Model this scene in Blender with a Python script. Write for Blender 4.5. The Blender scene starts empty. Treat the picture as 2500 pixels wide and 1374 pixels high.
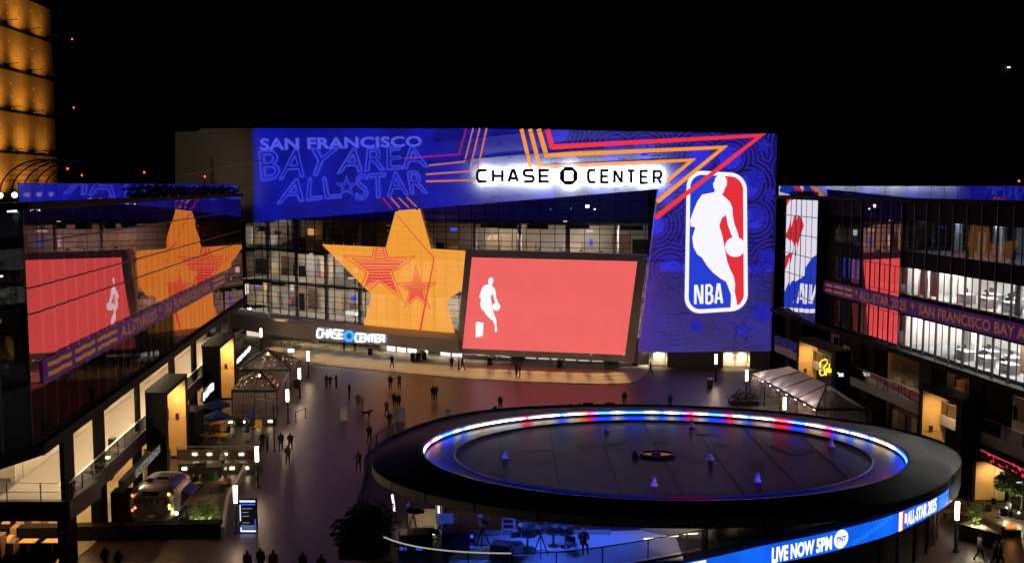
import bpy, bmesh, math, random
from mathutils import Vector, Matrix
from mathutils.geometry import tessellate_polygon
random.seed(7)
S = bpy.context.scene
COL = S.collection
PI = math.pi
# ------------------------------------------------------------------ camera
H = 23.0
PITCH = math.atan(232 / 2500)
cam = bpy.data.cameras.new('camera')
cam.sensor_width = 36.0
cam.lens = 36.0
cam.clip_start = 0.5
cam.clip_end = 6000
camo = bpy.data.objects.new('camera', cam)
COL.objects.link(camo)
camo.location = (0, 0, H)
camo.rotation_euler = (PI / 2 - PITCH, 0, 0)
S.camera = camo
# ------------------------------------------------------------------ night sky and moonlight
W = bpy.data.worlds.new('World')
S.world = W
W.use_nodes = True
nt = W.node_tree
bgn = nt.nodes['Background']
sky = nt.nodes.new('ShaderNodeTexSky')
sky.sky_type = 'NISHITA'
sky.sun_disc = False
sky.sun_elevation = math.radians(30)
sky.sun_rotation = math.radians(200)
nt.links.new(sky.outputs[0], bgn.inputs[0])
bgn.inputs[1].default_value = 0.00003
sun = bpy.data.lights.new('moonlight', 'SUN')
sun.energy = 0.004
sun.angle = math.radians(0.5)
sun.color = (1, .93, .85)
suno = bpy.data.objects.new('moonlight', sun)
COL.objects.link(suno)
suno.rotation_euler = (math.radians(60), 0, math.radians(-20))
# ------------------------------------------------------------------ exposure and sampling
S.view_settings.view_transform = 'Standard'
S.view_settings.look = 'None'
S.view_settings.exposure = 0
S.view_settings.gamma = 1
S.view_settings.use_curve_mapping = False
S.render.engine = 'CYCLES'
S.cycles.use_denoising = True
S.cycles.max_bounces = 8
S.cycles.diffuse_bounces = 2
S.cycles.glossy_bounces = 4
S.cycles.transparent_max_bounces = 24
S.cycles.sample_clamp_indirect = 4.0
S.cycles.caustics_reflective = False
S.cycles.caustics_refractive = False

# ------------------------------------------------------------------ helpers
CP, SP = math.cos(PITCH), math.sin(PITCH)
CAM = Vector((0, 0, H))
def ray(px, py):
    u = (px - 1250) / 2500
    v = (687 - py) / 2500
    return Vector((u, CP + v * SP, -SP + v * CP))
def gnd(px, py, z=0.0):
    r = ray(px, py)
    return CAM + r * ((z - H) / r.z)
def atY(px, py, Y):
    r = ray(px, py)
    return CAM + r * (Y / r.y)
def onfac(px, py, c, s=-.107):
    r = ray(px, py)
    return CAM + r * (c / (r.x - s * r.y))
def lin(c):
    c /= 255.0
    return c / 12.92 if c <= .04045 else ((c + .055) / 1.055) ** 2.4
def rgb(r, g, b):
    return (lin(r), lin(g), lin(b))

MATS = {}
def M(name, col, rough=.6, metal=0.0, var=.2, scale=3.0, spec=.5, bump=0.0, coord='Object'):
    if name in MATS: return MATS[name]
    m = bpy.data.materials.new(name); m.use_nodes = True
    n = m.node_tree.nodes; l = m.node_tree.links
    p = n['Principled BSDF']
    p.inputs['Roughness'].default_value = rough
    p.inputs['Metallic'].default_value = metal
    p.inputs['Specular IOR Level'].default_value = spec
    tc = n.new('ShaderNodeTexCoord')
    nz = n.new('ShaderNodeTexNoise')
    nz.inputs['Scale'].default_value = scale
    nz.inputs['Detail'].default_value = 4
    l.new(tc.outputs[coord], nz.inputs['Vector'])
    rm = n.new('ShaderNodeMix'); rm.data_type = 'RGBA'
    rm.inputs[6].default_value = (*[max(0, c * (1 - var)) for c in col], 1)
    rm.inputs[7].default_value = (*[min(1, c * (1 + var)) for c in col], 1)
    l.new(nz.outputs[0], rm.inputs[0])
    l.new(rm.outputs[2], p.inputs['Base Color'])
    rr = n.new('ShaderNodeMapRange')
    rr.inputs[3].default_value = max(0, rough - .08); rr.inputs[4].default_value = min(1, rough + .08)
    l.new(nz.outputs[0], rr.inputs[0]); l.new(rr.outputs[0], p.inputs['Roughness'])
    if bump:
        b = n.new('ShaderNodeBump'); b.inputs['Strength'].default_value = bump
        l.new(nz.outputs[0], b.inputs['Height']); l.new(b.outputs[0], p.inputs['Normal'])
    MATS[name] = m
    return m
def E(name, col, st=1.0, samp='AUTO', var=0.0, vscale=1.0):
    if name in MATS: return MATS[name]
    m = bpy.data.materials.new(name); m.use_nodes = True
    n = m.node_tree.nodes; l = m.node_tree.links
    p = n['Principled BSDF']
    p.inputs['Base Color'].default_value = (.04, .04, .04, 1)
    p.inputs['Roughness'].default_value = .5
    p.inputs['Emission Color'].default_value = (*col, 1)
    p.inputs['Emission Strength'].default_value = st
    if var:
        tc = n.new('ShaderNodeTexCoord'); nz = n.new('ShaderNodeTexNoise')
        nz.inputs['Scale'].default_value = vscale; nz.inputs['Detail'].default_value = 3
        l.new(tc.outputs['Object'], nz.inputs['Vector'])
        r = n.new('ShaderNodeMapRange')
        r.inputs[1].default_value = .25; r.inputs[2].default_value = .75
        r.inputs[3].default_value = st * (1 - var); r.inputs[4].default_value = st * (1 + var)
        l.new(nz.outputs[0], r.inputs[0]); l.new(r.outputs[0], p.inputs['Emission Strength'])
    try: m.cycles.emission_sampling = samp
    except Exception: pass
    MATS[name] = m
    return m
def GLASS(name, refl=.12, tint=(1, 1, 1), rough=.01, trans=(.9, .92, .92), fr=.3):
    if name in MATS: return MATS[name]
    m = bpy.data.materials.new(name); m.use_nodes = True
    n = m.node_tree.nodes; l = m.node_tree.links
    for x in list(n):
        if x.type != 'OUTPUT_MATERIAL': n.remove(x)
    out = [x for x in n if x.type == 'OUTPUT_MATERIAL'][0]
    t = n.new('ShaderNodeBsdfTransparent'); t.inputs[0].default_value = (*trans, 1)
    g = n.new('ShaderNodeBsdfGlossy'); g.inputs[0].default_value = (*tint, 1); g.inputs[1].default_value = rough
    lw = n.new('ShaderNodeLayerWeight'); lw.inputs[0].default_value = .35
    mr = n.new('ShaderNodeMapRange')
    mr.inputs[3].default_value = refl; mr.inputs[4].default_value = min(1, refl + fr)
    l.new(lw.outputs['Fresnel'], mr.inputs[0])
    mx = n.new('ShaderNodeMixShader')
    l.new(mr.outputs[0], mx.inputs[0]); l.new(t.outputs[0], mx.inputs[1]); l.new(g.outputs[0], mx.inputs[2])
    l.new(mx.outputs[0], out.inputs[0])
    MATS[name] = m
    return m

class MB:
    def __init__(s): s.v = []; s.f = []; s.m = []; s.sm = []
    def face(s, pts, mi=0, sm=False):
        b = len(s.v); s.v += [Vector(p) for p in pts]
        s.f.append(tuple(range(b, b + len(pts)))); s.m.append(mi); s.sm.append(sm)
        return s
    def raw(s, vs, fs, mi=0, sm=False):
        b = len(s.v); s.v += [Vector(p) for p in vs]
        for f in fs:
            s.f.append(tuple(i + b for i in f)); s.m.append(mi); s.sm.append(sm)
        return s
    def hexa(s, p, mi=0):
        return s.raw(p, [(3, 2, 1, 0), (4, 5, 6, 7), (0, 1, 5, 4), (1, 2, 6, 5), (2, 3, 7, 6), (3, 0, 4, 7)], mi)
    def bx(s, x0, x1, y0, y1, z0, z1, mi=0):
        return s.hexa([(x0, y0, z0), (x1, y0, z0), (x1, y1, z0), (x0, y1, z0), (x0, y0, z1), (x1, y0, z1), (x1, y1, z1), (x0, y1, z1)], mi)
    def box(s, c, d, rz=0, mi=0):
        cx, cy, cz = c; hx, hy, hz = d[0] / 2, d[1] / 2, d[2] / 2
        ca, sa = math.cos(rz), math.sin(rz)
        pts = []
        for z in (-hz, hz):
            for x, y in ((-hx, -hy), (hx, -hy), (hx, hy), (-hx, hy)):
                pts.append((cx + x * ca - y * sa, cy + x * sa + y * ca, cz + z))
        return s.hexa(pts, mi)
    def beam(s, p, q, w=.1, h=None, mi=0):
        p, q = Vector(p), Vector(q); h = h or w
        d = (q - p)
        if d.length < 1e-6: return s
        d.normalize()
        up = Vector((0, 0, 1)) if abs(d.z) < .95 else Vector((0, 1, 0))
        a = d.cross(up).normalized() * w / 2; b = a.cross(d).normalized() * h / 2
        return s.hexa([p - a - b, p + a - b, p + a + b, p - a + b, q - a - b, q + a - b, q + a + b, q - a + b], mi)
    def tube(s, pts, r, n=6, mi=0, sm=True, cap=True):
        pts = [Vector(p) for p in pts]
        rs = r if isinstance(r, (list, tuple)) else [r] * len(pts)
        b = len(s.v); up = None
        for i, p in enumerate(pts):
            d = (pts[min(i + 1, len(pts) - 1)] - pts[max(i - 1, 0)])
            d = d.normalized() if d.length > 1e-9 else Vector((0, 0, 1))
            if up is None: up = Vector((0, 0, 1)) if abs(d.z) < .9 else Vector((1, 0, 0))
            a = d.cross(up).normalized(); c = a.cross(d).normalized(); up = c
            for k in range(n):
                t = 2 * PI * k / n
                s.v.append(p + (a * math.cos(t) + c * math.sin(t)) * rs[i])
        for i in range(len(pts) - 1):
            for k in range(n):
                s.f.append((b + i * n + k, b + i * n + (k + 1) % n, b + (i + 1) * n + (k + 1) % n, b + (i + 1) * n + k)); s.m.append(mi); s.sm.append(sm)
        if cap:
            s.f.append(tuple(b + k for k in reversed(range(n)))); s.m.append(mi); s.sm.append(False)
            e = b + (len(pts) - 1) * n
            s.f.append(tuple(e + k for k in range(n))); s.m.append(mi); s.sm.append(False)
        return s
    def lathe(s, prof, c=(0, 0, 0), n=12, mi=0, sm=True, rx=1, ry=1):
        b = len(s.v)
        for r, z in prof:
            for k in range(n):
                t = 2 * PI * k / n
                s.v.append(Vector((c[0] + r * rx * math.cos(t), c[1] + r * ry * math.sin(t), c[2] + z)))
        for i in range(len(prof) - 1):
            for k in range(n):
                s.f.append((b + i * n + k, b + i * n + (k + 1) % n, b + (i + 1) * n + (k + 1) % n, b + (i + 1) * n + k)); s.m.append(mi); s.sm.append(sm)
        if prof[0][0] > 1e-4: s.f.append(tuple(b + k for k in reversed(range(n)))); s.m.append(mi); s.sm.append(False)
        e = b + (len(prof) - 1) * n
        if prof[-1][0] > 1e-4: s.f.append(tuple(e + k for k in range(n))); s.m.append(mi); s.sm.append(False)
        return s
    def ball(s, c, r, n=8, mi=0, sz=1.0):
        k = max(4, n // 2 + 1)
        return s.lathe([(max(1e-5, r * math.sin(PI * i / k)), -r * sz * math.cos(PI * i / k)) for i in range(k + 1)], c, n, mi)
    def build(s, name, mat, par=None, label=None, cat=None, group=None, kind=None):
        me = bpy.data.meshes.new(name)
        off = Vector((0, 0, 0)); q = par
        if par is not None:
            off = Vector(par.get('base', (0, 0, 0)))
        me.from_pydata([v - off for v in s.v], [], s.f)
        ms = mat if isinstance(mat, (list, tuple)) else [mat]
        for m in ms: me.materials.append(m)
        me.polygons.foreach_set('material_index', s.m)
        me.polygons.foreach_set('use_smooth', s.sm)
        me.update()
        o = bpy.data.objects.new(name, me); COL.objects.link(o)
        o.parent = par
        if par is not None: o['base'] = tuple(off)
        tag(o, label, cat, group, kind)
        return o
def tag(o, label=None, cat=None, group=None, kind=None):
    if label: o['label'] = label
    if cat: o['category'] = cat
    if group: o['group'] = group
    if kind: o['kind'] = kind
    return o
def thing(name, loc, label, cat, group=None, local=False):
    o = bpy.data.objects.new(name, None); COL.objects.link(o)
    o.empty_display_size = .3
    o.location = loc
    o['base'] = (0.0, 0.0, 0.0) if local else tuple(float(c) for c in loc)
    return tag(o, label, cat, group)
def copy_tree(o, par=None):
    c = o.copy(); COL.objects.link(c); c.parent = par
    for ch in list(o.children): copy_tree(ch, c)
    return c
def put(proto, used, loc, rz, label, group=None, scale=1.0):
    """first call moves the prototype itself, later calls copy it"""
    o = proto if not used else copy_tree(proto)
    used.append(1)
    o.location = loc; o.rotation_euler = (0, 0, rz)
    if scale != 1.0: o.scale = (scale,) * 3
    o['label'] = label
    if group: o['group'] = group
    return o
def share(name, me, loc, par, rz=0.0, mats=None):
    o = bpy.data.objects.new(name, me); COL.objects.link(o); o.parent = par
    o.location = Vector(loc) - Vector(par.get('base', (0, 0, 0))) if par else loc
    o.rotation_euler = (0, 0, rz)
    return o
def lamp(name, kind, loc, col, energy, par=None, target=None, size=.3, spot=90, blend=.5):
    d = bpy.data.lights.new(name, kind); d.energy = energy; d.color = col
    if kind == 'SPOT': d.spot_size = math.radians(spot); d.spot_blend = blend; d.shadow_soft_size = size
    elif kind == 'POINT': d.shadow_soft_size = size
    elif kind == 'AREA': d.size = size
    o = bpy.data.objects.new(name, d); COL.objects.link(o); o.parent = par
    loc = Vector(loc)
    o.location = loc - Vector(par.get('base', (0, 0, 0))) if par else loc
    if target is not None:
        o.rotation_euler = (Vector(target) - loc).to_track_quat('-Z', 'Y').to_euler()
    return o

# ---- flat artwork: polygons / strokes / text in a 2-D plane, laid on a surface
def tess(poly):
    t = tessellate_polygon([[Vector((p[0], p[1], 0)) for p in poly]])
    return [[poly[i] for i in tri] for tri in t]
def clipx(poly, x, keep_left):
    out = []
    for i in range(len(poly)):
        a, b = poly[i], poly[(i + 1) % len(poly)]
        ia = (a[0] <= x) if keep_left else (a[0] >= x)
        ib = (b[0] <= x) if keep_left else (b[0] >= x)
        if ia: out.append(a)
        if ia != ib:
            t = (x - a[0]) / (b[0] - a[0])
            out.append((x, a[1] + t * (b[1] - a[1])))
    return out
def slices(tris, xs):
    for t in tris:
        lo = min(p[0] for p in t); hi = max(p[0] for p in t)
        cuts = [x for x in xs if lo < x < hi]
        rest = t
        for x in cuts:
            l = clipx(rest, x, True); rest = clipx(rest, x, False)
            if len(l) > 2: yield l
            if len(rest) < 3: break
        if len(rest) > 2: yield rest
def stroke(pts, w, closed=False):
    """list of quads following a polyline, mitred"""
    P = [Vector((p[0], p[1])) for p in pts]
    n = len(P); L = []; R = []
    for i in range(n):
        if closed: a, b = P[i - 1], P[(i + 1) % n]
        else: a, b = P[max(i - 1, 0)], P[min(i + 1, n - 1)]
        d1 = (P[i] - a); d2 = (b - P[i])
        if d1.length < 1e-9: d1 = d2
        if d2.length < 1e-9: d2 = d1
        d1 = d1.normalized(); d2 = d2.normalized()
        n1 = Vector((-d1.y, d1.x)); n2 = Vector((-d2.y, d2.x))
        m = n1 + n2
        if m.length < 1e-6: m = n1
        m = m.normalized()
        k = min(2.2, 1 / max(.3, m.dot(n1)))
        ww = w[i] if isinstance(w, (list, tuple)) else w
        L.append(P[i] + m * ww / 2 * k); R.append(P[i] - m * ww / 2 * k)
    q = []
    for i in range(n if closed else n - 1):
        j = (i + 1) % n
        q.append([tuple(L[i]), tuple(R[i]), tuple(R[j]), tuple(L[j])])
    return q
def decal(polys, mp, xs=None):
    """polys = convex polygons in 2-D; mp maps a 2-D point to space"""
    b = MB()
    for p in (slices(polys, xs) if xs else polys):
        b.face([mp(*q) for q in p])
    return b
_txt = {}
def text_geo(s, bold=0.0, outline=False, space=1.0):
    key = (s, bold, outline, space)
    if key in _txt: return _txt[key]
    cu = bpy.data.curves.new('txt', 'FONT'); cu.body = s; cu.size = 1; cu.dimensions = '2D'
    cu.fill_mode = 'NONE' if outline else 'BOTH'
    cu.offset = bold; cu.space_character = space; cu.resolution_u = 3
    o = bpy.data.objects.new('txt', cu); COL.objects.link(o)
    dg = bpy.context.evaluated_depsgraph_get(); dg.update()
    me = o.evaluated_get(dg).to_mesh()
    vs = [(v.co.x, v.co.y) for v in me.vertices]
    if outline: fs = [tuple(e.vertices) for e in me.edges]
    else: fs = [tuple(p.vertices) for p in me.polygons]
    o.evaluated_get(dg).to_mesh_clear()
    bpy.data.objects.remove(o); bpy.data.curves.remove(cu)
    x0 = min(v[0] for v in vs); x1 = max(v[0] for v in vs); y0 = min(v[1] for v in vs); y1 = max(v[1] for v in vs)
    vs = [((x - x0) / (x1 - x0), (y - y0) / (y1 - y0)) for x, y in vs]
    _txt[key] = (vs, fs, (x1 - x0) / (y1 - y0))
    return _txt[key]
def quadmap(a, b, c, d):
    """a,b,c,d = bottom-left, bottom-right, top-right, top-left"""
    def f(u, v):
        return tuple((a[i] * (1 - u) + b[i] * u) * (1 - v) + (d[i] * (1 - u) + c[i] * u) * v for i in range(len(a)))
    return f
def text_polys(s, quad, bold=0.02, space=1.0):
    vs, fs, _ = text_geo(s, bold, False, space)
    f = quadmap(*quad)
    w = [f(*v) for v in vs]
    return [[w[i] for i in p] for p in fs]
def text_letters(s, quad, bold=0.02, space=1.0):
    """the same, one list of polygons for each letter"""
    vs, fs, _ = text_geo(s, bold, False, space)
    par = list(range(len(vs)))
    def find(a):
        while par[a] != a: par[a] = par[par[a]]; a = par[a]
        return a
    for p in fs:
        for i in p[1:]: par[find(i)] = find(p[0])
    f = quadmap(*quad); w = [f(*v) for v in vs]; g = {}
    for p in fs: g.setdefault(find(p[0]), []).append([w[i] for i in p])
    return list(g.values())
def text_lines(s, quad, w, bold=0.0, space=1.0):
    vs, es, _ = text_geo(s, bold, True, space)
    f = quadmap(*quad); q = []
    P = [f(*v) for v in vs]
    for a, b in es: q += stroke([P[a], P[b]], w)
    return q
def rrect(x0, y0, x1, y1, r, n=5):
    out = []
    for cx, cy, a in ((x1 - r, y1 - r, 0), (x0 + r, y1 - r, 90), (x0 + r, y0 + r, 180), (x1 - r, y0 + r, 270)):
        for k in range(n + 1):
            t = math.radians(a + 90 * k / n)
            out.append((cx + r * math.cos(t), cy + r * math.sin(t)))
    return out
# block letters drawn as strokes in a 1 x 1 box
GLYPH = {
 'C': [[(1, 1), (.2, 1), (0, .78), (0, .22), (.2, 0), (1, 0)]],
 'H': [[(0, 0), (0, 1)], [(1, 0), (1, 1)], [(0, .5), (1, .5)]],
 'A': [[(0, 0), (.42, 1), (.58, 1), (1, 0)], [(.16, .28), (.84, .28)]],
 'S': [[(1, 1), (.15, 1), (0, .85), (0, .65), (.15, .52), (.85, .48), (1, .35), (1, .15), (.85, 0), (0, 0)]],
 'E': [[(1, 1), (.0, 1), (0, 0), (1, 0)], [(0, .5), (.9, .5)]],
 'N': [[(0, 0), (0, 1)], [(0, 1), (1, 0)], [(1, 0), (1, 1)]],
 'T': [[(0, 1), (1, 1)], [(.5, 1), (.5, 0)]],
 'R': [[(0, 0), (0, 1), (.85, 1), (1, .85), (1, .6), (.85, .45), (0, .45)], [(.5, .45), (1, 0)]],
 'G': [[(1, 1), (.2, 1), (0, .8), (0, .2), (.2, 0), (1, 0), (1, .45), (.55, .45)]],
 'O': [[(.2, 0), (0, .2), (0, .8), (.2, 1), (.8, 1), (1, .8), (1, .2), (.8, 0), (.2, 0)]],
 'B': [[(0, 0), (0, 1), (.8, 1), (1, .88), (1, .62), (.85, .5), (0, .5)], [(.85, .5), (1, .38), (1, .12), (.8, 0), (0, 0)]],
 'Y': [[(0, 1), (.5, .5), (1, 1)], [(.5, .5), (.5, 0)]],
 'I': [[(.5, 0), (.5, 1)]],
 'D': [[(0, 0), (0, 1), (.7, 1), (1, .75), (1, .25), (.7, 0), (0, 0)]],
 "'": [[(.5, .65), (.5, 1)]],
}
# ================================================================== materials
BLACK = M('black_metal', (.012, .012, .013), .45)
DARK = M('dark_cladding', (.008, .0075, .008), .65, spec=.08)
GREY = M('grey_concrete', (.24, .23, .23), .7, var=.15, scale=.6)
LGREY = M('light_grey_panel', (.42, .41, .42), .6, var=.1, scale=.8)
CREAM = M('cream_plaster', (.62, .55, .45), .75, var=.08, scale=.7)
WHITE = M('white_paint', (.78, .77, .75), .5, var=.06)
STEEL = M('brushed_steel', (.45, .45, .46), .3, .9, var=.1)
WOOD = M('oak_lining', (.50, .28, .10), .5, var=.28, scale=1.2)
TAN = M('tan_wall', (.42, .33, .22), .7, var=.12, scale=.8)
BROWN = M('brown_wall', (.16, .09, .05), .6, var=.2)
def grey_ground():
    m = bpy.data.materials.new('plaza_paving'); m.use_nodes = True
    n = m.node_tree.nodes; l = m.node_tree.links; p = n['Principled BSDF']
    tc = n.new('ShaderNodeTexCoord')
    nz = n.new('ShaderNodeTexNoise'); nz.inputs['Scale'].default_value = .07; nz.inputs['Detail'].default_value = 8
    nz.inputs['Roughness'].default_value = .65
    nf = n.new('ShaderNodeTexNoise'); nf.inputs['Scale'].default_value = 1.3; nf.inputs['Detail'].default_value = 6
    br = n.new('ShaderNodeTexBrick'); br.inputs['Scale'].default_value = .26
    br.inputs['Color1'].default_value = (1, 1, 1, 1); br.inputs['Color2'].default_value = (.86, .86, .86, 1)
    br.inputs['Mortar'].default_value = (.16, .15, .15, 1); br.inputs['Mortar Size'].default_value = .017
    for x in (nz, nf, br): l.new(tc.outputs['Object'], x.inputs['Vector'])
    mx = n.new('ShaderNodeMix'); mx.data_type = 'RGBA'
    mx.inputs[6].default_value = (.075, .040, .038, 1); mx.inputs[7].default_value = (.17, .102, .095, 1)
    l.new(nz.outputs[0], mx.inputs[0])
    m2 = n.new('ShaderNodeMix'); m2.data_type = 'RGBA'; m2.blend_type = 'MULTIPLY'; m2.inputs[0].default_value = .8
    l.new(mx.outputs[2], m2.inputs[6]); l.new(br.outputs[0], m2.inputs[7])
    m3 = n.new('ShaderNodeMix'); m3.data_type = 'RGBA'; m3.blend_type = 'MULTIPLY'; m3.inputs[0].default_value = .5
    l.new(m2.outputs[2], m3.inputs[6]); l.new(nf.outputs[0], m3.inputs[7])
    l.new(m3.outputs[2], p.inputs['Base Color'])
    r = n.new('ShaderNodeMapRange'); r.inputs[3].default_value = .32; r.inputs[4].default_value = .48
    l.new(nf.outputs[0], r.inputs[0]); l.new(r.outputs[0], p.inputs['Roughness'])
    b = n.new('ShaderNodeBump'); b.inputs['Strength'].default_value = .05; p.inputs['Specular IOR Level'].default_value = .75
    l.new(nf.outputs[0], b.inputs['Height']); l.new(b.outputs[0], p.inputs['Normal'])
    return m
PAVING = grey_ground()
APRON = M('pale_concrete_paving', (.40, .36, .30), .6, var=.25, scale=.5)

# ================================================================== ground
MB().bx(-2500, 2500, -300, 4000, -1, 0).build('plaza_ground', PAVING, kind='structure')

# ================================================================== arena plan
def catmull(P, n=8, closed=False):
    out = []; N = len(P)
    rng = range(N if closed else N - 1)
    for i in rng:
        if closed: p0, p1, p2, p3 = P[i - 1], P[i], P[(i + 1) % N], P[(i + 2) % N]
        else: p0, p1, p2, p3 = P[max(i - 1, 0)], P[i], P[i + 1], P[min(i + 2, N - 1)]
        for k in range(n):
            t = k / n
            out.append(tuple(.5 * ((2 * p1[j]) + (-p0[j] + p2[j]) * t + (2 * p0[j] - 5 * p1[j] + 4 * p2[j] - p3[j]) * t * t + (-p0[j] + 3 * p1[j] - 3 * p2[j] + p3[j]) * t ** 3) for j in range(2)))
    if not closed: out.append(tuple(P[-1]))
    return out
PLAN = catmull([(-66, 176), (-57, 169.5), (-48.5, 163), (-41, 157.5), (-33, 151.6), (-26.5, 147), (-20, 143), (-13.9, 139.5), (-8, 136.6), (-2.7, 134.3), (2.7, 132.3), (8, 130.8), (13, 129.8), (17.5, 129.2)], 6) + [(25, 128.45), (33.4, 127.6), (37, 127.25)]
_off = {}
def planoff(o):
    if o not in _off:
        out = []
        for i, p in enumerate(PLAN):
            a = PLAN[max(i - 1, 0)]; b = PLAN[min(i + 1, len(PLAN) - 1)]
            dx, dy = b[0] - a[0], b[1] - a[1]; L = math.hypot(dx, dy)
            out.append((p[0] + dy / L * o, p[1] - dx / L * o))
        _off[o] = out
    return _off[o]
def wall(px, py, o=0.0):
    r = ray(px, py); k = r.x / r.y; P = planoff(o)
    for i in range(len(P) - 1):
        f0 = P[i][0] - k * P[i][1]; f1 = P[i + 1][0] - k * P[i + 1][1]
        if (f0 <= 0 <= f1) or i == len(P) - 2 or (i == 0 and f0 > 0):
            t = f0 / (f0 - f1); y = P[i][1] + t * (P[i + 1][1] - P[i][1])
            return CAM + r * (y / r.y)
def along(o, step, s0=0.0):
    """points every `step` metres along the plan offset: (x, y, angle)"""
    P = planoff(o); out = []; acc = -s0
    for i in range(len(P) - 1):
        a, b = P[i], P[i + 1]; L = math.hypot(b[0] - a[0], b[1] - a[1]); ang = math.atan2(b[1] - a[1], b[0] - a[0])
        while acc <= L:
            if acc >= 0: out.append((a[0] + (b[0] - a[0]) * acc / L, a[1] + (b[1] - a[1]) * acc / L, ang))
            acc += step
        acc -= L
    return out
def proj(p):
    d = Vector(p) - CAM
    f = d.y * CP - d.z * SP; u = d.y * SP + d.z * CP
    return 1250 + 2500 * d.x / f, 687 - 2500 * u / f
def lerp_list(L, x):
    if x <= L[0][0]: return L[0][1]
    for (a, b), (c, d) in zip(L, L[1:]):
        if x <= c: return b + (d - b) * (x - a) / (c - a)
    return L[-1][1]
TOPY = [(428, 322), (487, 321), (488, 314), (620, 313), (1150, 314), (1400, 318), (1607, 322), (1897, 327)]
BOTY = [(428, 560), (592, 545), (1607, 462)]

arena = thing('arena_building', (0, 140, 0), 'big curved arena with a blue lit facade across the end of the plaza', 'arena')
# ---------------------------------------------------------------- blue facade artwork
def facade_mat():
    m = bpy.data.materials.new('facade_artwork'); m.use_nodes = True
    n = m.node_tree.nodes; l = m.node_tree.links; p = n['Principled BSDF']
    p.inputs['Roughness'].default_value = .6
    tc = n.new('ShaderNodeTexCoord'); sx = n.new('ShaderNodeSeparateXYZ'); l.new(tc.outputs['Object'], sx.inputs[0])
    cb = n.new('ShaderNodeCombineXYZ'); l.new(sx.outputs[0], cb.inputs[0]); l.new(sx.outputs[2], cb.inputs[1])
    def mr(src, a, b, c=0, d=1):
        x = n.new('ShaderNodeMapRange'); x.interpolation_type = 'SMOOTHSTEP'
        for i, v in enumerate((a, b, c, d)): x.inputs[i + 1].default_value = v
        l.new(src, x.inputs[0]); return x.outputs[0]
    def mth(op, a, b=None):
        x = n.new('ShaderNodeMath'); x.operation = op
        for i, v in enumerate((a, b)):
            if v is None: continue
            if isinstance(v, (int, float)): x.inputs[i].default_value = v
            else: l.new(v, x.inputs[i])
        return x.outputs[0]
    def mix(f, a, b):
        x = n.new('ShaderNodeMix'); x.data_type = 'RGBA'
        for i, v in ((0, f), (6, a), (7, b)):
            if isinstance(v, tuple): x.inputs[i].default_value = (*v, 1)
            elif isinstance(v, (int, float)): x.inputs[i].default_value = v
            else: l.new(v, x.inputs[i])
        return x.outputs[2]
    vo = n.new('ShaderNodeTexVoronoi'); vo.voronoi_dimensions = '2D'; vo.inputs['Scale'].default_value = .19
    vo.inputs['Randomness'].default_value = .85
    l.new(cb.outputs[0], vo.inputs['Vector'])
    sn = mth('SINE', mth('MULTIPLY', vo.outputs['Distance'], 62.0))
    line = mr(sn, -.1, .75)
    core = mr(vo.outputs['Distance'], .34, .2)
    nz = n.new('ShaderNodeTexNoise'); nz.inputs['Scale'].default_value = .16; nz.inputs['Detail'].default_value = 2
    l.new(tc.outputs['Object'], nz.inputs['Vector'])
    dark = mix(mr(nz.outputs[0], .35, .65), rgb(18, 9, 74), rgb(22, 14, 112))
    pat = mix(mth('MULTIPLY', line, .42), dark, rgb(56, 52, 205))
    pat = mix(mth('MULTIPLY', core, .8), pat, rgb(44, 44, 215))
    low = mix(mr(nz.outputs[0], .3, .7), rgb(26, 20, 84), rgb(36, 32, 138))
    low = mix(mth('MULTIPLY', line, .35), low, rgb(66, 60, 160))
    zf = mr(sx.outputs[2], 12.5, 12.2)
    pat = mix(zf, pat, low)
    flat = mix(mr(nz.outputs[0], .35, .7), rgb(8, 12, 120), rgb(12, 20, 158))
    col = mix(mr(sx.outputs[0], 0, 7), flat, pat)
    e = mth('MULTIPLY', mr(sx.outputs[0], -39.8, -38.3), mr(sx.outputs[0], 33.6, 31.9))
    e = mth('MULTIPLY', e, mr(mth('SUBTRACT', sx.outputs[2], mth('MULTIPLY', mth('SUBTRACT', sx.outputs[0], 29.0), 2.2)), .5, 4.0, 0, 1) if False else 1.0)
    l.new(col, p.inputs['Emission Color']); l.new(e, p.inputs['Emission Strength'])
    n2 = n.new('ShaderNodeTexNoise'); n2.inputs['Scale'].default_value = .5
    l.new(tc.outputs['Object'], n2.inputs['Vector'])
    l.new(mix(n2.outputs[0], (.24, .22, .20), (.29, .27, .25)), p.inputs['Base Color'])
    return m
FACADE = facade_mat()
b = MB(); px = [428, 440, 460, 480, 487.5, 488.5, 500] + list(range(520, 1600, 20)) + [1607]
for x0, x1 in zip(px, px[1:]):
    q = [(x0, lerp_list(BOTY, x0)), (x1, lerp_list(BOTY, x1)), (x1, lerp_list(TOPY, x1)), (x0, lerp_list(TOPY, x0))]
    F = [wall(*p, 0) for p in q]
    b.face(F)
    B = [wall(p[0], p[1], -1.2) for p in q]
    for i in range(4): B[i].z = F[i].z
    b.face([F[0], B[0], B[1], F[1]]); b.face([F[3], F[2], B[2], B[3]])
    if x0 == 428: b.face([F[0], F[3], B[3], B[0]])
    if x1 == 1607: b.face([F[1], B[1], B[2], F[2]])
b.build('upper_facade', FACADE, arena)
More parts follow.
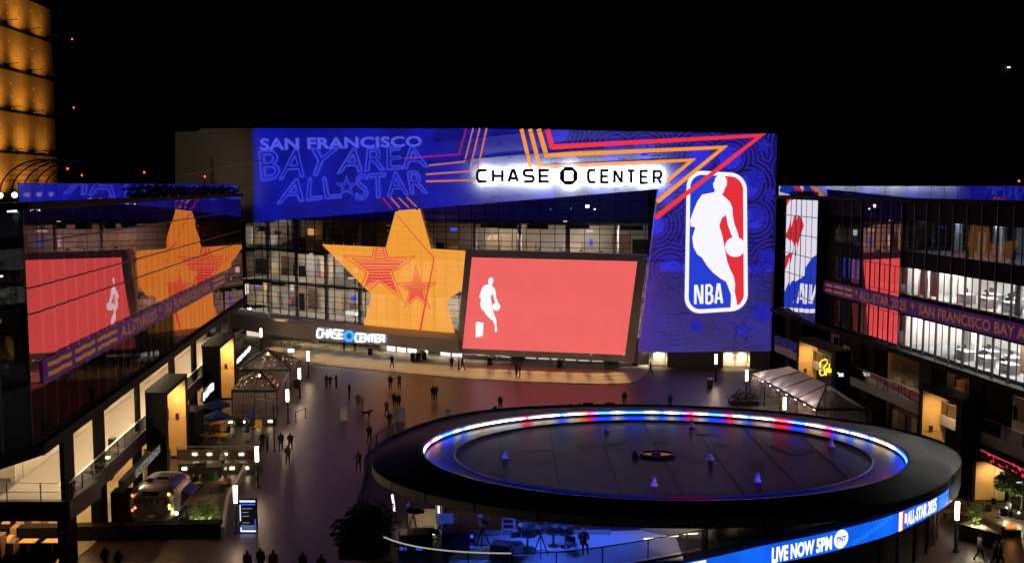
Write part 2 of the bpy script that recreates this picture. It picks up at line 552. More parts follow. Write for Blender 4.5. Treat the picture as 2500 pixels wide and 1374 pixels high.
# right leg of the facade
b = MB()
def legL(t): return (1607 - 47 * t, 462 + 398 * t)
rows = [0, .25, .5, .75, 1]
def row_pts(y_l, xl, yr, xr, n=8): return [(xl + (xr - xl) * k / n, y_l + (yr - y_l) * k / n) for k in range(n + 1)]
grid = [row_pts(322, 1607, 327, 1897)]
for t in rows:
    xl, yl = legL(t); grid.append(row_pts(yl, xl, 466 + (857 - 466) * t, 1894 - 12 * t))
for r0, r1 in zip(grid, grid[1:]):
    for i in range(8): b.face([wall(*r1[i], .003), wall(*r1[i + 1], .003), wall(*r0[i + 1], .003), wall(*r0[i], .003)])
for t0, t1 in zip(rows, rows[1:]):
    a, c = wall(*legL(t0), .003), wall(*legL(t1), .003)
    b.face([a, c, c + Vector((0, 1.2, 0)), a + Vector((0, 1.2, 0))])
a, c = wall(1897, 327, .003), wall(1882, 857, .003); a2 = a + Vector((4, 22, 0)); c2 = c + Vector((4, 22, 0))
b.face([c, c2, a2, a])
b.build('logo_wall', FACADE, arena)
# roof behind the facade
b = MB()
tp = [wall(x, lerp_list(TOPY, x) + 6, -1.2) for x in range(430, 1890, 60)]
for a, c in zip(tp, tp[1:]): b.face([a, c, (c.x * .9, c.y + 60, c.z - 2), (a.x * .9, a.y + 60, a.z - 2)])
b.build('roof', DARK, arena)
# proud ledges that run up across the facade, and dark bars that stand in for shadow dashes
LEDGE = M('pale_metal_edge', (.55, .55, .55), .4, .3)
for pts, w, nm in (([(452, 428), (540, 409), (620, 394), (640, 391)], .18, LEDGE), ([(583, 462), (625, 455)], .1, LEDGE),
               ([(1040, 398), (1250, 381), (1450, 366), (1612, 353)], .12, LEDGE), ([(1000, 352), (1180, 336), (1340, 319)], .06, LEDGE), ([(1562, 638), (1672, 634)], .08, BLACK)):
    pp = []
    for (xa, ya), (xb, yb) in zip(pts, pts[1:]):
        for k in range(6): pp.append(wall(xa + (xb - xa) * k / 6, ya + (yb - ya) * k / 6, .08))
    pp.append(wall(*pts[-1], .08))
    bb = MB()
    for a, c in zip(pp, pp[1:]): bb.beam(a, c, .14, w)
    bb.build('facade_ledge', nm, arena)
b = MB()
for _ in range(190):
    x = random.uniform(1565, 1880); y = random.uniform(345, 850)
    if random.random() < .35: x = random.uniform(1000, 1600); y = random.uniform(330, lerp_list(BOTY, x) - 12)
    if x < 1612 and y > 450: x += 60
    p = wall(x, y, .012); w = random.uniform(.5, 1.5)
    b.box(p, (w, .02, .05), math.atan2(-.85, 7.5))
b.build('shadow_dash', BLACK, arena, kind='stuff')

# ---------------------------------------------------------------- line art, stars and lettering on the facade
def fac(o): return lambda x, y: wall(x, y, o)
XS = list(range(440, 1900, 24))
RED_E = E('red_light_art', rgb(238, 50, 62), 1.0)
ORG_E = E('orange_light_art', rgb(246, 150, 52), 1.0)
ORT_E = E('thin_orange_light_art', rgb(222, 122, 62), .9)
MAG_E = E('thin_red_light_art', rgb(190, 28, 70), .9)
def art(name, pts, w, mat, o=.03, par=None, closed=False):
    return decal(stroke(pts, w, closed), fac(o), XS).build(name, mat, par or arena)
art('star_outline', [(1336, 316), (1348.5, 359), (1858, 331), (1600, 532)], 12, RED_E, .07)
art('star_outline', [(1315, 315), (1334, 379), (1767, 360), (1604, 493)], 11, ORG_E, .08)
art('star_outline', [(1294, 315), (1318, 408), (1690, 391), (1628, 443)], 10, ORG_E, .09)
art('star_outline', [(1273, 315), (1297, 415)], 9, ORG_E, .07)
art('star_outline', [(1138, 313), (1121, 377), (985, 387)], 2.6, MAG_E, .1)
art('star_outline', [(1155, 313), (1134, 395), (1047, 404)], 2.8, ORT_E, .1)
art('star_outline', [(1171, 313), (1146, 418), (1040, 426)], 3.4, ORT_E, .1)
art('star_outline', [(1188, 313), (1160, 440), (1040, 443)], 4, ORT_E, .1)
for a, c, m in (((934, 483), (957, 510), MAG_E), ((954, 483), (976, 508), ORT_E), ((973, 483), (998, 507), ORT_E), ((993, 482), (1017, 505), ORT_E)):
    art('star_outline', [a, c], 2.4, m, .1)
TXT_E = E('pale_blue_light_lettering', rgb(82, 88, 228), .95)
TXL_E = E('blue_light_outline_lettering', rgb(60, 66, 214), .9)
for lt in text_letters('SAN FRANCISCO', [(635, 368), (1031, 358), (1029, 332), (634, 338)], .03, 1.04): decal(lt, fac(.13), XS).build('letter', TXT_E, arena)
for s, q in (('BAY', [(640, 438), (795, 424), (826, 362), (634, 370)]), ('AREA', [(826, 421), (1042, 406), (1030, 358), (840, 366)]),
             ('ALL', [(678, 494), (832, 480), (815, 434), (702, 440)]), ('STAR', [(870, 486), (1042, 470), (1030, 418), (872, 428)])):
    decal(text_lines(s, q, 2.6, .05), fac(.13), XS).build('lettering_outline', TXL_E, arena)
    cx = sum(p[0] for p in q) / 4; cy = sum(p[1] for p in q) / 4
    q2 = [(cx + (p[0] - cx) * 1.04, cy + (p[1] - cy) * 1.12) for p in q]
    decal(text_lines(s, q2, 2.0, .10), fac(.12), XS).build('lettering_outline', TXL_E, arena)
def star5(cx, cy, r, ri=.4, rot=-90, sx=1, sy=1):
    return [(cx + math.cos(math.radians(rot + 36 * k)) * (r if k % 2 == 0 else r * ri) * sx, cy + math.sin(math.radians(rot + 36 * k)) * (r if k % 2 == 0 else r * ri) * sy) for k in range(10)]
art('star_outline', star5(846, 456, 26), 2.2, TXL_E, .13, closed=True)
art('star_outline', star5(846, 457, 16), 1.6, TXL_E, .13, closed=True)
# faint stars and balls in the pattern of the right leg
PAT_L = E('pattern_dark_line', rgb(26, 16, 96), 1.0, 'NONE')
PAT_B = E('pattern_blue_shape', rgb(34, 33, 168), 1.0, 'NONE')
for cx, cy, r in ((1864, 356, 22), (1852, 521, 22), (1850, 657, 20), (1812, 806, 20)):
    s0 = [(min(1891, x), y) for x, y in star5(cx, cy, r, .45, -80)]
    decal(tess(s0), fac(.014), XS).build('pattern_star', PAT_B, arena)
    for k in (1.25, 1.45): art('pattern_line', [(min(1891, cx + (x - cx) * k), cy + (y - cy) * k) for x, y in s0], 1.2, PAT_L, .016, closed=True)
for cx, cy, r in ((1846, 436, 23), (1882, 474, 14), (1872, 630, 22), (1862, 762, 25), (1700, 795, 17)):
    circ = [(cx + r * math.cos(2 * PI * k / 20), cy + r * math.sin(2 * PI * k / 20)) for k in range(20)]
    circ = [(min(x, 1893), max(y, lerp_list(TOPY, x) + 4)) for x, y in circ]
    decal(tess(circ), fac(.014), XS).build('pattern_ball', PAT_B, arena)
    art('pattern_line', [(cx - r * .9, cy - r * .3), (cx, cy + r * .1), (min(cx + r * .9, 1893), cy + r * .4)], 1.4, PAT_L, .018)
    art('pattern_line', [(cx + r * .3, cy - r * .9), (cx - r * .1, cy), (cx - r * .4, cy + r * .9)], 1.4, PAT_L, .018)

# ---------------------------------------------------------------- glass curtain wall
PANE = GLASS('arena_glass', .10, (.9, .9, 1), .02, (.8, .8, .8))
GO = -1.5
cols = [p for p in along(GO, 1.95) if -43 < p[0] < 19.5]
zs = [3.4]; k = 0
while zs[-1] < 22.6: zs.append(zs[-1] + (.72 if k % 2 else 1.05)); k += 1
def topz(p):
    x, _ = proj((p[0], p[1], 15)); w = wall(x, lerp_list(BOTY, x), GO)
    return w.z + .7
cand = []; leftover = MB()
for a, c in zip(cols, cols[1:]):
    tz = min(topz(a), topz(c))
    for z0, z1 in zip(zs, zs[1:]):
        if z1 > tz: break
        mx, my = proj(((a[0] + c[0]) / 2, (a[1] + c[1]) / 2, (z0 + z1) / 2))
        hid = (1150 < mx < 1545 and my > 630)
        cand.append((hid, -(c[0] - a[0]) * (z1 - z0), a, c, z0, z1))
cand.sort(key=lambda t: (t[0], t[1]))
for i, (hid, ar, a, c, z0, z1) in enumerate(cand):
    g = .04
    f = [(a[0], a[1], z0 + g), (c[0], c[1], z0 + g), (c[0], c[1], z1 - g), (a[0], a[1], z1 - g)]
    if i < 300: MB().face(f).build('pane', PANE, arena)
    else: leftover.face(f)
leftover.build('pane', PANE, arena, kind='stuff')
for p in cols:
    MB().box((p[0], p[1], (3.3 + topz(p)) / 2), (.075, .12, topz(p) - 3.3), p[2]).build('mullion', BLACK, arena)
for z in zs:
    bb = MB(); n = 0
    for a, c in zip(cols, cols[1:]):
        if z < min(topz(a), topz(c)):
            bb.beam((a[0], a[1], z), (c[0], c[1], z), .12, .085); n += 1
    if n: bb.build('transom', BLACK, arena)
# interior levels behind the glass
def strip(o0, o1, z0, z1, x0=-44, x1=20, step=4):
    bb = MB(); A = [p for p in along(o0, step) if x0 < p[0] < x1]
    B = []
    P0, P1 = planoff(o0), planoff(o1)
    for i in range(len(P0) - 1):
        if not (x0 < P0[i][0] and P0[i + 1][0] < x1 + 1): continue
        bb.hexa([(*P0[i], z0), (*P0[i + 1], z0), (*P1[i + 1], z0), (*P1[i], z0), (*P0[i], z1), (*P0[i + 1], z1), (*P1[i + 1], z1), (*P1[i], z1)])
    return bb
FLOOR = M('interior_floor', (.22, .20, .18), .5)
IWALL = M('interior_wall_paint', (.46, .42, .37), .7, var=.3, scale=.25)
for z in (3.0, 8.2, 13.2, 18.0): strip(-1.9, -12, z, z + .3).build('interior_floor', FLOOR, arena)
strip(-11.6, -12, 3, 24, -46, 22).build('interior_wall', IWALL, arena)
MB().bx(19.6, 20, 130, 142, 3, 24).build('interior_wall', DARK, arena)
P_ = planoff(-6.5)
ILIGHT = E('interior_ceiling_light', (1, .88, .72), 120.0)
ILIGHTW = E('interior_spot_light', (.85, .92, 1), 5.0)
rnd = random.Random(3)
for p in along(-5.5, 4.2):
    if not (-43 < p[0] < 19): continue
    for z in (8.15, 13.15, 17.95):
        if z > 14 and p[0] < -12: continue
        if rnd.random() < (.1 if z < 14 else .45): continue
        d = rnd.uniform(-2.5, 2.5)
        MB().box((p[0] + d * .4, p[1] + d, z - .06), (2.2, .3, .06), p[2]).build('ceiling_light', ILIGHT, arena)
        MB().box((p[0] + d * .4 + .42 * math.sin(p[2]), p[1] + d - .42 * math.cos(p[2]), z - .3), (2.9, .05, .6), p[2]).build('added_light_baffle', DARK, arena)  # added baffle, keeps the ceiling light out of the plaza reflections
CLR = [TAN, CREAM, BROWN, DARK, LGREY, IWALL, TAN, DARK]
SIGNB = E('blue_lit_panel', rgb(60, 90, 235), 1.2); SIGNW = E('white_lit_panel', (1, .95, .88), 1.0); SIGNO = E('orange_lit_panel', (1, .5, .15), .8)
for p in along(-10.8, 3.1):
    if not (-45 < p[0] < 19): continue
    for z in (3.3, 8.5, 13.5):
        if rnd.random() < .18: continue
        w = rnd.uniform(1.2, 2.9); h = rnd.uniform(1.4, 3.6)
        d = rnd.uniform(0, 3.5)
        m = rnd.choice(CLR) if rnd.random() > .1 else rnd.choice([SIGNB, SIGNW, SIGNW, SIGNO])
        if m in (SIGNB, SIGNW, SIGNO): h *= .35; z += rnd.uniform(1, 2.2); w *= .7
        MB().box((p[0] + d * .3, p[1] - d, z + h / 2), (w, .25, h), p[2]).build('interior_panel', m, arena)
for p in along(-3.2, 6.5):
    if -43 < p[0] < 19: MB().lathe([(.3, 3.3), (.3, 18)], (p[0], p[1], 0), 8).build('interior_column', LGREY, arena)
for x, y, w, h, m in ((1434, 504, 9, 7, ILIGHTW), (1344, 511, 4, 3, SIGNB), (1452, 511, 3, 3, ILIGHTW), (1380, 540, 9, 3, SIGNW), (1448, 546, 8, 5, SIGNB), (1443, 592, 8, 16, SIGNB), (1381, 590, 5, 26, SIGNW), (1108, 560, 16, 8, SIGNB), (1440, 564, 16, 4, SIGNW),
                     (857, 680, 16, 5, SIGNW), (864, 728, 14, 12, SIGNB), (858, 764, 34, 15, SIGNW), (630, 694, 16, 10, SIGNB), (650, 700, 14, 18, SIGNO), (603, 706, 8, 26, SIGNW), (713, 702, 6, 14, SIGNW), (726, 782, 12, 12, SIGNW), (745, 788, 16, 10, SIGNW), (772, 790, 18, 8, SIGNW), (670, 776, 6, 8, ILIGHT), (609, 760, 6, 16, ILIGHT)):
    c = wall(x, y, -4); s = c.y / 2500
    MB().box(c, (w * s, .12, h * s)).build('lit_panel', m, arena)

# ---------------------------------------------------------------- canopy, doors and apron
FTOP = [(560, 764), (597, 770), (700, 787), (850, 806), (930, 815), (1113, 830), (1240, 838), (1400, 848), (1560, 852)]
FBOT = [(560, 800), (597, 806), (650, 815), (745, 829), (930, 842), (1113, 863), (1240, 870), (1400, 876), (1560, 880)]
CAN = M('canopy_grey_panel', (.40, .37, .41), .55, var=.12, scale=.4)
xs = list(range(560, 1530, 40))
for x0, x1 in zip(xs, xs[1:]):
    bb = MB(); co = 4.5 if x0 < 1115 else 1.0
    q = [wall(x0 + .06, lerp_list(FBOT, x0), co), wall(x1, lerp_list(FBOT, x1), co), wall(x1, lerp_list(FTOP, x1), co), wall(x0 + .06, lerp_list(FTOP, x0), co)]
    r = [wall(x0 + .06, lerp_list(FBOT, x0), -1.4), wall(x1, lerp_list(FBOT, x1), -1.4), wall(x1, lerp_list(FTOP, x1), -1.4), wall(x0 + .06, lerp_list(FTOP, x0), -1.4)]
    for i in range(4): r[i].z = q[i].z
    bb.hexa([q[0], q[1], r[1], r[0], q[3], q[2], r[2], r[3]]).build('canopy_panel', CAN, arena)
LIT = E('lit_door_glass', (1, .93, .84), 1.6)
LITD = E('dim_door_glass', (1, .92, .85), .55)
DW = 1.65
def door_mesh():
    f = MB().bx(-DW / 2, -DW / 2 + .1, -.06, .06, 0, 2.6).bx(DW / 2 - .1, DW / 2, -.06, .06, 0, 2.6).bx(-DW / 2 + .1, DW / 2 - .1, -.06, .06, 2.5, 2.6).bx(-DW / 2 + .1, DW / 2 - .1, -.05, .05, 0, .5).bx(-DW / 2 + .1, DW / 2 - .1, -.08, -.05, 1.0, 1.07)
    g = MB().bx(-DW / 2 + .1, DW / 2 - .1, -.07, .02, .12, 2.5)
    return f, g
f, g = door_mesh()
f0 = f.build('door', LGREY); g0 = g.build('door_glass', LIT); g1 = MB().bx(-DW / 2 + .1, DW / 2 - .1, -.02, .02, .5, 2.5).build('door_glass', LITD)
fm, gm, gd = f0.data, g0.data, g1.data
for o in (f0, g0, g1): bpy.data.objects.remove(o)
for i, p in enumerate(along(-.2, DW + .12)):
    x, _ = proj((p[0], p[1], 1))
    if not 955 < x < 1545: continue
    if i % 7 == 3: continue
    d = share('door', fm, (p[0], p[1], .06), arena, p[2]); d['base'] = (p[0], p[1], .06)
    share('door_glass', gm if x < 1120 else gd, (p[0], p[1], .06), d)
strip(-1.2, -1.5, 0, 3.1, -46, 18).build('door_wall', M('dark_lobby_wall', (.10, .085, .075), .6), arena)
for x, y in ((935, 858), (1030, 874), (1205, 879), (1315, 884), (770, 838)):
    c = gnd(x, y); MB().lathe([(.45, 0), (.45, 3.0)], (c.x, c.y, .02), 12).build('column', LGREY, arena)
CLIGHT = E('canopy_downlight', (1, .8, .5), 26.0)
for p in along(1.2, 3.0):
    x, y = proj((p[0], p[1], 2))
    if 700 < x < 1530: MB().box((p[0], p[1], wall(x, lerp_list(FBOT, x), 4.5).z - .05), (.9, .2, .05), p[2]).build('canopy_light', CLIGHT, arena)
# ticket windows left of the doors
for k, x in enumerate(range(762, 900, 17)):
    a = wall(x, 830 + k, .3); MB().box((a.x, a.y, 1.7), (.85, .1, .9), -.5).build('ticket_window', M('dark_window', (.01, .015, .03), .1), arena)
    MB().box((a.x + .2, a.y - .12, 1.9), (.14, .08, .14), -.5).build('ticket_lamp', E('cool_pin_light', (.8, .9, 1), 6), arena)
a = wall(618, 836, .4); MB().box((a.x, a.y, 1.2), (2.6, .2, 2.2), -.6).build('doorway', E('warm_lit_doorway', (1, .82, .62), .8), arena)
edge = [(520, 818), (600, 836), (640, 850), (690, 868), (730, 881), (800, 893), (960, 909), (1100, 922), (1250, 931), (1400, 937), (1500, 939), (1540, 935), (1566, 925), (1580, 908)]
E2 = [gnd(x, y) for x, y in edge]
W2 = [(p[0], p[1]) for p in planoff(-1.3) if -66 < p[0] < 19.5]
poly = [(p.x, p.y) for p in E2] + list(reversed(W2))
bb = MB()
for t in tess(poly): bb.face([(x, y, .1) for x, y in t])
for a, c in zip(E2, E2[1:]): bb.face([(a.x, a.y, 0), (c.x, c.y, 0), (c.x, c.y, .1), (a.x, a.y, .1)])
bb.build('entrance_pavement', APRON, kind='structure')
# floodlights that wash the pavement in front of the doors
def scr(px, py, o=0.0):
    a = Vector((-6.65 , 133.0 - o)); c = Vector((16.3, 127.0 - o)); r = ray(px, py); k = r.x / r.y
    f0 = a.x - k * a.y; f1 = c.x - k * c.y; t = f0 / (f0 - f1)
    return CAM + r * ((a.y + t * (c.y - a.y)) / r.y)
WARM = (1, .63, .22)
for i, px_ in enumerate(range(668, 1540, 50)):
    if px_ < 1125:
        src = wall(px_, lerp_list(BOTY, px_) + 3, .5)
    else:
        src = scr(px_, 606 + (px_ - 1137) * .03, .9)
    MB().box(src + Vector((0, 0, .12)), (.28, .5, .16)).build('floodlight', BLACK, arena)
    e = gnd(px_, lerp_list(edge, px_)); w = wall(px_, 800, 0); 
    for t in (.86, .58, .30):
        tgt = Vector((w.x + (e.x - w.x) * t, w.y + (e.y - w.y) * t, 0))
        tgt.y += 0; 
        tgt = Vector((e.x, e.y, 0)) + Vector((0, (1 - t) * 8.5 , 0))
        lamp('floodlight_beam', 'SPOT', src + Vector((0, -.1, -.05)), WARM, 9500, arena, tgt, .05, 10.5, .75)
# base wall under the logo wall with two lit door alcoves
def legY(x): return 129.2 + (x - 17.5) * (-1.6 / 15.9)
def legbox(x0, x1, d0, d1, z0, z1, bb=None):
    bb = bb or MB()
    return bb.hexa([(x0, legY(x0) + d0, z0), (x1, legY(x1) + d0, z0), (x1, legY(x1) + d1, z0), (x0, legY(x0) + d1, z0), (x0, legY(x0) + d0, z1), (x1, legY(x1) + d0, z1), (x1, legY(x1) + d1, z1), (x0, legY(x0) + d1, z1)])
BASEW = M('dark_grey_base_wall', (.075, .07, .075), .6)
alc = []
for xa, xb in ((1560, 1631), (1767, 1835)):
    alc.append((wall(xa, 890).x, wall(xb, 890).x))
ztop = 2.35
segs = [(alc[0][1], alc[1][0]), (alc[1][1], 32.6)]
for x0, x1 in segs: legbox(x0, x1, .3, 1.0, 0, ztop).build('base_wall', BASEW, arena)
legbox(15.4, alc[0][0], .3, 1.0, 0, ztop).build('base_wall', BASEW, arena)
AW = M('alcove_plaster', (.66, .58, .45), .6, var=.05)
for x0, x1 in alc:
    legbox(x0, x1, 2.0, 2.2, 0, ztop + .2).build('alcove_wall', AW, arena)
    legbox(x0 - .1, x0, .3, 2.0, 0, ztop).build('alcove_wall', AW, arena)
    legbox(x1, x1 + .1, .3, 2.0, 0, ztop).build('alcove_wall', AW, arena)
    legbox(x0, x1, .31, 2.0, ztop, ztop + .1).build('alcove_ceiling', AW, arena)
    w = (x1 - x0)
    for k in range(2):
        a = x0 + w * (.04 + .47 * k); c = a + w * .45
        d = legbox(a, c, 1.9, 1.99, .05, ztop - .25).build('door', M('cream_door_paint', (.72, .66, .56), .5), arena)
        hx = c - .2 if k == 0 else a + .1
        legbox(hx, hx + .08, 1.82, 1.89, .8, 1.35).build('handle', BLACK, d)
        mx = (a + c) / 2
        src = Vector((mx, legY(mx) + 1.2, ztop - .04))
        MB().lathe([(.12, -.05), (.12, 0)], src, 8).build('downlight', E('alcove_downlight', (1, .86, .62), 12), arena)
        lamp('downlight_beam', 'SPOT', src + Vector((0, 0, -.07)), (1, .83, .55), 480, arena, src + Vector((0, .1, -2)), .06, 120, .6)

# ---------------------------------------------------------------- orange star on the glass
STAR_PTS = [(785.7, 596.4), (941.5, 603.7), (966, 514), (972, 500), (1022, 496), (1024, 505), (1052.6, 606.8), (1140, 612.6), (1134, 700), (1126.4, 708.5), (1091.4, 733.3), (1113.3, 826.4), (1011.4, 819), (996.8, 803), (979, 816), (884.7, 806), (906.5, 718.7)]
def led_film(name, col, st, tr):
    m = E(name, col, st); n = m.node_tree.nodes; l = m.node_tree.links
    out = [x for x in n if x.type == 'OUTPUT_MATERIAL'][0]; p = n['Principled BSDF']
    t = n.new('ShaderNodeBsdfTransparent'); mx = n.new('ShaderNodeMixShader'); mx.inputs[0].default_value = 1 - tr
    l.new(t.outputs[0], mx.inputs[1]); l.new(p.outputs[0], mx.inputs[2]); l.new(mx.outputs[0], out.inputs[0])
    return m
STAR_E = led_film('orange_star_film', rgb(243, 160, 58), 1.12, .16)
SRED_E = E('star_red_ink', rgb(222, 38, 70), 1.0)
SPNK_E = E('star_pink_ink', rgb(236, 74, 92), .95)
star = thing('star_display', tuple(wall(960, 800, -1.2)), 'huge orange five-pointed star glowing on the arena glass beside the red screen', 'display')
SO = -1.22
decal(tess(STAR_PTS), fac(SO), XS).build('star_field', STAR_E, star)
def c5(pts): return [(560 + x / 3.434, 560 + y / 3.434) for x, y in pts]
bigL = c5([(1215, 150), (1195, 232), (955, 222), (1150, 362), (1108, 470)])
bigR = c5([(1305, 150), (1330, 240), (1560, 225), (1365, 365), (1455, 595), (1258, 435), (1168, 520)])
for pts, w in ((bigL, 2.4), (bigR, 2.4)): art('inner_star_outline', pts, w, SRED_E, SO + .03, star)
bl2 = c5([(1236, 150), (1213, 252), (1030, 245), (1178, 358), (1135, 490)]); br2 = c5([(1286, 150), (1312, 258), (1490, 245), (1342, 362), (1408, 530), (1250, 412), (1160, 488)])
for pts, w in ((bl2, 2), (br2, 2)): art('inner_star_outline', pts, w, SRED_E, SO + .03, star)
inner = bl2[:-1] + br2[::-1]
innerp = c5([(1236, 150), (1213, 252), (1030, 245), (1178, 358), (1135, 480), (1250, 412), (1400, 520), (1342, 362), (1490, 245), (1312, 258), (1286, 150)])
def hstripe(poly, ya, yb):
    """part of a polygon between two heights, as triangles"""
    sw = lambda L: [(p[1], p[0]) for p in L]
    out = []
    for t in tess(poly):
        q = clipx(clipx(sw(t), yb, True), ya, False) if True else None
        if q and len(q) > 2: out.append(sw(q))
    return out
y0 = min(p[1] for p in innerp); y1 = max(p[1] for p in innerp); y = y0 + 2; k = 0
while y < y1:
    t = (y - y0) / (y1 - y0); h = 1.6 + 5.2 * t
    q = hstripe(innerp, y, min(y + h, y1))
    if q: decal(q, fac(SO + .025), XS).build('star_stripe', kind=None, par=star, mat=SRED_E if k % 2 == 0 or t > .55 else SPNK_E)
    y += h + 3.2 * (1.15 - t) + .6; k += 1
sm = c5([(1562, 310), (1607, 447), (1735, 447), (1630, 520), (1682, 660), (1572, 572), (1462, 658), (1512, 520), (1415, 452), (1535, 447)])
art('inner_star_outline', sm, 2.2, SRED_E, SO + .03, star, True)
cx, cy = c5([(1572, 500)])[0]
sm2 = [(cx + (x - cx) * .72, cy + (y - cy) * .72) for x, y in sm]
art('inner_star_outline', sm2, 1.5, SRED_E, SO + .03, star, True)
y0 = min(p[1] for p in sm2); y1 = max(p[1] for p in sm2); y = y0 + 2
while y < y1:
    t = (y - y0) / (y1 - y0); h = 1.2 + 2.6 * t
    q = hstripe(sm2, y, min(y + h, y1))
    if q: decal(q, fac(SO + .025), XS).build('star_stripe', SRED_E, star)
    y += h + 2.0 * (1.2 - t)
art('star_line', [(966, 522), (1060, 631), (1023, 819)], [1.8, 2.4, 4.6], SRED_E, SO + .035, star)
for a, c in (((822, 640), (800, 657.7)), ((798, 659.3), (756, 693.1)), ((741, 705.2), (725, 718.1)), ((722, 720.5), (694, 743))):
    art('star_line', [a, c], 1.8, E('red_glass_line', rgb(205, 50, 50), .9), SO + .03, star)

# the film breaks at every mullion and transom
def inside(x, y):
    r = False; P = STAR_PTS
    for i in range(len(P)):
        (xa, ya), (xb, yb) = P[i], P[i - 1]
        if (ya > y) != (yb > y) and x < (xb - xa) * (y - ya) / (yb - ya) + xa: r = not r
    return r
JV, JH = MB(), MB(); GP = planoff(SO + .012)
for a, c in zip(cols, cols[1:]):
    for z0, z1 in zip(zs, zs[1:]):
        x, y = proj((a[0], a[1] - .3, (z0 + z1) / 2))
        if inside(x, y):
            p, q = wall(x, y, SO + .012), None; JV.box((p.x, p.y, (z0 + z1) / 2), (.035, .008, z1 - z0 - .1), a[2])
        m = ((a[0] + c[0]) / 2, (a[1] + c[1]) / 2); x, y = proj((m[0], m[1] - .3, z1))
        if inside(x, y):
            p = wall(x, y, SO + .012); JH.box((p.x, p.y, z1), (1.9, .008, .035), (a[2] + c[2]) / 2)
JM = E('film_joint', rgb(205, 128, 48), 1.0, 'NONE')
JV.build('film_joint', JM, star, kind='stuff'); JH.build('film_joint', JM, star, kind='stuff')

# ---------------------------------------------------------------- tilted red video screen
screen = thing('video_screen', tuple(scr(1340, 880)), 'huge red video screen in a grey frame, showing a white player', 'video screen')
FR = M('screen_frame_grey', (.62, .58, .64), .5, var=.1, scale=.5)
OUT = [(1137, 610), (1580, 622), (1548, 885), (1113, 861)]; INN = [(1152, 628), (1556, 638), (1526, 866), (1129, 850)]
bb = MB()
for i in range(4):
    j = (i + 1) % 4
    bb.face([scr(*OUT[i], .5), scr(*OUT[j], .5), scr(*INN[j], .5), scr(*INN[i], .5)])
    bb.face([scr(*OUT[i], .5), scr(*OUT[i], .5) + Vector((0, 1.4, 0)), scr(*OUT[j], .5) + Vector((0, 1.4, 0)), scr(*OUT[j], .5)])
bb.build('frame', FR, screen)
bb = MB()
for i in range(4):
    j = (i + 1) % 4; bb.face([scr(*INN[i], .5), scr(*INN[j], .5), scr(*INN[j], .3), scr(*INN[i], .3)])
bb.build('frame_reveal', BLACK, screen)
DISP = E('red_screen_picture', rgb(238, 100, 97), 1.02, var=.03, vscale=.3)
def seams(m, sc):
    n = m.node_tree.nodes; l = m.node_tree.links; p = n['Principled BSDF']
    tc = n.new('ShaderNodeTexCoord'); s = n.new('ShaderNodeSeparateXYZ'); cb = n.new('ShaderNodeCombineXYZ'); l.new(tc.outputs['Object'], s.inputs[0])
    l.new(s.outputs[0], cb.inputs[0]); l.new(s.outputs[2], cb.inputs[1])
    br = n.new('ShaderNodeTexBrick'); br.offset = 0; br.inputs['Scale'].default_value = sc; br.inputs['Brick Width'].default_value = 1.0; br.inputs['Row Height'].default_value = 1.0
    br.inputs['Mortar Size'].default_value = .03; br.inputs['Mortar Smooth'].default_value = .5
    c = p.inputs['Emission Color'].default_value[:3]
    br.inputs['Color1'].default_value = (*c, 1); br.inputs['Color2'].default_value = (c[0] * .985, c[1] * .97, c[2] * .97, 1); br.inputs['Mortar'].default_value = (*[x * .95 for x in c], 1)
    l.new(cb.outputs[0], br.inputs['Vector']); l.new(br.outputs[0], p.inputs['Emission Color'])
seams(DISP, .55)
MB().face([scr(*INN[3], .35), scr(*INN[2], .35), scr(*INN[1], .35), scr(*INN[0], .35)]).build('display', DISP, screen)
PLAYER = [(400, 185), (420, 180), (445, 185), (462, 205), (462, 240), (448, 265), (440, 290), (430, 305), (455, 325), (480, 350), (497, 390), (500, 440), (512, 500), (530, 545), (540, 585), (505, 595), (485, 550), (468, 500), (455, 435), (430, 455), (412, 505), (430, 560), (440, 610), (455, 690), (465, 740), (485, 790), (505, 830), (515, 880), (512, 930), (522, 980), (528, 1020), (518, 1042), (485, 1040), (487, 1000), (488, 950), (470, 900), (455, 865), (420, 845), (375, 810), (335, 765), (300, 710), (270, 690), (245, 640), (238, 580), (258, 515), (228, 510), (224, 470), (245, 410), (270, 350), (300, 305), (340, 297), (375, 290), (385, 280), (375, 255), (372, 230), (380, 225), (385, 200)]
BALL = [(515 + 65 * math.cos(2 * PI * k / 24), 642 + 65 * math.sin(2 * PI * k / 24)) for k in range(24)]
SWH = E('screen_white', (1, 1, 1), 1.0)
def sp(p): return (1100 + (205 + (p[0] - 224) * .416) / 2.907, 580 + (283 + (p[1] - 180) * .4466) / 2.907)
decal(tess([sp(p) for p in PLAYER]), lambda x, y: scr(x, y, .38)).build('player_figure', SWH, screen)
decal(tess([sp(p) for p in BALL]), lambda x, y: scr(x, y, .384)).build('ball', SWH, screen)
nb = [(180, 600), (206, 597), (214, 604), (233, 600), (231, 680), (226, 708), (216, 690), (206, 708), (195, 700), (186, 710), (178, 706)]
decal(tess([(1100 + x / 2.907, 580 + y / 2.907) for x, y in nb]), lambda x, y: scr(x, y, .38)).build('letter', SWH, screen)
for k in range(2): MB().box(scr((1443, 1523)[k], 866, .52), (.1, .06, .1)).build('status_light', E('status_pin_light', (1, 1, 1), 1.2), screen)

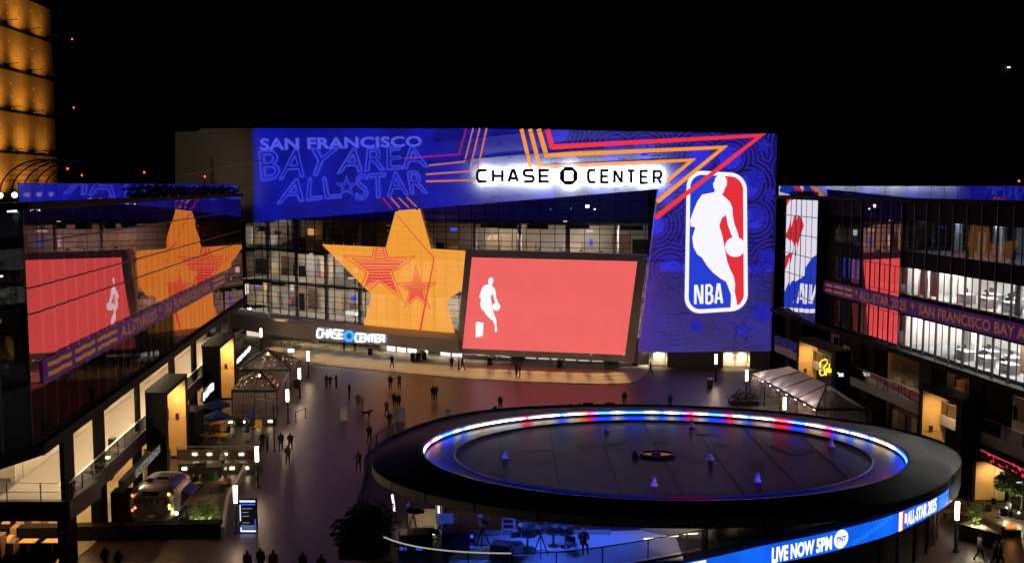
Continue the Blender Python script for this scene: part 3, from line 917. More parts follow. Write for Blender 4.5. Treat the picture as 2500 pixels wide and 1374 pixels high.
# ---------------------------------------------------------------- league logo panel on the right leg
logo = thing('logo_panel', tuple(wall(1750, 768)), 'tall rounded red, white and blue logo panel with a dribbling player in white', 'sign')
def z5(x, y): return (1600 + x / 2.643, 360 + y / 2.643)
def warp(poly):  # slight lean of the panel on the wall
    return poly
lq = quadmap((1671, 767), (1826, 757), (1823, 424), (1677, 415))
def lm(u, v): return lq(u, 1 - v)
outer = [lm(*p) for p in rrect(0, 0, 1, 1, .001)]
asp = 155 / 345
def rr(i, r): return [lm(x, y * asp) for x, y in rrect(i, i, 1 - i, 1 / asp - i, r, 7)]
LW = E('logo_white_light', (.92, .9, 1), 1.02); LR = E('logo_red_light', rgb(228, 48, 58), 1.0); LB = E('logo_blue_light', rgb(34, 62, 208), 1.0)
decal(tess(rr(0, .26)), fac(.05)).build('border', LW, logo)
fld = rr(.062, .2)
decal(tess(fld), fac(.056)).build('red_field', LR, logo)
bl = []
# blue half: the part of the field left of a line through the player's body
div = [z5(*p) for p in ((418, 178), (415, 300), (350, 450), (350, 620), (420, 790), (475, 890), (505, 1050))]
def divx(y):
    return lerp_list([(p[1], p[0]) for p in div], y)
lft = []
ys_ = sorted(set([p[1] for p in fld] + [p[1] for p in div]))
def span(y):
    xs_ = []
    for i in range(len(fld)):
        a, c = fld[i], fld[(i + 1) % len(fld)]
        if (a[1] - y) * (c[1] - y) <= 0 and abs(a[1] - c[1]) > 1e-9: xs_.append(a[0] + (c[0] - a[0]) * (y - a[1]) / (c[1] - a[1]))
    return (min(xs_), max(xs_)) if xs_ else None
quads = []
for ya, yb in zip(ys_, ys_[1:]):
    sa, sb = span(ya), span(yb)
    if sa and sb:
        xa = max(sa[0], min(sa[1], divx(ya))); xb = max(sb[0], min(sb[1], divx(yb)))
        quads.append([(sa[0], ya), (sb[0], yb), (xb, yb), (xa, ya)])
decal(quads, fac(.06)).build('blue_field', LB, logo)
decal(tess([z5(*p) for p in PLAYER]), fac(.066)).build('player_figure', LW, logo)
decal(tess([(min(x, 1822), y) for x, y in [z5(*p) for p in BALL]]), fac(.07)).build('ball', LW, logo)
NBA = {'N': [[(258, 1010), (258, 886)], [(264, 886), (296, 1008)], [(302, 1008), (302, 884)]],
       'B': [[(330, 1008), (330, 884)], [(330, 889), (352, 889), (364, 905), (362, 930), (350, 943), (330, 943)], [(350, 943), (366, 955), (366, 990), (352, 1004), (330, 1004)]],
       'A': [[(388, 1006), (404, 884), (412, 884), (430, 1004)], [(394, 972), (424, 972)]]}
for ch, st in NBA.items():
    q = []
    for s in st: q += stroke([z5(*p) for p in s], 6.2)
    decal(q, fac(.07)).build('letter', LW, logo)

# ---------------------------------------------------------------- big back-lit letter sign on the facade
sign = thing('arena_name_sign', tuple(wall(1390, 452, .6)), 'big black back-lit letters CHASE CENTER with a white halo on the blue facade', 'sign')
LET = M('black_letter_metal', (.006, .007, .012), .3)
HALO = E('letter_back_light', (.74, .87, 1), 60.0)
def extrude(quads, o0, o1, mp=wall):
    bb = MB()
    for q in quads:
        f = [mp(x, y, o1) for x, y in q]; k = [mp(x, y, o0) for x, y in q]
        bb.face(f); bb.face(k[::-1])
        for i in range(len(q)):
            j = (i + 1) % len(q); bb.face([f[i], k[i], k[j], f[j]])
    return bb
def word(s, x0, x1, yb0, yb1, h, gap, w, par, mat, o0, o1, back=None):
    n = len(s); cw = (x1 - x0 - gap * (n - 1)) / n
    for i, ch in enumerate(s):
        a = x0 + i * (cw + gap); t = (a - x0) / (x1 - x0); yb = yb0 + (yb1 - yb0) * t
        q = []; qb = []
        for st in GLYPH[ch]:
            pts = [(a + w / 2 + u * (cw - w), yb - w / 2 - v * (h - w)) for u, v in st]
            q += stroke(pts, w); qb += stroke(pts, w * .8)
        L = extrude(q, o0, o1).build('letter', mat, par)
        if back: decal([k[::-1] for k in qb], fac(o0 - .02)).build('back_light', back, L)
word('CHASE', 1162, 1344, 447, 447, 34.5, 8, 7.0, sign, LET, .8, 1.02, HALO)
word('CENTER', 1433, 1617, 448, 450.5, 35.5, 8, 6.6, sign, LET, .8, 1.02, HALO)
oc = [(1388.5 + 22.5 * math.cos(math.radians(22.5 + 45 * k)) * 1.05, 429.5 + 22.5 * math.sin(math.radians(22.5 + 45 * k)) * 1.05) for k in range(8)]
sqr = [(1399, 418), (1399, 441), (1378, 441), (1378, 418)]
OCT = M('navy_logo_metal', (.008, .014, .04), .3)
# four interlocking pieces round a square hole
cyc = [oc[6], oc[7], oc[0], oc[1], oc[2], oc[3], oc[4], oc[5]]   # top-left ... clockwise (y down)
pieces = [[oc[5], oc[6], oc[7], (1399, 418), (1378, 418)], [oc[7], oc[0], oc[1], (1399, 441), (1399, 418)],
          [oc[1], oc[2], oc[3], (1378, 441), (1399, 441)], [oc[3], oc[4], oc[5], (1378, 418), (1378, 441)]]
for pc in pieces:
    t = [[q for q in tri] for tri in tess(pc)]
    L = extrude(t, .8, 1.02).build('logo_piece', OCT, sign)
    decal([k[::-1] for k in t], fac(.78)).build('back_light', HALO, L)

# ---------------------------------------------------------------- small lit entrance sign on the canopy
s2 = thing('entrance_sign', tuple(wall(855, 835, 4.6)), 'white glowing letters CHASE CENTER standing on the canopy over the doors', 'sign')
SL = E('entrance_letter_light', (.85, .95, 1), 2.2); SB = E('entrance_logo_light', rgb(40, 150, 255), 1.8)
def word2(s, q, w, par, mat, o0, o1):
    f = quadmap(*q); n = len(s); g = .22 / n; cw = (1 - g * (n - 1)) / n
    for i, ch in enumerate(s):
        a = i * (cw + g); qs = []
        for st in GLYPH[ch]: qs += stroke([f(a + u * cw, v) for u, v in st], w)
        extrude(qs, o0, o1).build('letter', mat, par)
word2('CHASE', [(773, 823), (837, 826), (838, 806), (775, 803)], 3.2, s2, SL, 4.56, 4.7)
word2('CENTER', [(867, 833), (938, 835), (938, 818), (868, 814)], 3.1, s2, SL, 4.56, 4.7)
oc2 = [(852 + 10.5 * math.cos(math.radians(22.5 + 45 * k)), 820 + 11.5 * math.sin(math.radians(22.5 + 45 * k))) for k in range(8)]
extrude(stroke(oc2, 6, True), 4.56, 4.7).build('logo_ring', SB, s2)
# ================================================================== the two office buildings along the plaza
def fx(side, y, d=0.0):
    return -19.9 - .107 * y - d if side == 'L' else 43 - .107 * y + d
def fp(side, y, d, z): return Vector((fx(side, y, d), y, z))
def fbox(side, y0, y1, d0, d1, z0, z1, bb=None, mi=0):
    bb = bb or MB()
    s = side
    return bb.hexa([fp(s, y0, d0, z0), fp(s, y0, d1, z0), fp(s, y1, d1, z0), fp(s, y1, d0, z0), fp(s, y0, d0, z1), fp(s, y0, d1, z1), fp(s, y1, d1, z1), fp(s, y1, d0, z1)], mi)
MIRL = GLASS('mirror_glass', .56, (.95, .62, .66), .008, (.45, .45, .47), .18)
MIRC = GLASS('corner_mirror_glass', .52, (.95, .92, .97), .006, (.3, .3, .3))
CLRG = GLASS('clear_office_glass', .05, (1, 1, 1), .01, (.9, .92, .92), .03)
DIMG = GLASS('tinted_office_glass', .05, (1, 1, 1), .01, (.42, .44, .46), .04)
RAILG = GLASS('railing_glass', .22, (1, 1, 1), .01, (.7, .72, .72))
ROOFG = GLASS('roof_railing_glass', .5, (.9, .9, 1), .02, (.4, .4, .42))
FASC = M('slab_edge_concrete', (.34, .32, .33), .6, var=.15, scale=.5)
TERR = M('terrace_floor', (.30, .26, .21), .5, var=.2)
STRIP = E('warm_ceiling_strip', (1, .74, .44), 270.0)
OFFL = E('office_ceiling_light', (1, .96, .9), 130.0)
OFFB = E('office_cool_light', (.72, .86, 1), 16.0)
OFFW = M('office_wall', (.62, .62, .60), .7, var=.06)
ribbon_bg = E('ribbon_purple', rgb(44, 13, 74), .62)
ribbon_tx = E('ribbon_orange', rgb(150, 88, 36), .62)

left = thing('office_building', (-26, 60, 0), 'dark glass office building on the left mirroring the star and the red screen', 'office building')
right = thing('office_building', (36, 70, 0), 'dark office building on the right with rows of lit office windows', 'office building')
LY0, LY1, STEP = 54.0, 126.0, 2.0
def sawtooth(side, y0, par, rows, mats, sp=0.0, w=2.0, xm=None):
    yc = y0 + w / 2; xm = fx(side, yc) if xm is None else xm
    for (z0, z1), m in zip(rows, mats):
        MB().face([(xm - sp * w / 2, y0 + .03, z0 + .04), (xm + sp * w / 2, y0 + w - .03, z0 + .04), (xm + sp * w / 2, y0 + w - .03, z1 - .04), (xm - sp * w / 2, y0 + .03, z1 - .04)]).build('pane', m, par)
LZ = [9.2, 12.1, 13.6, 16.2, 17.6, 20.0, 21.8]
LR_ = list(zip(LZ, LZ[1:]))
y = LY0
while y < LY1:
    sawtooth('L', y, left, LR_, [MIRL if y > 86 else DIMG] + [MIRL] * 5, random.uniform(-.0045, .0045))
    xm = fx('L', y + 1)
    MB().bx(xm - .24, xm + .05, y - .035, y + .035, 9.2, 21.8).build('mullion', BLACK, left)
    y += STEP
bb = MB().bx(fx('L', 127) - .2, fx('L', 127) + .06, 126, 126.3, 9.2, 21.8).build('mullion', BLACK, left)
for z in LZ:
    bb = MB(); y = LY0
    while y < LY1:
        xm = fx('L', y + 1); bb.bx(xm - .1, xm + .03, y + .04, y + 1.96, z - .04, z + .04); y += STEP
    bb.build('transom', BLACK, left)
fbox('L', 53.6, 126.6, -.35, 24, 21.8, 22.15).build('roof_slab', DARK, left)
for z in (12.8, 17.3): fbox('L', 54.3, 126, .6, 10, z - .2, z + .1).build('interior_floor', DARK, left)
fbox('L', 54, 126.3, 10, 10.3, 9.2, 21.8).build('interior_wall', M('dim_interior_wall', (.10, .10, .11), .7), left)
MB().bx(fx('L', 126.3) - 10, fx('L', 126.3) - .05, 126.3, 126.6, 9.2, 21.8).build('end_wall', M('dim_bronze_panel', (.10, .085, .085), .4), left)
rnd = random.Random(11)
for k in range(26):
    y = rnd.uniform(58, 122); z = rnd.choice((12.5, 17.0, 17.0, 21.5)); d = rnd.uniform(1.5, 6)
    fbox('L', y, y + rnd.uniform(.4, 1.6), d, d + .2, z, z + .08).build('ceiling_light', E('far_office_light', (.9, .95, 1), 7), left)
# near end of the left building (turns away to the left)
NE = lambda t, d=0.0: (-25.75 - .33 * t - .944 * d, 53.9 - .944 * t + .33 * d)
for k in range(5):
    a, c = NE(2 * k + .04), NE(2 * k + 1.96)
    for z0, z1 in ((9.2, 12.4), (12.7, 16.6), (16.9, 21.8)): MB().face([(*c, z0), (*a, z0), (*a, z1), (*c, z1)]).build('pane', DIMG, left)
    MB().box((*NE(2 * k + 2), 15.5), (.12, .2, 12.6), -.33).build('mullion', BLACK, left)
for z in (12.4, 16.6):
    q = [NE(0, .1), NE(10, .1), NE(10, 8), NE(0, 8)]
    MB().hexa([(*p, z + .02) for p in q] + [(*p, z + .28) for p in q]).build('interior_floor', DARK, left)
q = [NE(0, 8), NE(12, 8), NE(12, 8.3), NE(0, 8.3)]; MB().hexa([(*p, 9.2) for p in q] + [(*p, 21.8) for p in q]).build('interior_wall', M('dim_interior_wall', (.10, .10, .11), .7), left)
q = [NE(-.3, -.2), NE(10, -.2), NE(10, 20), NE(-.3, 20)]; MB().hexa([(*p, 21.8) for p in q] + [(*p, 22.15) for p in q]).build('roof_slab', DARK, left)
for x, z, w in ((1.2, 18.3, 1.3), (3.6, 18.1, 2.0), (2.4, 16.75, 1.0), (1.0, 12.3, 1.0), (2.8, 12.3, 1.6), (4.6, 12.3, 1.0)):
    MB().box((*NE(x, 1.0), z), (.2, w, .08), -.33).build('ceiling_light', E('near_office_light', (.95, .97, 1), 5), left)
for x, y in ((NE(1.2, 2)), (NE(3.2, 2.4)), (NE(2.2, 4))):
    MB().bx(x - .6, x + .6, y, y + .6, 17.3, 17.35).bx(x - .5, x - .42, y, y + .5, 16.7, 17.3).bx(x + .42, x + .5, y, y + .5, 16.7, 17.3).build('desk', E('glowing_desk_top', (.9, .9, .9), .45), left)  # desks glow by themselves in place of room light
bb = MB(); P_ = [(-70, 45), (-28.1, 45), (-25.3, 53.9), (-26.4, 66), (-70, 66)]
bb.face([(x, y, 8.6) for x, y in P_][::-1]); bb.face([(x, y, 9.15) for x, y in P_])
for (xa, ya), (xb, yb) in zip(P_, P_[1:] + P_[:1]): bb.face([(xa, ya, 8.6), (xb, yb, 8.6), (xb, yb, 9.15), (xa, ya, 9.15)])
bb.build('soffit', DARK, left)
fbox('L', 54, 126.5, -.5, 12, 8.6, 9.18).build('soffit', DARK, left)
# lit terrace level
LFASC = M('dark_slab_edge', (.045, .038, .06), .5, var=.15, scale=.5)
fbox('L', 59.3, 126, .0, 12, 3.3, 4.4).build('terrace_slab', LFASC, left)
MB().bx(-68, -26.3, 59.3, 64, 3.2, 4.39).build('terrace_slab', LFASC, left)
fbox('L', 63, 126, 4.6, 4.9, 4.4, 8.6).build('terrace_wall', CREAM, left)
MB().bx(-68, -31.3, 64.2, 64.5, 4.4, 8.6).build('terrace_wall', CREAM, left)
fbox('L', 59.6, 126, .25, 4.5, 4.4, 4.43).build('terrace_floor', TERR, left)
for y0, y1 in ((59.6, 61.5), (66.1, 68.0), (76.6, 77.4), (88, 89.5), (97.5, 99), (111, 112.5), (118.5, 120)):
    fbox('L', y0, y1, .35, .6, 4.4, 8.6).build('pier', DARK, left)
    fbox('L', y0, y1, .35, .9, 0, 3.3).build('pier', DARK, left)
y = 60.0
while y < 125:
    fbox('L', y + .03, y + 1.97, .06, .09, 4.45, 5.4).build('rail_pane', RAILG, left)
    fbox('L', y - .02, y + .02, .04, .12, 4.4, 5.45).build('rail_post', BLACK, left)
    y += 2
fbox('L', 59.4, 125.5, .02, .12, 5.45, 5.51).build('handrail', STEEL, left)
for z in (5.5, 4.95): MB().bx(-68, -26.4, 59.34, 59.38, z, z + .035).build('handrail', STEEL, left)
for x in range(-66, -26, 2): MB().bx(x, x + .04, 59.33, 59.39, 4.4, 5.5).build('rail_post', BLACK, left)
y = 61.5
while y < 124:
    fbox('L', y, y + 1.5, 2.4, 2.56, 8.52, 8.58).build('downlight', STRIP, left); y += 4.2
for x in range(-60, -30, 5): MB().bx(x, x + 1.5, 61.6, 61.76, 8.52, 8.58).build('downlight', STRIP, left)
fbox('L', 72.2, 72.9, 1.0, 1.4, 4.45, 4.95).build('planter_box', BLACK, left)
# ground floor of the left building
fbox('L', 60, 126, 8, 8.3, 0, 3.3).build('interior_wall', BROWN, left)
MB().bx(-68, -34.5, 67, 67.3, 0, 3.2).build('interior_wall', BROWN, left)
fbox('L', 60, 126, 1.6, 8, .02, .06).build('interior_floor', TAN, left)
WARMS = E('restaurant_pendant', (1, .62, .26), 45.0)
y = 62
while y < 124:
    fbox('L', y, y + .9, 3.2, 3.6, 3.12, 3.2).build('ceiling_light', WARMS, left)
    if y < 84: fbox('L', y + 1.2, y + 2, 5.4, 5.7, 3.12, 3.2).build('ceiling_light', WARMS, left)
    y += 3.3
MB().bx(-68, -27, 60, 67, .02, .06).build('interior_floor', TAN, left)
for x in range(-58, -28, 4): MB().bx(x, x + 1.2, 62.5, 62.8, 3.0, 3.08).build('ceiling_light', WARMS, left)
rnd = random.Random(5)
for k in range(30):
    y = rnd.uniform(61, 80); d = rnd.uniform(3, 7.6); h = rnd.uniform(.5, 1.5)
    fbox('L', y, y + rnd.uniform(.4, 1.3), d, d + .4, .06, h).build('interior_fitting', rnd.choice([WOOD, BROWN, DARK, CREAM, WOOD]), left)
for k in range(9):
    y = 68.6 + k * .9
    fbox('L', y, y + .35, 7.0, 7.1, .6, 3.0).build('interior_slat', [WOOD, BROWN, DARK][k % 3], left)
for k in range(10):
    x = -29 - k * 1.5
    MB().bx(x - .5, x + .5, 62.4, 63.2, .72, .78).bx(x - .05, x + .05, 62.7, 62.8, .06, .72).build('interior_table', WOOD, left)
# portals: dark frames lined with oak
def portal(side, par, y0, y1, proj_, top, light=130):
    fbox(side, y0, y0 + .75, -proj_, 0, 0, top).build('portal_jamb', DARK, par)
    fbox(side, y1 - .35, y1, -proj_, .2, 0, top).build('portal_jamb', DARK, par)
    fbox(side, y0 + .75, y1 - .35, -proj_, .2, top - .35, top).build('portal_header', DARK, par)
    zm = top * .48
    for z0, z1 in ((.25, zm - .02), (zm + .02, top - .4)):
        fbox(side, y1 - .42, y1 - .36, -proj_ + .12, .5, z0, z1).build('oak_panel', WOOD, par)
    fbox(side, y0 + .8, y1 - .45, -proj_ + .12, 0, top - .42, top - .36).build('oak_panel', WOOD, par)
    fbox(side, y1 - .62, y1 - .44, -.85, -.6, zm + .1, zm + .45).build('wall_lantern', BLACK, par)
    ym = y1 - 2.6
    p = fp(side, ym, -proj_ / 2, top - .45)
    MB().box(p, (.9, .18, .05)).build('portal_light', E('portal_light', (1, .80, .45), 10), par)
    lamp('portal_light_beam', 'SPOT', p + Vector((0, -.3, -.1)), (1, .74, .36), light, par, fp(side, y1, -proj_ / 2, top * .3), .15, 120, .9)
portal('L', left, 77.5, 85.6, 1.55, 7.25, 1500)
portal('L', left, 100, 109.6, 1.7, 7.3, 1900)
# burger restaurant front: header with lettering, end panel of oak
fbox('L', 67.4, 79.6, -1.0, -.6, 2.55, 3.28).build('shop_header', BLACK, left)
fbox('L', 67.2, 68.5, -1.5, -.1, 0, 2.5).build('pier', DARK, left)
fbox('L', 78.9, 79.0, -1.5, .6, .1, 2.5).build('oak_panel', WOOD, left)
fbox('L', 78.2, 78.3, -.4, -.2, 2.45, 2.5).build('portal_light', E('portal_light', (1, .80, .45), 10), left)
lamp('portal_light_beam', 'SPOT', fp('L', 77.9, -.5, 2.45), (1, .74, .36), 420, left, fp('L', 79, -.5, .8), .1, 120, .9)
q = text_letters("GOTT'S ROADSIDE", [(70.2, 2.62), (79.2, 2.62), (79.2, 3.2), (70.2, 3.2)], .02)
for lt in q: decal(lt, lambda y, z: fp('L', y, -1.04, z)).build('letter', E('silver_lettering', (.75, .72, .7), .35), left)
fbox('L', 66, 76, -.012, 0, 3.45, 3.5).build('slab_trim', STEEL, left)
# ------------------------------------------------- glowing ribbon signs on both facades
def ribbon(side, par_label, y0, y1, text, ty0, ty1, bars):
    r = thing('ribbon_sign', tuple(fp(side, (y0 + y1) / 2, -.2, 12.2)), par_label, 'sign')
    cuts = [LY0 + STEP * k for k in range(60)]
    def mp(o):
        def f(y, z):
            k = math.floor((y - LY0) / STEP + 1e-6)
            return Vector((0, y, z)), k
        return f
    def place(polys, o, name, mat):
        bb = MB()
        for p in slices(polys, cuts):
            ym = sum(q[0] for q in p) / len(p); k = math.floor((ym - LY0) / STEP)
            yc = LY0 + STEP * k + 1
            sgn = 1 if side == 'L' else -1
            X = lambda yy: (fx('L', yc) + o) if side == 'L' else (fx('R', yc) - RS(yc) * 0 + RS(yc) * (yy - yc) - o)
            bb.face([(X(q[0]), q[0], q[1]) for q in p])
        return bb.build(name, mat, r)
    place([[(y0, 12.2), (y1, 12.2), (y1, 13.5), (y0, 13.5)]], .10, 'ribbon_panel', ribbon_bg)
    if side == 'L': q = text_letters(text, [(ty0, 12.42), (ty1, 12.42), (ty1, 13.3), (ty0, 13.3)], .012)
    else: q = text_letters(text, [(ty0, 12.42), (ty1, 12.42), (ty1, 13.3), (ty0, 13.3)], .012)
    for lt in q: place(lt, .13, 'letter', ribbon_tx)
    for a, c in bars:
        for z in (12.45, 12.98): place([[(a, z), (c, z), (c, z + .26), (a, z + .26)]], .13, 'ribbon_bar', ribbon_tx)
    return r
def RS(yc):
    """turn of one glass panel of the right facade against the plaza axis"""
    if yc > 103.5: return 0.0
    if 88.2 < yc < 97: return -.085
    return -.107
ribbon('L', 'purple and orange ribbon sign climbing across the left mirror facade', 55.4, 114, 'ALL-STAR 2025  *  SAN FRANCISCO BAY AREA', 71, 104, ((56.3, 60.5), (61, 65), (65.4, 69.8), (106, 110), (110.4, 113)))
ribbon('R', 'purple ribbon sign with orange letters across the right office facade', 66, 104, '* ALL-STAR 2025  *  SAN FRANCISCO BAY AREA', 96.6, 67.5, ((97.2, 98.8), (99.2, 101.4), (101.8, 103.4)))

# ------------------------------------------------- right building
RY0, RY1 = 62.0, 118.0
RROWS = [(9.3, 12.0), (13.8, 16.1), (17.5, 20.1)]
y = RY0
while y < RY1:
    yc = y + 1; sp = RS(yc); xm = fx('R', yc)
    if yc > 103.5:
        xm = fx('R', 112)
        zz = [9.0, 11.2, 13.4, 15.6, 17.8, 19.8, 21.6]
        sawtooth('R', y, right, list(zip(zz, zz[1:])), [MIRC] * 6, random.uniform(-.012, .012), 2.0, xm)
    else:
        if 88.2 < yc < 97: xm = fx('R', 92.6) - .085 * (yc - 92.6)
        if 88.2 < yc < 97: ms = [GLASS('half_mirror_glass', .5, (1, .55, .62), .006, (.75, .75, .78))] * 3
        elif yc > 97: ms = [DIMG] * 3
        else: ms = [CLRG, CLRG, DIMG]
        sawtooth('R', y, right, RROWS, ms, sp, 2.0, xm)
        for z0, z1 in ((12.0, 13.8), (16.1, 17.5), (20.1, 21.6)):
            MB().face([(xm - sp, y + .02, z0 + .01), (xm + sp, y + 1.98, z0 + .01), (xm + sp, y + 1.98, z1 - .01), (xm - sp, y + .02, z1 - .01)]).build('spandrel_panel', GLASS('half_mirror_glass', .46) if 88.2 < yc < 97 else DARK, right)
    th = .025 if yc > 103.5 else .06
    MB().bx(xm - sp - th, xm - sp + .12, y - .04, y + .04, 9.0, 21.6).build('mullion', BLACK, right)
    if yc < 97: MB().bx(xm - .03, xm + .05, yc - .02, yc + .02, 9.3, 12).bx(xm - .03, xm + .05, yc - .02, yc + .02, 13.8, 16.1).bx(xm - .03, xm + .05, yc - .02, yc + .02, 17.5, 20.1).build('mullion', BLACK, right, kind='stuff')
    y += STEP
for z in (11.2, 13.4, 15.6, 17.8, 19.8):
    bb = MB(); y = 104.0
    while y < 118: xm = fx('R', 112); bb.bx(xm - .02, xm + .08, y + .05, y + 1.95, z - .03, z + .03); y += STEP
    bb.build('transom', BLACK, right)
fbox('R', 62, 118.2, -.35, 24, 21.65, 22.0).build('roof_slab', DARK, right)
fbox('R', 62, 118, -.45, 12, 8.55, 9.0).build('soffit', DARK, right)
MB().bx(fx('R', 118) , fx('R', 118) + 20, 118.05, 118.4, 9, 21.6).build('end_wall', DARK, right)
for z0, z1 in RROWS:
    fbox('R', 62, 103.8, .5, 9, z0 - .28, z0 - .02).build('interior_floor', M('office_carpet', (.24, .24, .25), .9), right)
    fbox('R', 62, 103.8, .5, 9, z1 + .02, z1 + .25).build('interior_ceiling', OFFW, right)
    fbox('R', 62, 103.8, 8, 8.3, z0, z1).build('interior_wall', OFFW, right)
    fbox('R', 88, 88.3, .5, 8, z0, z1).build('partition', OFFW if z0 < 17 else DARK, right)
    fbox('R', 96.9, 97.2, .5, 8, z0, z1).build('partition', DARK, right)
    fbox('R', 103.6, 103.8, .4, 9, z0, z1).build('partition', DARK, right)
rnd = random.Random(21)
for ri, (z0, z1) in enumerate(RROWS):
    y = 63.0
    while y < 105:
        lit = {0: y < 90.5 or 90 < y < 96, 1: y < 87.5 or 89 < y < 96, 2: y < 89}[ri]
        if lit:
            mt = OFFL if ri < 2 and y < 88 else OFFB
            for d in (1.6, 4.4):
                if rnd.random() < .8: fbox('R', y, y + 1.2, d, d + .22, z1 - .05, z1 - .01).build('ceiling_light', mt, right)
        y += 2.0
    # white blinds, columns and cupboards that show between the mullions
    for k in range(13):
        y = rnd.uniform(64, 92); d = rnd.uniform(1.0, 4.5)
        fbox('R', y, y + rnd.uniform(.4, 1.1), d, d + .15, z0, z1 - rnd.choice((0, 0, .8))).build('interior_panel', rnd.choice([OFFW, WHITE, OFFW, BROWN, DARK]), right)
for y in (99, 101, 103): fbox('R', y, y + 1.2, 1.6, 1.7, 13.9, 16).build('lit_blind', E('blue_lit_blind', rgb(46, 60, 150), .8), right)
fbox('R', 98.6, 99.3, .7, .8, 18.3, 18.8).build('lit_panel', E('small_white_window', (.9, .92, .9), .8), right)
fbox('R', 98.5, 99, .6, .7, 20.2, 20.3).build('lit_panel', E('white_pin_light', (1, 1, 1), 4), right)
# terrace level of the right building
fbox('R', 62, 117.5, 0, 12, 4.0, 4.8).build('terrace_slab', FASC, right)
fbox('R', 62, 117.5, 6.5, 6.8, 4.8, 8.55).build('terrace_wall', BROWN, right)
fbox('R', 62, 117.5, .3, 6.4, 4.8, 4.83).build('terrace_floor', TERR, right)
for y0, y1 in ((73.9, 75.1), (75.5, 77.4), (83, 85), (93.2, 94.6), (96, 98.2), (113.6, 115)):
    fbox('R', y0, y1, .3, 1.6, 4.8, 8.55).build('pier', DARK, right)
    fbox('R', y0, y1, .3, 1.6, 0, 4.0).build('pier', DARK, right)
y = 62.0
while y < 117:
    fbox('R', y + .03, y + 1.97, .08, .11, 4.85, 5.8).build('rail_pane', RAILG, right)
    fbox('R', y - .02, y + .02, .06, .13, 4.8, 5.85).build('rail_post', BLACK, right)
    y += 2
fbox('R', 62, 117, .04, .13, 5.85, 5.91).build('handrail', STEEL, right)
portal('R', right, 75.0, 81.3, 1.5, 7.15, 750)
portal('R', right, 97.4, 107, 1.5, 7.25, 900)
SHADE = E('restaurant_lampshade', (1, .66, .32), 2.2)
for y in (64.5, 67, 69.4, 79, 80.6, 82, 86.6, 88, 89.4, 90.8, 100, 102, 104, 109.5, 111.5):
    fbox('R', y, y + .8, 5.6, 5.9, 7.3, 7.9).build('lampshade', SHADE, right)
for y in range(64, 116, 3):
    fbox('R', y, y + .8, 2.6, 2.8, 8.48, 8.53).build('downlight', E('terrace_downlight', (1, .78, .5), 16.0), right)
rnd = random.Random(9)
for k in range(40):
    y = rnd.uniform(63, 115); d = rnd.uniform(4.5, 6.2); h = rnd.uniform(.4, 2.2)
    fbox('R', y, y + rnd.uniform(.4, 1.6), d, d + .3, 4.83, 4.83 + h).build('interior_fitting', rnd.choice([WOOD, BROWN, DARK, TAN, DARK]), right)
# ground floor of the right building
fbox('R', 62, 117, 2.2, 2.5, 0, 4.0).build('shop_wall', M('dark_shop_wall', (.05, .045, .04), .5), right)
for y, w, m in ((88, 1.4, TAN), (90.6, 1.2, BROWN), (92, 1.0, TAN), (79.5, 1.0, BROWN)):
    fbox('R', y, y + w, 2.05, 2.2, .3, 2.6).build('shop_window', m, right)
for y in (79, 83, 87, 91, 95, 100, 106): 
    fbox('R', y, y + .5, 1.0, 1.2, 3.9, 3.98).build('downlight', E('terrace_downlight', (1, .78, .5), 16.0), right)
# red sign over the oak doorway near the lower right corner
fbox('R', 65.4, 73.4, -.9, -.5, 3.15, 3.9).build('shop_header', M('dark_red_header', (.10, .012, .02), .4), right)
fbox('R', 65.4, 73.4, -.92, -.90, 3.83, 3.88).build('header_light', E('red_header_light', rgb(235, 60, 90), 1.2), right)
rnd = random.Random(4)
for k in range(34):
    y = rnd.uniform(65.8, 73.1); z = rnd.uniform(3.25, 3.75)
    fbox('R', y, y + rnd.uniform(.05, .3), -.93, -.9, z, z + rnd.choice((.06, .1, .2))).build('header_light', E('pink_header_light', rgb(215, 60, 85), .9), right)
fbox('R', 73.35, 73.85, -1.4, 1.2, 0, 3.1).build('portal_jamb', DARK, right)
fbox('R', 73.25, 73.33, -1.25, .9, .15, 3.0).build('oak_panel', WOOD, right)
fbox('R', 73.1, 73.2, .1, .85, .15, 2.5).build('door', TAN, right)
fbox('R', 72.2, 72.4, -.4, -.1, 3.02, 3.1).build('portal_light', E('portal_light', (1, .80, .45), 10), right)
lamp('portal_light_beam', 'SPOT', fp('R', 72.0, -.3, 3.0), (1, .76, .4), 300, right, fp('R', 73.4, -.2, .7), .1, 130, .9)
fbox('R', 70.6, 70.7, .2, .6, 2.2, 2.8).build('lit_panel', E('blue_white_panel', (.75, .85, 1), 1.3), right)
# round parking sign on the slab edge
ps = thing('parking_sign', tuple(fp('R', 83.9, -.1, 4.4)), 'small round black sign with a white letter P on the grey terrace edge', 'sign')
def disc(c, r, n=20): return [(c[0] + r * math.cos(2 * PI * k / n), c[1] + r * math.sin(2 * PI * k / n)) for k in range(n)]
bb = MB(); dd = disc((83.9, 4.4), .36)
bb.face([fp('R', y, -.08, z) for y, z in dd][::-1])
for i in range(20): bb.face([fp('R', *[dd[i][0], -.08, dd[i][1]]), fp('R', dd[i][0], 0, dd[i][1]), fp('R', dd[(i + 1) % 20][0], 0, dd[(i + 1) % 20][1]), fp('R', dd[(i + 1) % 20][0], -.08, dd[(i + 1) % 20][1])])
bb.build('sign_plate', BLACK, ps)
decal(text_polys('P', [(84.06, 4.18), (83.74, 4.18), (83.74, 4.62), (84.06, 4.62)], .03), lambda y, z: fp('R', y, -.1, z)).build('letter', WHITE, ps)
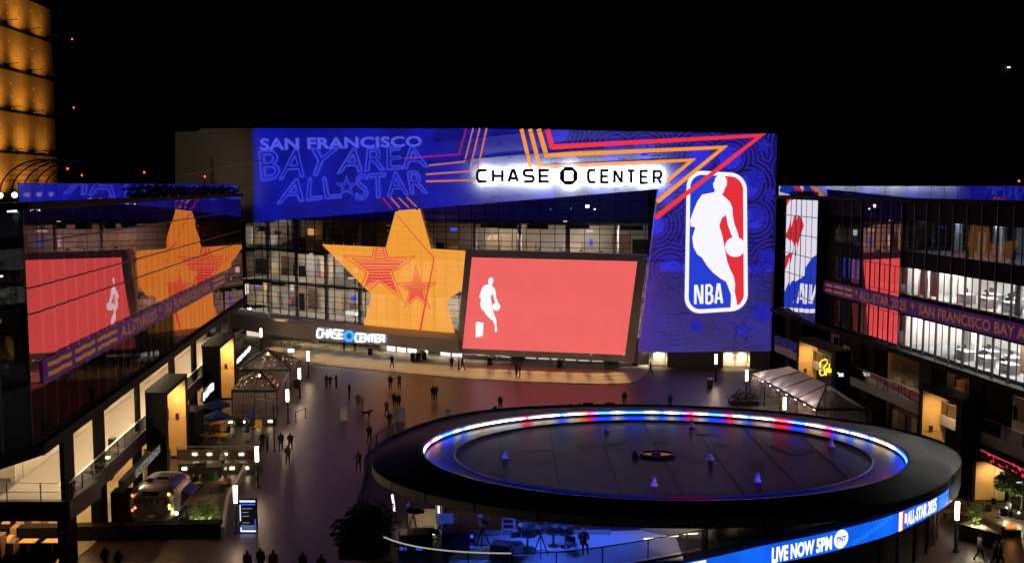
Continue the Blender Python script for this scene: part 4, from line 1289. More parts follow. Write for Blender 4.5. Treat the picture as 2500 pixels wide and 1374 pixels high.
# yellow neon script on the terrace of the right building
neon = thing('neon_sign', tuple(fp('R', 100, -1.2, 3.4)), 'yellow neon script sign reading Splash beside the tall oak portal', 'neon sign')
SP_ = [[(52, 66), (46, 50), (50, 36), (70, 22), (90, 16), (108, 22), (112, 38), (96, 54), (80, 66), (84, 80), (92, 96), (84, 110), (60, 116), (44, 104), (46, 88), (56, 82)],
       [(104, 70), (98, 116)], [(104, 80), (114, 74), (120, 84), (112, 94), (104, 96)], [(130, 44), (124, 92), (130, 98)], [(150, 78), (140, 78), (136, 92), (146, 96), (152, 80), (152, 98)],
       [(168, 76), (158, 80), (166, 90), (158, 100)], [(178, 50), (172, 100)], [(174, 86), (184, 78), (188, 98), (206, 100)]]
NEON = E('yellow_neon', rgb(255, 205, 40), 2.4)
# drawn on a plane parallel to the oak panel
def npt(x, y):
    p = onfac(2000 + (x - 40) * .28, 870 + (y - 0) * .40, 43 - 1.2)
    return p
for s in SP_: MB().tube([npt(*p) for p in s], .055, 5).build('neon_tube', NEON, neon)
for k in range(2):
    p = npt(218 + k * 24, 112); MB().box(p, (.1, .35, .3)).build('small_light', E('blue_white_panel', (.75, .85, 1), 1.3), neon)

# ------------------------------------------------- roof railings, shrubs, lamps
for side, par, y0, y1 in (('L', left, 54, 126), ('R', right, 62, 118)):
    y = y0; z = 22.15 if side == 'L' else 22.0
    while y < y1:
        fbox(side, y + .03, y + 1.97, .25, .28, z, z + 1.0).build('roof_rail_pane', ROOFG, par); y += 2
    fbox(side, y0, y1, .22, .3, z + 1.0, z + 1.05).build('roof_handrail', BLACK, par)
LEAF = M('dark_leaf', (.035, .055, .02), .6, var=.5, scale=8)
LEAFL = M('fresh_leaf', (.10, .16, .035), .55, var=.5, scale=8)
BARK = M('bark', (.07, .05, .035), .8)
def leaf_ball(c, rx, ry, rz, n, size, rnd, mats=1):
    bb = MB()
    for _ in range(n):
        while True:
            p = Vector((rnd.uniform(-1, 1), rnd.uniform(-1, 1), rnd.uniform(-1, 1)))
            if .35 < p.length < 1: break
        k = 1 + .25 * math.sin(p.x * 5 + p.z * 3) * math.cos(p.y * 4)
        q = Vector((c[0] + p.x * rx * k, c[1] + p.y * ry * k, c[2] + p.z * rz * k))
        a = Vector((rnd.uniform(-1, 1), rnd.uniform(-1, 1), rnd.uniform(-.6, .6))).normalized()
        u = a.cross(Vector((rnd.uniform(-1, 1), rnd.uniform(-1, 1), rnd.uniform(-1, 1)))).normalized()
        s = size * rnd.uniform(.6, 1.4)
        bb.face([q - a * s, q + u * s * .45, q + a * s, q - u * s * .45])
    return bb
rnd = random.Random(2)
ord_ = ['first', 'second', 'third', 'fourth', 'fifth', 'sixth', 'seventh', 'eighth', 'ninth', 'tenth', 'eleventh', 'twelfth']
shm = None
for i, px_ in enumerate((352, 378, 402, 424, 448, 470, 500, 522, 545, 570)):
    k = (px_ - 1250) / 2500; y = 19.9 / (-k - .107); c = fp('L', y, -.1, 22.15)
    if shm is None:
        t = thing('roof_shrub', c, '', 'shrub', 'shrubs along the left roof edge', True)
        leaf_ball((0, 0, .45), .75, .75, .5, 160, .14, rnd).build('foliage', LEAF, t)
        MB().lathe([(.4, 0), (.45, .25)], (0, 0, 0), 10).build('pot', BLACK, t); shm = t
    else: t = copy_tree(shm)
    t.location = c; t.scale = (.9 + .25 * rnd.random(),) * 3; t.rotation_euler.z = rnd.random() * 6
    t['label'] = 'round dark potted shrub on the left roof edge, %s from the left' % ord_[i]
for i, px_ in enumerate((1934, 1951, 1962, 1975)):
    k = (px_ - 1250) / 2500; y = 43 / (k + .107); t = copy_tree(shm); t.location = fp('R', y, -.1, 22.0); t.scale = (.55,) * 3
    t['group'] = 'shrubs on the right roof edge'; t['label'] = 'small dark shrub on the right roof corner, %s from the left' % ord_[i]
GLOBE = E('roof_globe_light', (1, .80, .55), 7.0)
gl = None
for i, px_ in enumerate((51, 85, 115, 143, 170)):
    k = (px_ - 1250) / 2500; y = 19.9 / (-k - .107); c = fp('L', y, 1.0, 22.15)
    if gl is None:
        t = thing('roof_lamp', c, '', 'lamp', 'globe lamps on the left roof', True)
        MB().lathe([(.04, 0), (.04, .28)], (0, 0, 0), 6).build('stem', BLACK, t); MB().ball((0, 0, .38), .15, 10).build('globe', GLOBE, t); gl = t
    else: t = copy_tree(gl)
    t.location = c; t['label'] = 'small warm globe lamp on the left roof terrace, %s from the left' % ord_[i]

# ------------------------------------------------- gold tower at the far left
tower = thing('tower_building', (-130, 270, 0), 'tall gold-panelled tower lit from below at the left edge', 'tower')
GOLD = M('bronze_cladding', (.42, .25, .08), .42, .15, var=.25, scale=.3)
TS = 1.7
def tx(y, d=0): return -70.35 * TS - .04 * y + d
def tz(z): return 23 + (z - 23) * TS
def tbox(y0, y1, d0, d1, z0, z1):
    return MB().hexa([(tx(y0, d0), y0, z0), (tx(y0, d1), y0, z0), (tx(y1, d1), y1, z0), (tx(y1, d0), y1, z0), (tx(y0, d0), y0, z1), (tx(y0, d1), y0, z1), (tx(y1, d1), y1, z1), (tx(y1, d0), y1, z1)])
Y0, Y1 = 138 * TS, 175.2 * TS
tbox(Y0, Y1, -30, -.2, 0, tz(52.4)).build('tower_core', DARK, tower)
fl = [tz(z) for z in (15.3, 21.6, 28.0, 34.3, 40.6, 46.9, 52.5)]
dots = MB(); rnd = random.Random(8); pw_ = (Y1 - Y0) / 9
for fi, (z0, z1) in enumerate(zip(fl, fl[1:])):
    h = (z1 - z0 - .8) / 3
    for r in range(3):
        for cidx in range(9):
            y0 = Y0 + cidx * pw_
            tbox(y0 + .05, y0 + pw_ - .05, -.2, rnd.uniform(-.05, .03), z0 + .8 + r * h + .03, z0 + .8 + (r + 1) * h - .03).build('cladding_panel', GOLD, tower)
            if rnd.random() < .7: dots.box((tx(y0, .08), y0, z0 + .8 + r * h), (.12, .12, .12))
    tbox(Y0, Y1, -.2, .6, z0 + .03, z0 + .7).build('floor_band', DARK, tower)
    for y, en in ((Y0 + 6, 3500), (261, 5400), (275, 4200), (288, 2200)):
        p = Vector((tx(y, 6.0), y, z0 + .9)); MB().box(p, (.5, .5, .2)).beam(p, (tx(y, .2), y, z0 + .5), .14).build('uplight', BLACK, tower)
        lamp('uplight_beam', 'SPOT', p + Vector((0, 0, .25)), (1, .54, .15), en, tower, p + Vector((-6, 0, 4.2)), .4, 110, 1.0)
dots.build('joint_light', E('tiny_white_light', (1, .85, .6), .9), tower, kind='stuff')
# added roof lamp, put there to brighten the plain left end of the arena wall
wl = thing('added_wall_washer', (-36, 118, 22.2), 'small dark floodlight added on the left roof to brighten the arena wall', 'floodlight')
MB().box((-36, 118, 22.7), (.5, .3, .4)).box((-36, 118, 22.35), (.1, .1, .4)).build('housing', BLACK, wl)
lamp('added_wall_washer_beam', 'SPOT', (-36, 118.3, 22.75), (1, .74, .46), 10000, wl, (-51.5, 164, 25), .2, 40, .9)
# curved trellis on the left roof
tr = thing('roof_trellis', (-52, 118, 22), 'curved open trellis on the roof in front of the gold tower', 'trellis')
for k in range(5):
    Y = 112 + k * 2.2; pts = []
    for j in range(9):
        t = j / 8 * PI * .5; x = -55.8 + k * .2 + 5.0 * (1 - math.cos(t)); z = 22.2 + 3.7 * math.sin(t); pts.append((x, Y, z))
    MB().tube(pts, .09, 5).build('arch', BLACK, tr)
for j in range(2, 9):
    t = j / 8 * PI * .5; x = -55.8 + 5.0 * (1 - math.cos(t)); z = 22.2 + 3.7 * math.sin(t)
    MB().beam((x, 112, z), (x + .8, 120.8, z), .08).build('purlin', BLACK, tr)
MB().bx(-50.8, -50.2, 112, 121, 22, 22.7).build('support_wall', DARK, tr)
# ------------------------------------------------- dark city beyond: masts with warning lamps
def hill(): 
    bb = MB(); P = [(-900, 20), (-520, 26), (-420, 34), (-330, 30), (-260, 22), (-120, 16), (100, 14), (400, 18), (900, 24)]
    for (a, za), (c, zc) in zip(P, P[1:]): bb.face([(a, 900, -1), (c, 900, -1), (c, 1000, zc), (a, 1000, za)]); bb.face([(a, 1000, za), (c, 1000, zc), (c, 1300, -1), (a, 1300, -1)])
    return bb
hill().build('hills', M('night_hillside', (.01, .012, .01), .9), kind='structure')
RB = E('red_beacon', (1, .06, .04), 5.0)
for x, y, Y, r, lab in ((176, 96, 420, .35, 'tallest distant mast with one red lamp right of the gold tower'), (180, 263, 420, .35, 'lower distant mast with one red lamp right of the gold tower'),
                        (165, 412, 300, .5, 'short mast with a bright red lamp over the trellis end of the left roof'), (200, 428, 300, .4, 'lowest mast with a faint red lamp over the left roof'),
                        (352, 421, 300, .45, 'mast with a red lamp above the middle of the left roof'), (500, 431, 300, .4, 'mast with a red lamp nearest the brown end of the arena'),
                        (2488, 442, 300, .45, 'mast with a red lamp above the right roof')):
    if x == 500: Y = 135
    s = Y / 300; r *= .65
    p = atY(x, y, Y); t = thing('warning_mast', (p.x, p.y, 0), lab, 'mast', 'masts with red warning lamps')
    MB().lathe([(.25 * s, 0), (.12 * s, p.z - r * s)], (p.x, p.y, 0), 6).build('mast', BLACK, t)
    MB().ball(p, r * s, 8).build('beacon', RB, t)
p = atY(2463, 165, 380); t = thing('distant_tower', (p.x + 8, p.y, 0), 'dark distant tower with one white light above the right roof', 'tower')
MB().bx(p.x - 3, p.x + 26, p.y + .6, p.y + 25, 0, p.z + 18).build('tower_body', M('night_tower', (.006, .006, .007), .6), t)
MB().box(p, (.8, .4, .35)).build('window_light', E('white_pin_light', (1, 1, 1), 4), t)
# ================================================================== oval pavilion in the foreground
pav = thing('round_pavilion', (8.6, 56, 0), 'low oval pavilion with a ring of coloured lights round its flat roof', 'pavilion')
PC = (8.33, 56.15); PRX, PRY = 13.27, 9.73; ZR = 8.5
def el(t, k=0.0, z=0.0): return Vector((PC[0] + (PRX + k) * math.cos(t), PC[1] + (PRY + k * .95) * math.sin(t), z))
N = 260
ROOFM = M('roof_membrane', (.10, .078, .115), .40, var=.4, scale=.35, spec=.12)
bb = MB()
ring = [el(2 * PI * i / 96, -.02, 8.1) for i in range(96)]
bb.face(ring); bb.build('roof_deck', ROOFM, pav)
for k in range(9):
    x = PC[0] - 12 + k * 3.0; h = PRY * .84 * math.sqrt(max(0, 1 - ((x - PC[0]) / (PRX * .87)) ** 2))
    if h > 1: MB().bx(x - .03 , x + .03, PC[1] - h, PC[1] + h, 8.1, 8.115).build('roof_seam', M('seam_tape', (.05, .042, .055), .5, spec=.12), pav)
rnd = random.Random(12)
for k in range(16):
    a = rnd.uniform(0, 6.28); r = rnd.uniform(.1, .75); c = Vector((PC[0] + r * PRX * math.cos(a), PC[1] + r * PRY * math.sin(a), 8.104 + .0012 * k))
    MB().box(c, (rnd.uniform(.6, 2.4), rnd.uniform(.4, 1.2), .006), rnd.uniform(0, 3)).build('roof_patch', M('roof_patch', (.075, .06, .085), .42, spec=.12), pav)
bb = MB(); pts = [el(2 * PI * i / 72, -1.75, 8.13) for i in range(73)]
bb.tube(pts, .05, 5, cap=False).build('roof_cable', BLACK, pav)
OC = (8.1, 56.1); ORX, ORY = 15.85, 10.4
def eo(t, z, k=0.0): return Vector((OC[0] + (ORX + k) * math.cos(t), OC[1] + (ORY + k) * math.sin(t), z))
def ringm(k0, z0, k1, z1, n=96):
    bb = MB()
    for i in range(n):
        a, c = 2 * PI * i / n, 2 * PI * (i + 1) / n
        bb.face([el(a, k0, z0), el(c, k0, z0), el(c, k1, z1), el(a, k1, z1)], 0, True)
    return bb
PARA = M('parapet_metal', (.30, .29, .30), .4, var=.1)
ringm(0, 8.1, 0, 8.5).build('parapet', PARA, pav)
RIM = M('rim_dark_metal', (.012, .011, .012), .6, var=.25, scale=.6, spec=.3)
ringm(0, 8.5, .12, 8.52).build('parapet_cap', PARA, pav)
for i in range(24):
    bb = MB()
    for j in range(4):
        a, c = 2 * PI * (i + j / 4) / 24 + .0015, 2 * PI * (i + (j + 1) / 4) / 24 - (.0015 if j == 3 else -.0015)
        bb.face([el(a, .12, 8.52), el(c, .12, 8.52), eo(c, 7.86), eo(a, 7.86)], 0, True)
    bb.build('roof_rim', RIM, pav)
for i in range(28):
    a0, a1 = 2 * PI * i / 28 + .004, 2 * PI * (i + 1) / 28 - .004
    bb = MB(); n = 5
    for j in range(n):
        a, c = a0 + (a1 - a0) * j / n, a0 + (a1 - a0) * (j + 1) / n
        bb.face([eo(a, 7.4, .02), eo(c, 7.4, .02), eo(c, 7.85, .02), eo(a, 7.85, .02)], 0, True)
    bb.build('fascia_panel', M('fascia_grey', (.52, .49, .46), .65, var=.25, scale=.7), pav)
bb = MB()
for i in range(96):
    a, c = 2 * PI * i / 96, 2 * PI * (i + 1) / 96
    bb.face([eo(c, 7.4), eo(a, 7.4), el(a, -9, 7.42), el(c, -9, 7.42)])
bb.build('ceiling', M('pavilion_ceiling', (.10, .095, .09), .6), pav)
LEDC = {'w': E('led_white', (.95, .97, 1), 15.0), 'b': E('led_blue', (.01, .06, 1), 40.0), 'r': E('led_red', (1, .015, .015), 34.0), 'y': E('led_amber', (1, .56, .18), 16.0)}
seq = 'wwybrwybbbwbwwywwwwwrwywbwyrbbwbbwbwbrwbbrwbywrrbbywrbwbwwbwyywwbwbwrbwryrbrrbrbbrbbwyrbrbbrbrbybrbrwbyrbrwbrbrbywrbrbbrb'
LEDC.update({'bw': E('led_pale_blue', (.28, .45, 1), 16.0), 'rw': E('led_pink', (1, .36, .38), 14.0), 'br': E('led_violet', (.42, .03, .62), 26.0), 'by': E('led_lilac', (.5, .32, .62), 14.0), 'ry': E('led_orange', (1, .26, .06), 18.0), 'wy': E('led_warm_white', (1, .82, .6), 16.0)})
LEDF = {}
for k_, m_ in LEDC.items():
    f_ = m_.copy(); f_.name = m_.name + '_front'; f_.node_tree.nodes['Principled BSDF'].inputs['Emission Strength'].default_value *= 2.6; LEDF[k_] = f_
sq_ = [seq[int(k * 64 / (N // 2))] if k < N // 2 else rnd.choice('bbbrbywbrb') for k in range(N // 2 + 1)]
lower, k = [], 0
while len(lower) < N: 
    lower += [rnd.choice('bbbbrybb')] * rnd.randint(3, 7)
full = [sq_[min(N // 2, int(N / 2 - i))] if i <= N // 2 else lower[i] for i in range(N)]
full = [full[i] if full[i] == full[i - 1] else ''.join(sorted((full[i], full[i - 1]))) for i in range(N)]
for i in range(N):
    a0, a1 = 2 * PI * i / N, 2 * PI * (i + .97) / N
    am = (a0 + a1) / 2
    back = math.sin(am) > -.15
    # clockwise from the left end over the back to the right end
    u = (PI - am) / PI
    ch = seq[int(max(0, min(.999, u)) * 64)] if 0 <= u <= 1 else rnd.choice('bbrbybwbrb')
    if 86 <= i <= 200 and False: continue
    p0, p1, q0, q1 = el(a0, -.05, 8.26), el(a1, -.05, 8.26), el(a0, -.05, 8.35), el(a1, -.05, 8.35)
    MB().face([p0, q0, q1, p1]).build('led_strip', (LEDF if 1.06 * PI < am < 1.94 * PI else LEDC)[full[i]], pav)
bb = MB(); bb.tube([el(2 * PI * i / 96, -.05, 8.23) for i in range(97)], .03, 4, cap=False).build('led_channel', BLACK, pav)
# skylight opening
c = gnd(1605, 1111, 8.1)
bb = MB(); bb.lathe([(1.0, 0), (1.0, .14), (.88, .14), (.88, .0)], c, 24, rx=1, ry=.62).build('skylight_curb', BLACK, pav)
bb = MB(); bb.face([(c.x + .85 * math.cos(2 * PI * k / 24), c.y + .5 * math.sin(2 * PI * k / 24), c.z + .03) for k in range(24)]).build('skylight', E('skylight_glow', rgb(190, 120, 40), .5), pav)
MB().box((c.x - .1, c.y - .1, c.z + .12), (.5, .3, .14)).build('skylight_hatch', BLACK, pav)
MB().ball((c.x - 1.25, c.y - .1, c.z + .1), .2, 8).build('roof_cap', BLACK, pav)
# white cone vents that stand on the roof
CONEW = M('vent_white', (.6, .58, .6), .5)
t = thing('roof_vent', (0, 0, 0), '', 'roof vent', 'white vents on the pavilion roof', True)
MB().lathe([(.30, 0), (.30, .05), (.2, .16), (.17, .34), (.13, .36), (.13, .52)], (0, 0, 0), 12).build('vent_body', CONEW, t)
MB().lathe([(.17, .52), (.17, .60), (.05, .72)], (0, 0, 0), 10).build('vent_cap', M('vent_cap_grey', (.25, .25, .27), .5), t)
used = []
for x, y, lab in ((1234, 1117, 'white cone vent nearest the left end of the pavilion roof'), (1480, 1050, 'white vent at the back of the pavilion roof, left of the skylight'),
                  (1688, 1042, 'white vent at the back of the pavilion roof, right of the skylight'), (1734, 1121, 'white vent just right of the skylight on the pavilion roof'),
                  (2029, 1089, 'white cone vent nearest the right end of the pavilion roof'), (1597, 1184, 'white cone vent at the front of the pavilion roof under the skylight'),
                  (1849, 1174, 'white cone vent at the front right of the pavilion roof')):
    put(t, used, gnd(x, y, 8.1), rnd.random(), lab, None, .68)
# terrace deck
DP = catmull([(-9.7, 70), (-9.2, 62), (-8.7, 55.8), (-7.4, 50), (-4, 47), (2, 46.6), (8.7, 49.3), (13.1, 51.7), (17.5, 54), (22.2, 57.2), (27.4, 62.6), (30.2, 67.5), (30.5, 72), (27.5, 77), (20, 82), (10, 84), (0, 82.8), (-6, 78.5)], 6, True)
DECKM = M('terrace_dark_deck', (.045, .042, .05), .5, var=.3)
bb = MB()
for tr_ in tess(DP): bb.face([(x, y, 4.8) for x, y in tr_])
bb.build('terrace_deck', DECKM, pav)
for i in range(0, len(DP), 3):
    bb = MB()
    for j in range(3):
        a, c = DP[(i + j) % len(DP)], DP[(i + j + 1) % len(DP)]
        bb.face([(*a, 3.3), (*c, 3.3), (*c, 4.95), (*a, 4.95)])
    bb.build('deck_edge_panel', RIM, pav)
inset = lambda p, k: (PC[0] + (p[0] - PC[0]) * k, 63 + (p[1] - 63) * k)
STG = M('pale_stage_floor', (.55, .55, .58), .45, var=.1)
MB().raw([(-3.2, 47.3, 4.82), (8.4, 48.6, 4.82), (8.6, 53.2, 4.82), (-2.6, 52.0, 4.82)], [(0, 1, 2, 3)]).build('stage_floor', STG, pav)
MB().bx(-2.6, 5.2, 52.3, 52.5, 4.82, 5.0).build('stage_step', LGREY, pav)
# ground floor drum of dark glass
for i in range(0, len(DP)):
    a, c = inset(DP[i], .93), inset(DP[(i + 1) % len(DP)], .93)
    MB().face([(*a, .1), (*c, .1), (*c, 3.3), (*a, 3.3)]).build('storefront_pane', DIMG, pav)
    if i % 2 == 0: MB().bx(a[0] - .06, a[0] + .06, a[1] - .06, a[1] + .06, 0, 3.3).build('storefront_mullion', M('bronze_mullion', (.12, .10, .085), .4), pav)
bb = MB()
for i in range(len(DP)): 
    a, c = inset(DP[i], .8), inset(DP[(i + 1) % len(DP)], .8); bb.face([(*a, 0), (*c, 0), (*c, 3.6), (*a, 3.6)])
bb.build('inner_wall', M('pavilion_inner_wall', (.08, .07, .065), .7), pav)
for x, y in ((13, 53.2), (18, 56.5), (23, 61), (26, 65)):
    MB().bx(x - .5, x + .5, y + 1.2, y + 1.3, 3.4, 3.5).build('ceiling_light', E('pavilion_room_light', (1, .9, .75), 6), pav)
for i in range(0, len(DP), 4):
    a = inset(DP[i], 1.0)
# core and columns
bb = MB(); bb.lathe([(1, 4.82), (1, 7.38)], (10.6, 57.4, 0), 40, rx=5.5, ry=5.9).build('core_wall', M('core_white_wall', (.6, .57, .53), .6, var=.06), pav)
for x, y in ((9.7, 50.1), (19.8, 60), (-3.8, 56), (2.5, 63)):
    MB().lathe([(.16, 4.8), (.16, 7.38)], (x, y, 0), 10).build('column', BLACK, pav)
for k in range(3):
    p = gnd(1590 + k * 48, 1314 - k * 6, 5.7); MB().box(p, (.75, .06, .05), .15).build('rail_light', E('warm_rail_light', (1, .8, .5), 3.5), pav)
lamp('core_light', 'SPOT', (8.5, 48.5, 7.2), (1, .78, .5), 420, pav, (9.5, 51.5, 5), .2, 110, .8)
MB().box((8.5, 48.5, 7.3), (.3, .3, .1)).build('downlight', E('portal_light', (1, .80, .45), 10), pav)
for x, y in ((-.8, 48.4), (2.4, 49.4), (5.2, 51.6), (1.2, 51.2)):
    MB().box((x, y, 7.28), (.5, .3, .18)).build('stage_light', E('blue_stage_light', (.05, .12, 1), 12), pav)
    lamp('stage_light_beam', 'SPOT', (x, y, 7.12), (.05, .14, 1), 240, pav, (x + .3, y, 4.8), .15, 140, .6)
# terrace railing
NR = len(DP)
for i in range(NR):
    a, c = inset(DP[i], .985), inset(DP[(i + 1) % NR], .985)
    if a[1] > 74 or a[0] > 23: continue
    MB().face([(*a, 4.97), (*c, 4.97), (*c, 5.85), (*a, 5.85)]).build('rail_pane', RAILG, pav)
    MB().beam((*a, 5.88), (*c, 5.88), .05).build('handrail', BLACK if a[0] > -1 or a[1] > 49.5 else E('lit_handrail', (.95, .9, .8), .4), pav)
    if i % 2 == 0: MB().bx(a[0] - .03, a[0] + .03, a[1] - .03, a[1] + .03, 4.95, 5.88).build('rail_post', BLACK, pav)
# ---------------------------------------------------------------- curved LED ribbon on the deck edge
rib = thing('led_ribbon_board', (18, 54, 3.7), 'curved bright blue LED ribbon board reading LIVE NOW 5PM round the pavilion', 'sign')
RP = [p for p in DP if p[0] > 2 and p[1] < 67.5]
RP.sort(key=lambda p: p[0] / p[1])
def rp_off(o):
    out = []
    for i, p in enumerate(RP):
        a, c = RP[max(0, i - 1)], RP[min(len(RP) - 1, i + 1)]; dx, dy = c[0] - a[0], c[1] - a[1]; L = math.hypot(dx, dy)
        out.append((p[0] + dy / L * o, p[1] - dx / L * o))
    return out
_rp = {}
def ribp(px_, v, o=.15):
    """a place on the ribbon: horizontal place and height 0..1"""
    if o not in _rp: _rp[o] = rp_off(o)
    P = _rp[o]; k = (px_ - 1250) / 2500 / (CP - .245 * SP)
    for i in range(len(P) - 1):
        f0, f1 = P[i][0] - k * P[i][1], P[i + 1][0] - k * P[i + 1][1]
        if (f0 <= 0 <= f1) or i == len(P) - 2:
            t = f0 / (f0 - f1); return Vector((P[i][0] + t * (P[i + 1][0] - P[i][0]), P[i][1] + t * (P[i + 1][1] - P[i][1]), 3.4 + 1.12 * v))
RX = list(range(1300, 2340, 12))
def rq(x0, x1, v0, v1): return [[(x0, v0), (x1, v0), (x1, v1), (x0, v1)]]
RBL = E('ribbon_blue', rgb(14, 92, 226), 1.25, var=.35, vscale=.35); RCY = E('ribbon_cyan', rgb(40, 160, 250), 1.2); RWH = E('ribbon_white', (1, 1, 1), 1.35)
decal(rq(1420, 2313, 0, 1), lambda x, v: ribp(x, v), RX).build('display', RBL, rib)
decal(rq(2315, 2336, 0, 1), lambda x, v: ribp(x, v), RX).build('dark_display', E('ribbon_off', rgb(14, 14, 60), .6), rib)
f = lambda x, v: ribp(x, v, .17)
for lt in text_letters('LIVE NOW 5PM', [(1886, .06), (2032, .12), (2032, .82), (1886, .82)], .045): decal(lt, f, RX).build('letter', RWH, rib)
for lt in text_letters('ALL-STAR 2025', [(2214, .12), (2284, .12), (2284, .86), (2214, .86)], .04): decal(lt, f, RX).build('letter', RWH, rib)
cc = [(2054 + 17 * math.cos(2 * PI * k / 24), .52 + .46 * math.sin(2 * PI * k / 24)) for k in range(24)]
decal(tess(cc), lambda x, v: ribp(x, v, .175), RX).build('round_logo', RWH, rib)
for lt in text_letters('TNT', [(2042, .38), (2067, .38), (2067, .66), (2042, .66)], .05): decal(lt, lambda x, v: ribp(x, v, .19), RX).build('letter', RBL, rib)
decal(rq(2194, 2202, 0, 1), f, RX).build('stripe', RWH, rib); decal(rq(2202, 2206, 0, 1), f, RX).build('stripe', E('ribbon_red', rgb(235, 40, 60), 1.2), rib)
decal(rq(2208, 2213, .3, .8), f, RX).build('stripe', RWH, rib)
for j in range(12):
    a = 2084 + j * 8
    for dv in (0, .13): decal([[(a, .05 + j * .068 + dv), (a + 5, .09 + j * .068 + dv), (a + 5, .13 + j * .068 + dv), (a, .09 + j * .068 + dv)]], f, RX).build('dash', RCY, rib)
for r in range(5): decal(rq(2289, 2310 - (r % 2) * 4, .15 + r * .15, .22 + r * .15), f, RX).build('small_print_line', RCY, rib)
decal(stroke([(1760, .6), (1800, .25), (1880, .05)], 3.0)[:0] + [[(1740, .55), (1740, .62), (1880, .1), (1880, .03)]], f, RX).build('swoosh', RCY, rib)
decal(rq(1690, 1725, .35, .95), f, RX).build('stripe', RWH, rib)

# ---------------------------------------------------------------- things standing on the terrace
def onT(x, y): return gnd(x, y, 4.82)
def ladder(loc, h, w, rz, label, mat):
    t = thing('step_ladder', loc, label, 'ladder', None, True)
    for s in (-1, 1):
        MB().beam((s * w / 2, 0, 0), (s * w * .32, .35, h), .05).build('rail', mat, t)
        MB().beam((s * w / 2, .8, 0), (s * w * .32, .37, h), .04).build('rail', mat, t)
    for k in range(1, 7):
        z = h * k / 7; ww = w * (1 - .36 * k / 7)
        MB().bx(-ww / 2, ww / 2, .35 * k / 7 - .05, .35 * k / 7 + .06, z, z + .035).build('step', mat, t)
    t.rotation_euler.z = rz
ALU = M('aluminium', (.62, .62, .64), .35, .6)
ladder(onT(1099, 1283), 2.3, .75, .1, 'white A-frame ladder by the lighting truss on the pavilion terrace', ALU)
ladder(onT(1240, 1305), 1.9, .7, -.1, 'step ladder with wide white treads in front of the blue stage', WHITE)
t = thing('lighting_truss', onT(1072, 1302), 'slim upright lattice truss left of the white ladder', 'truss', None, True)
for sx in (-.16, .16):
    for sy in (-.16, .16): MB().tube([(sx, sy, 0), (sx, sy, 2.8)], .025, 5).build('chord', ALU, t)
for k in range(9):
    z = k * .31
    for (a, c) in (((-.16, -.16), (.16, -.16)), ((.16, -.16), (.16, .16)), ((-.16, .16), (.16, .16))):
        MB().beam((*a, z), (*c, z + .31), .02).build('brace', ALU, t)
MB().box((0, -.2, 1.6), (.1, .08, 1.0)).build('light_bar', E('truss_light', (1, .9, .75), 1.5), t)
CASE = M('black_flight_case', (.02, .02, .024), .4)
def case(loc, d, rz, label):
    t = thing('flight_case', loc, label, 'case', None, True); t.rotation_euler.z = rz
    MB().bx(-d[0] / 2, d[0] / 2, -d[1] / 2, d[1] / 2, .08, d[2] * .75).build('body', CASE, t)
    MB().bx(-d[0] / 2, d[0] / 2, -d[1] / 2, d[1] / 2, d[2] * .75 + .02, d[2]).build('lid', CASE, t)
    for sx in (-1, 1): MB().bx(sx * d[0] / 2 - .03, sx * d[0] / 2 + .03, -d[1] / 2 - .02, d[1] / 2 + .02, d[2] * .74, d[2] * .76 + .02).build('edging', STEEL, t)
    for sx in (-1, 1):
        for sy in (-1, 1): MB().ball((sx * d[0] * .4, sy * d[1] * .4, .05), .05, 6).build('castor', BLACK, t)
    return t
case(onT(1112, 1345), (1.4, .8, 1.1), .1, 'black equipment case with monitors beside the orange panel')
case(onT(1226, 1368), (1.0, .8, .9), -.3, 'black equipment case in the middle of the blue floor')
case(onT(1015, 1335), (1.6, .9, .8), .2, 'low black case at the dark left end of the terrace')
case(onT(900, 1335), (1.2, .8, .8), .4, 'black case furthest left on the pavilion terrace')
t = thing('monitor', onT(1088, 1330) + Vector((0, 0, .0)), 'small lit monitor on a stand at the terrace case', 'monitor', None, True)
MB().bx(-.4, .4, -.03, .03, 1.15, 1.65).build('screen', E('monitor_picture', rgb(36, 50, 130), .9), t); MB().bx(-.04, .04, -.03, .03, 0, 1.15).bx(-.25, .25, -.2, .2, 0, .03).build('stand', BLACK, t)
t = thing('plywood_panel', onT(1155, 1366), 'orange plywood panel leaning at the front of the terrace', 'panel', None, True)
MB().hexa([(-1.2, 0, 0), (1.1, 0, 0), (1.1, .05, 0), (-1.2, .05, 0), (-1.2, .1, .1), (1.1, .1, .75), (1.1, .15, .75), (-1.2, .15, .1)]).build('board', WOOD, t); MB().bx(-1.2, 1.1, .15, .2, 0, .06).build('batten', BROWN, t)
def stool(loc, label, r=.42):
    t = thing('bar_stool', loc, label, 'stool', 'black round stools on the blue stage', True)
    MB().lathe([(r * .7, 0), (r * .7, .04), (.05, .06), (.05, .7)], (0, 0, 0), 10).build('pedestal', BLACK, t)
    MB().lathe([(r, .7), (r, .82), (r * .8, .86)], (0, 0, 0), 14).build('seat', CASE, t)
    bb = MB(); bb.lathe([(r, .86), (r * 1.05, 1.2), (r * .98, 1.2), (r * .9, .86)], (0, 0, 0), 14).build('backrest', CASE, t)
stool(onT(1288, 1338), 'black round stool left of the step of the blue stage', .5)
stool(onT(1351, 1332), 'black round stool between the two others on the blue stage')
stool(onT(1381, 1334), 'black round stool nearest the person on the blue stage')
t = thing('floor_lamp', onT(968, 1272), 'bright white light stick standing at the dark left end of the terrace', 'lamp', None, True)
MB().tube([(-.1, 0, .6), (-.22, 0, 1.5)], .06, 6).build('light_tube', E('white_tube_light', (1, .93, .82), 2.2), t); MB().tube([(0, 0, 0), (-.1, 0, .6)], .03, 5).build('stand', BLACK, t); MB().bx(-.25, .25, -.2, .2, 0, .04).build('foot', BLACK, t)
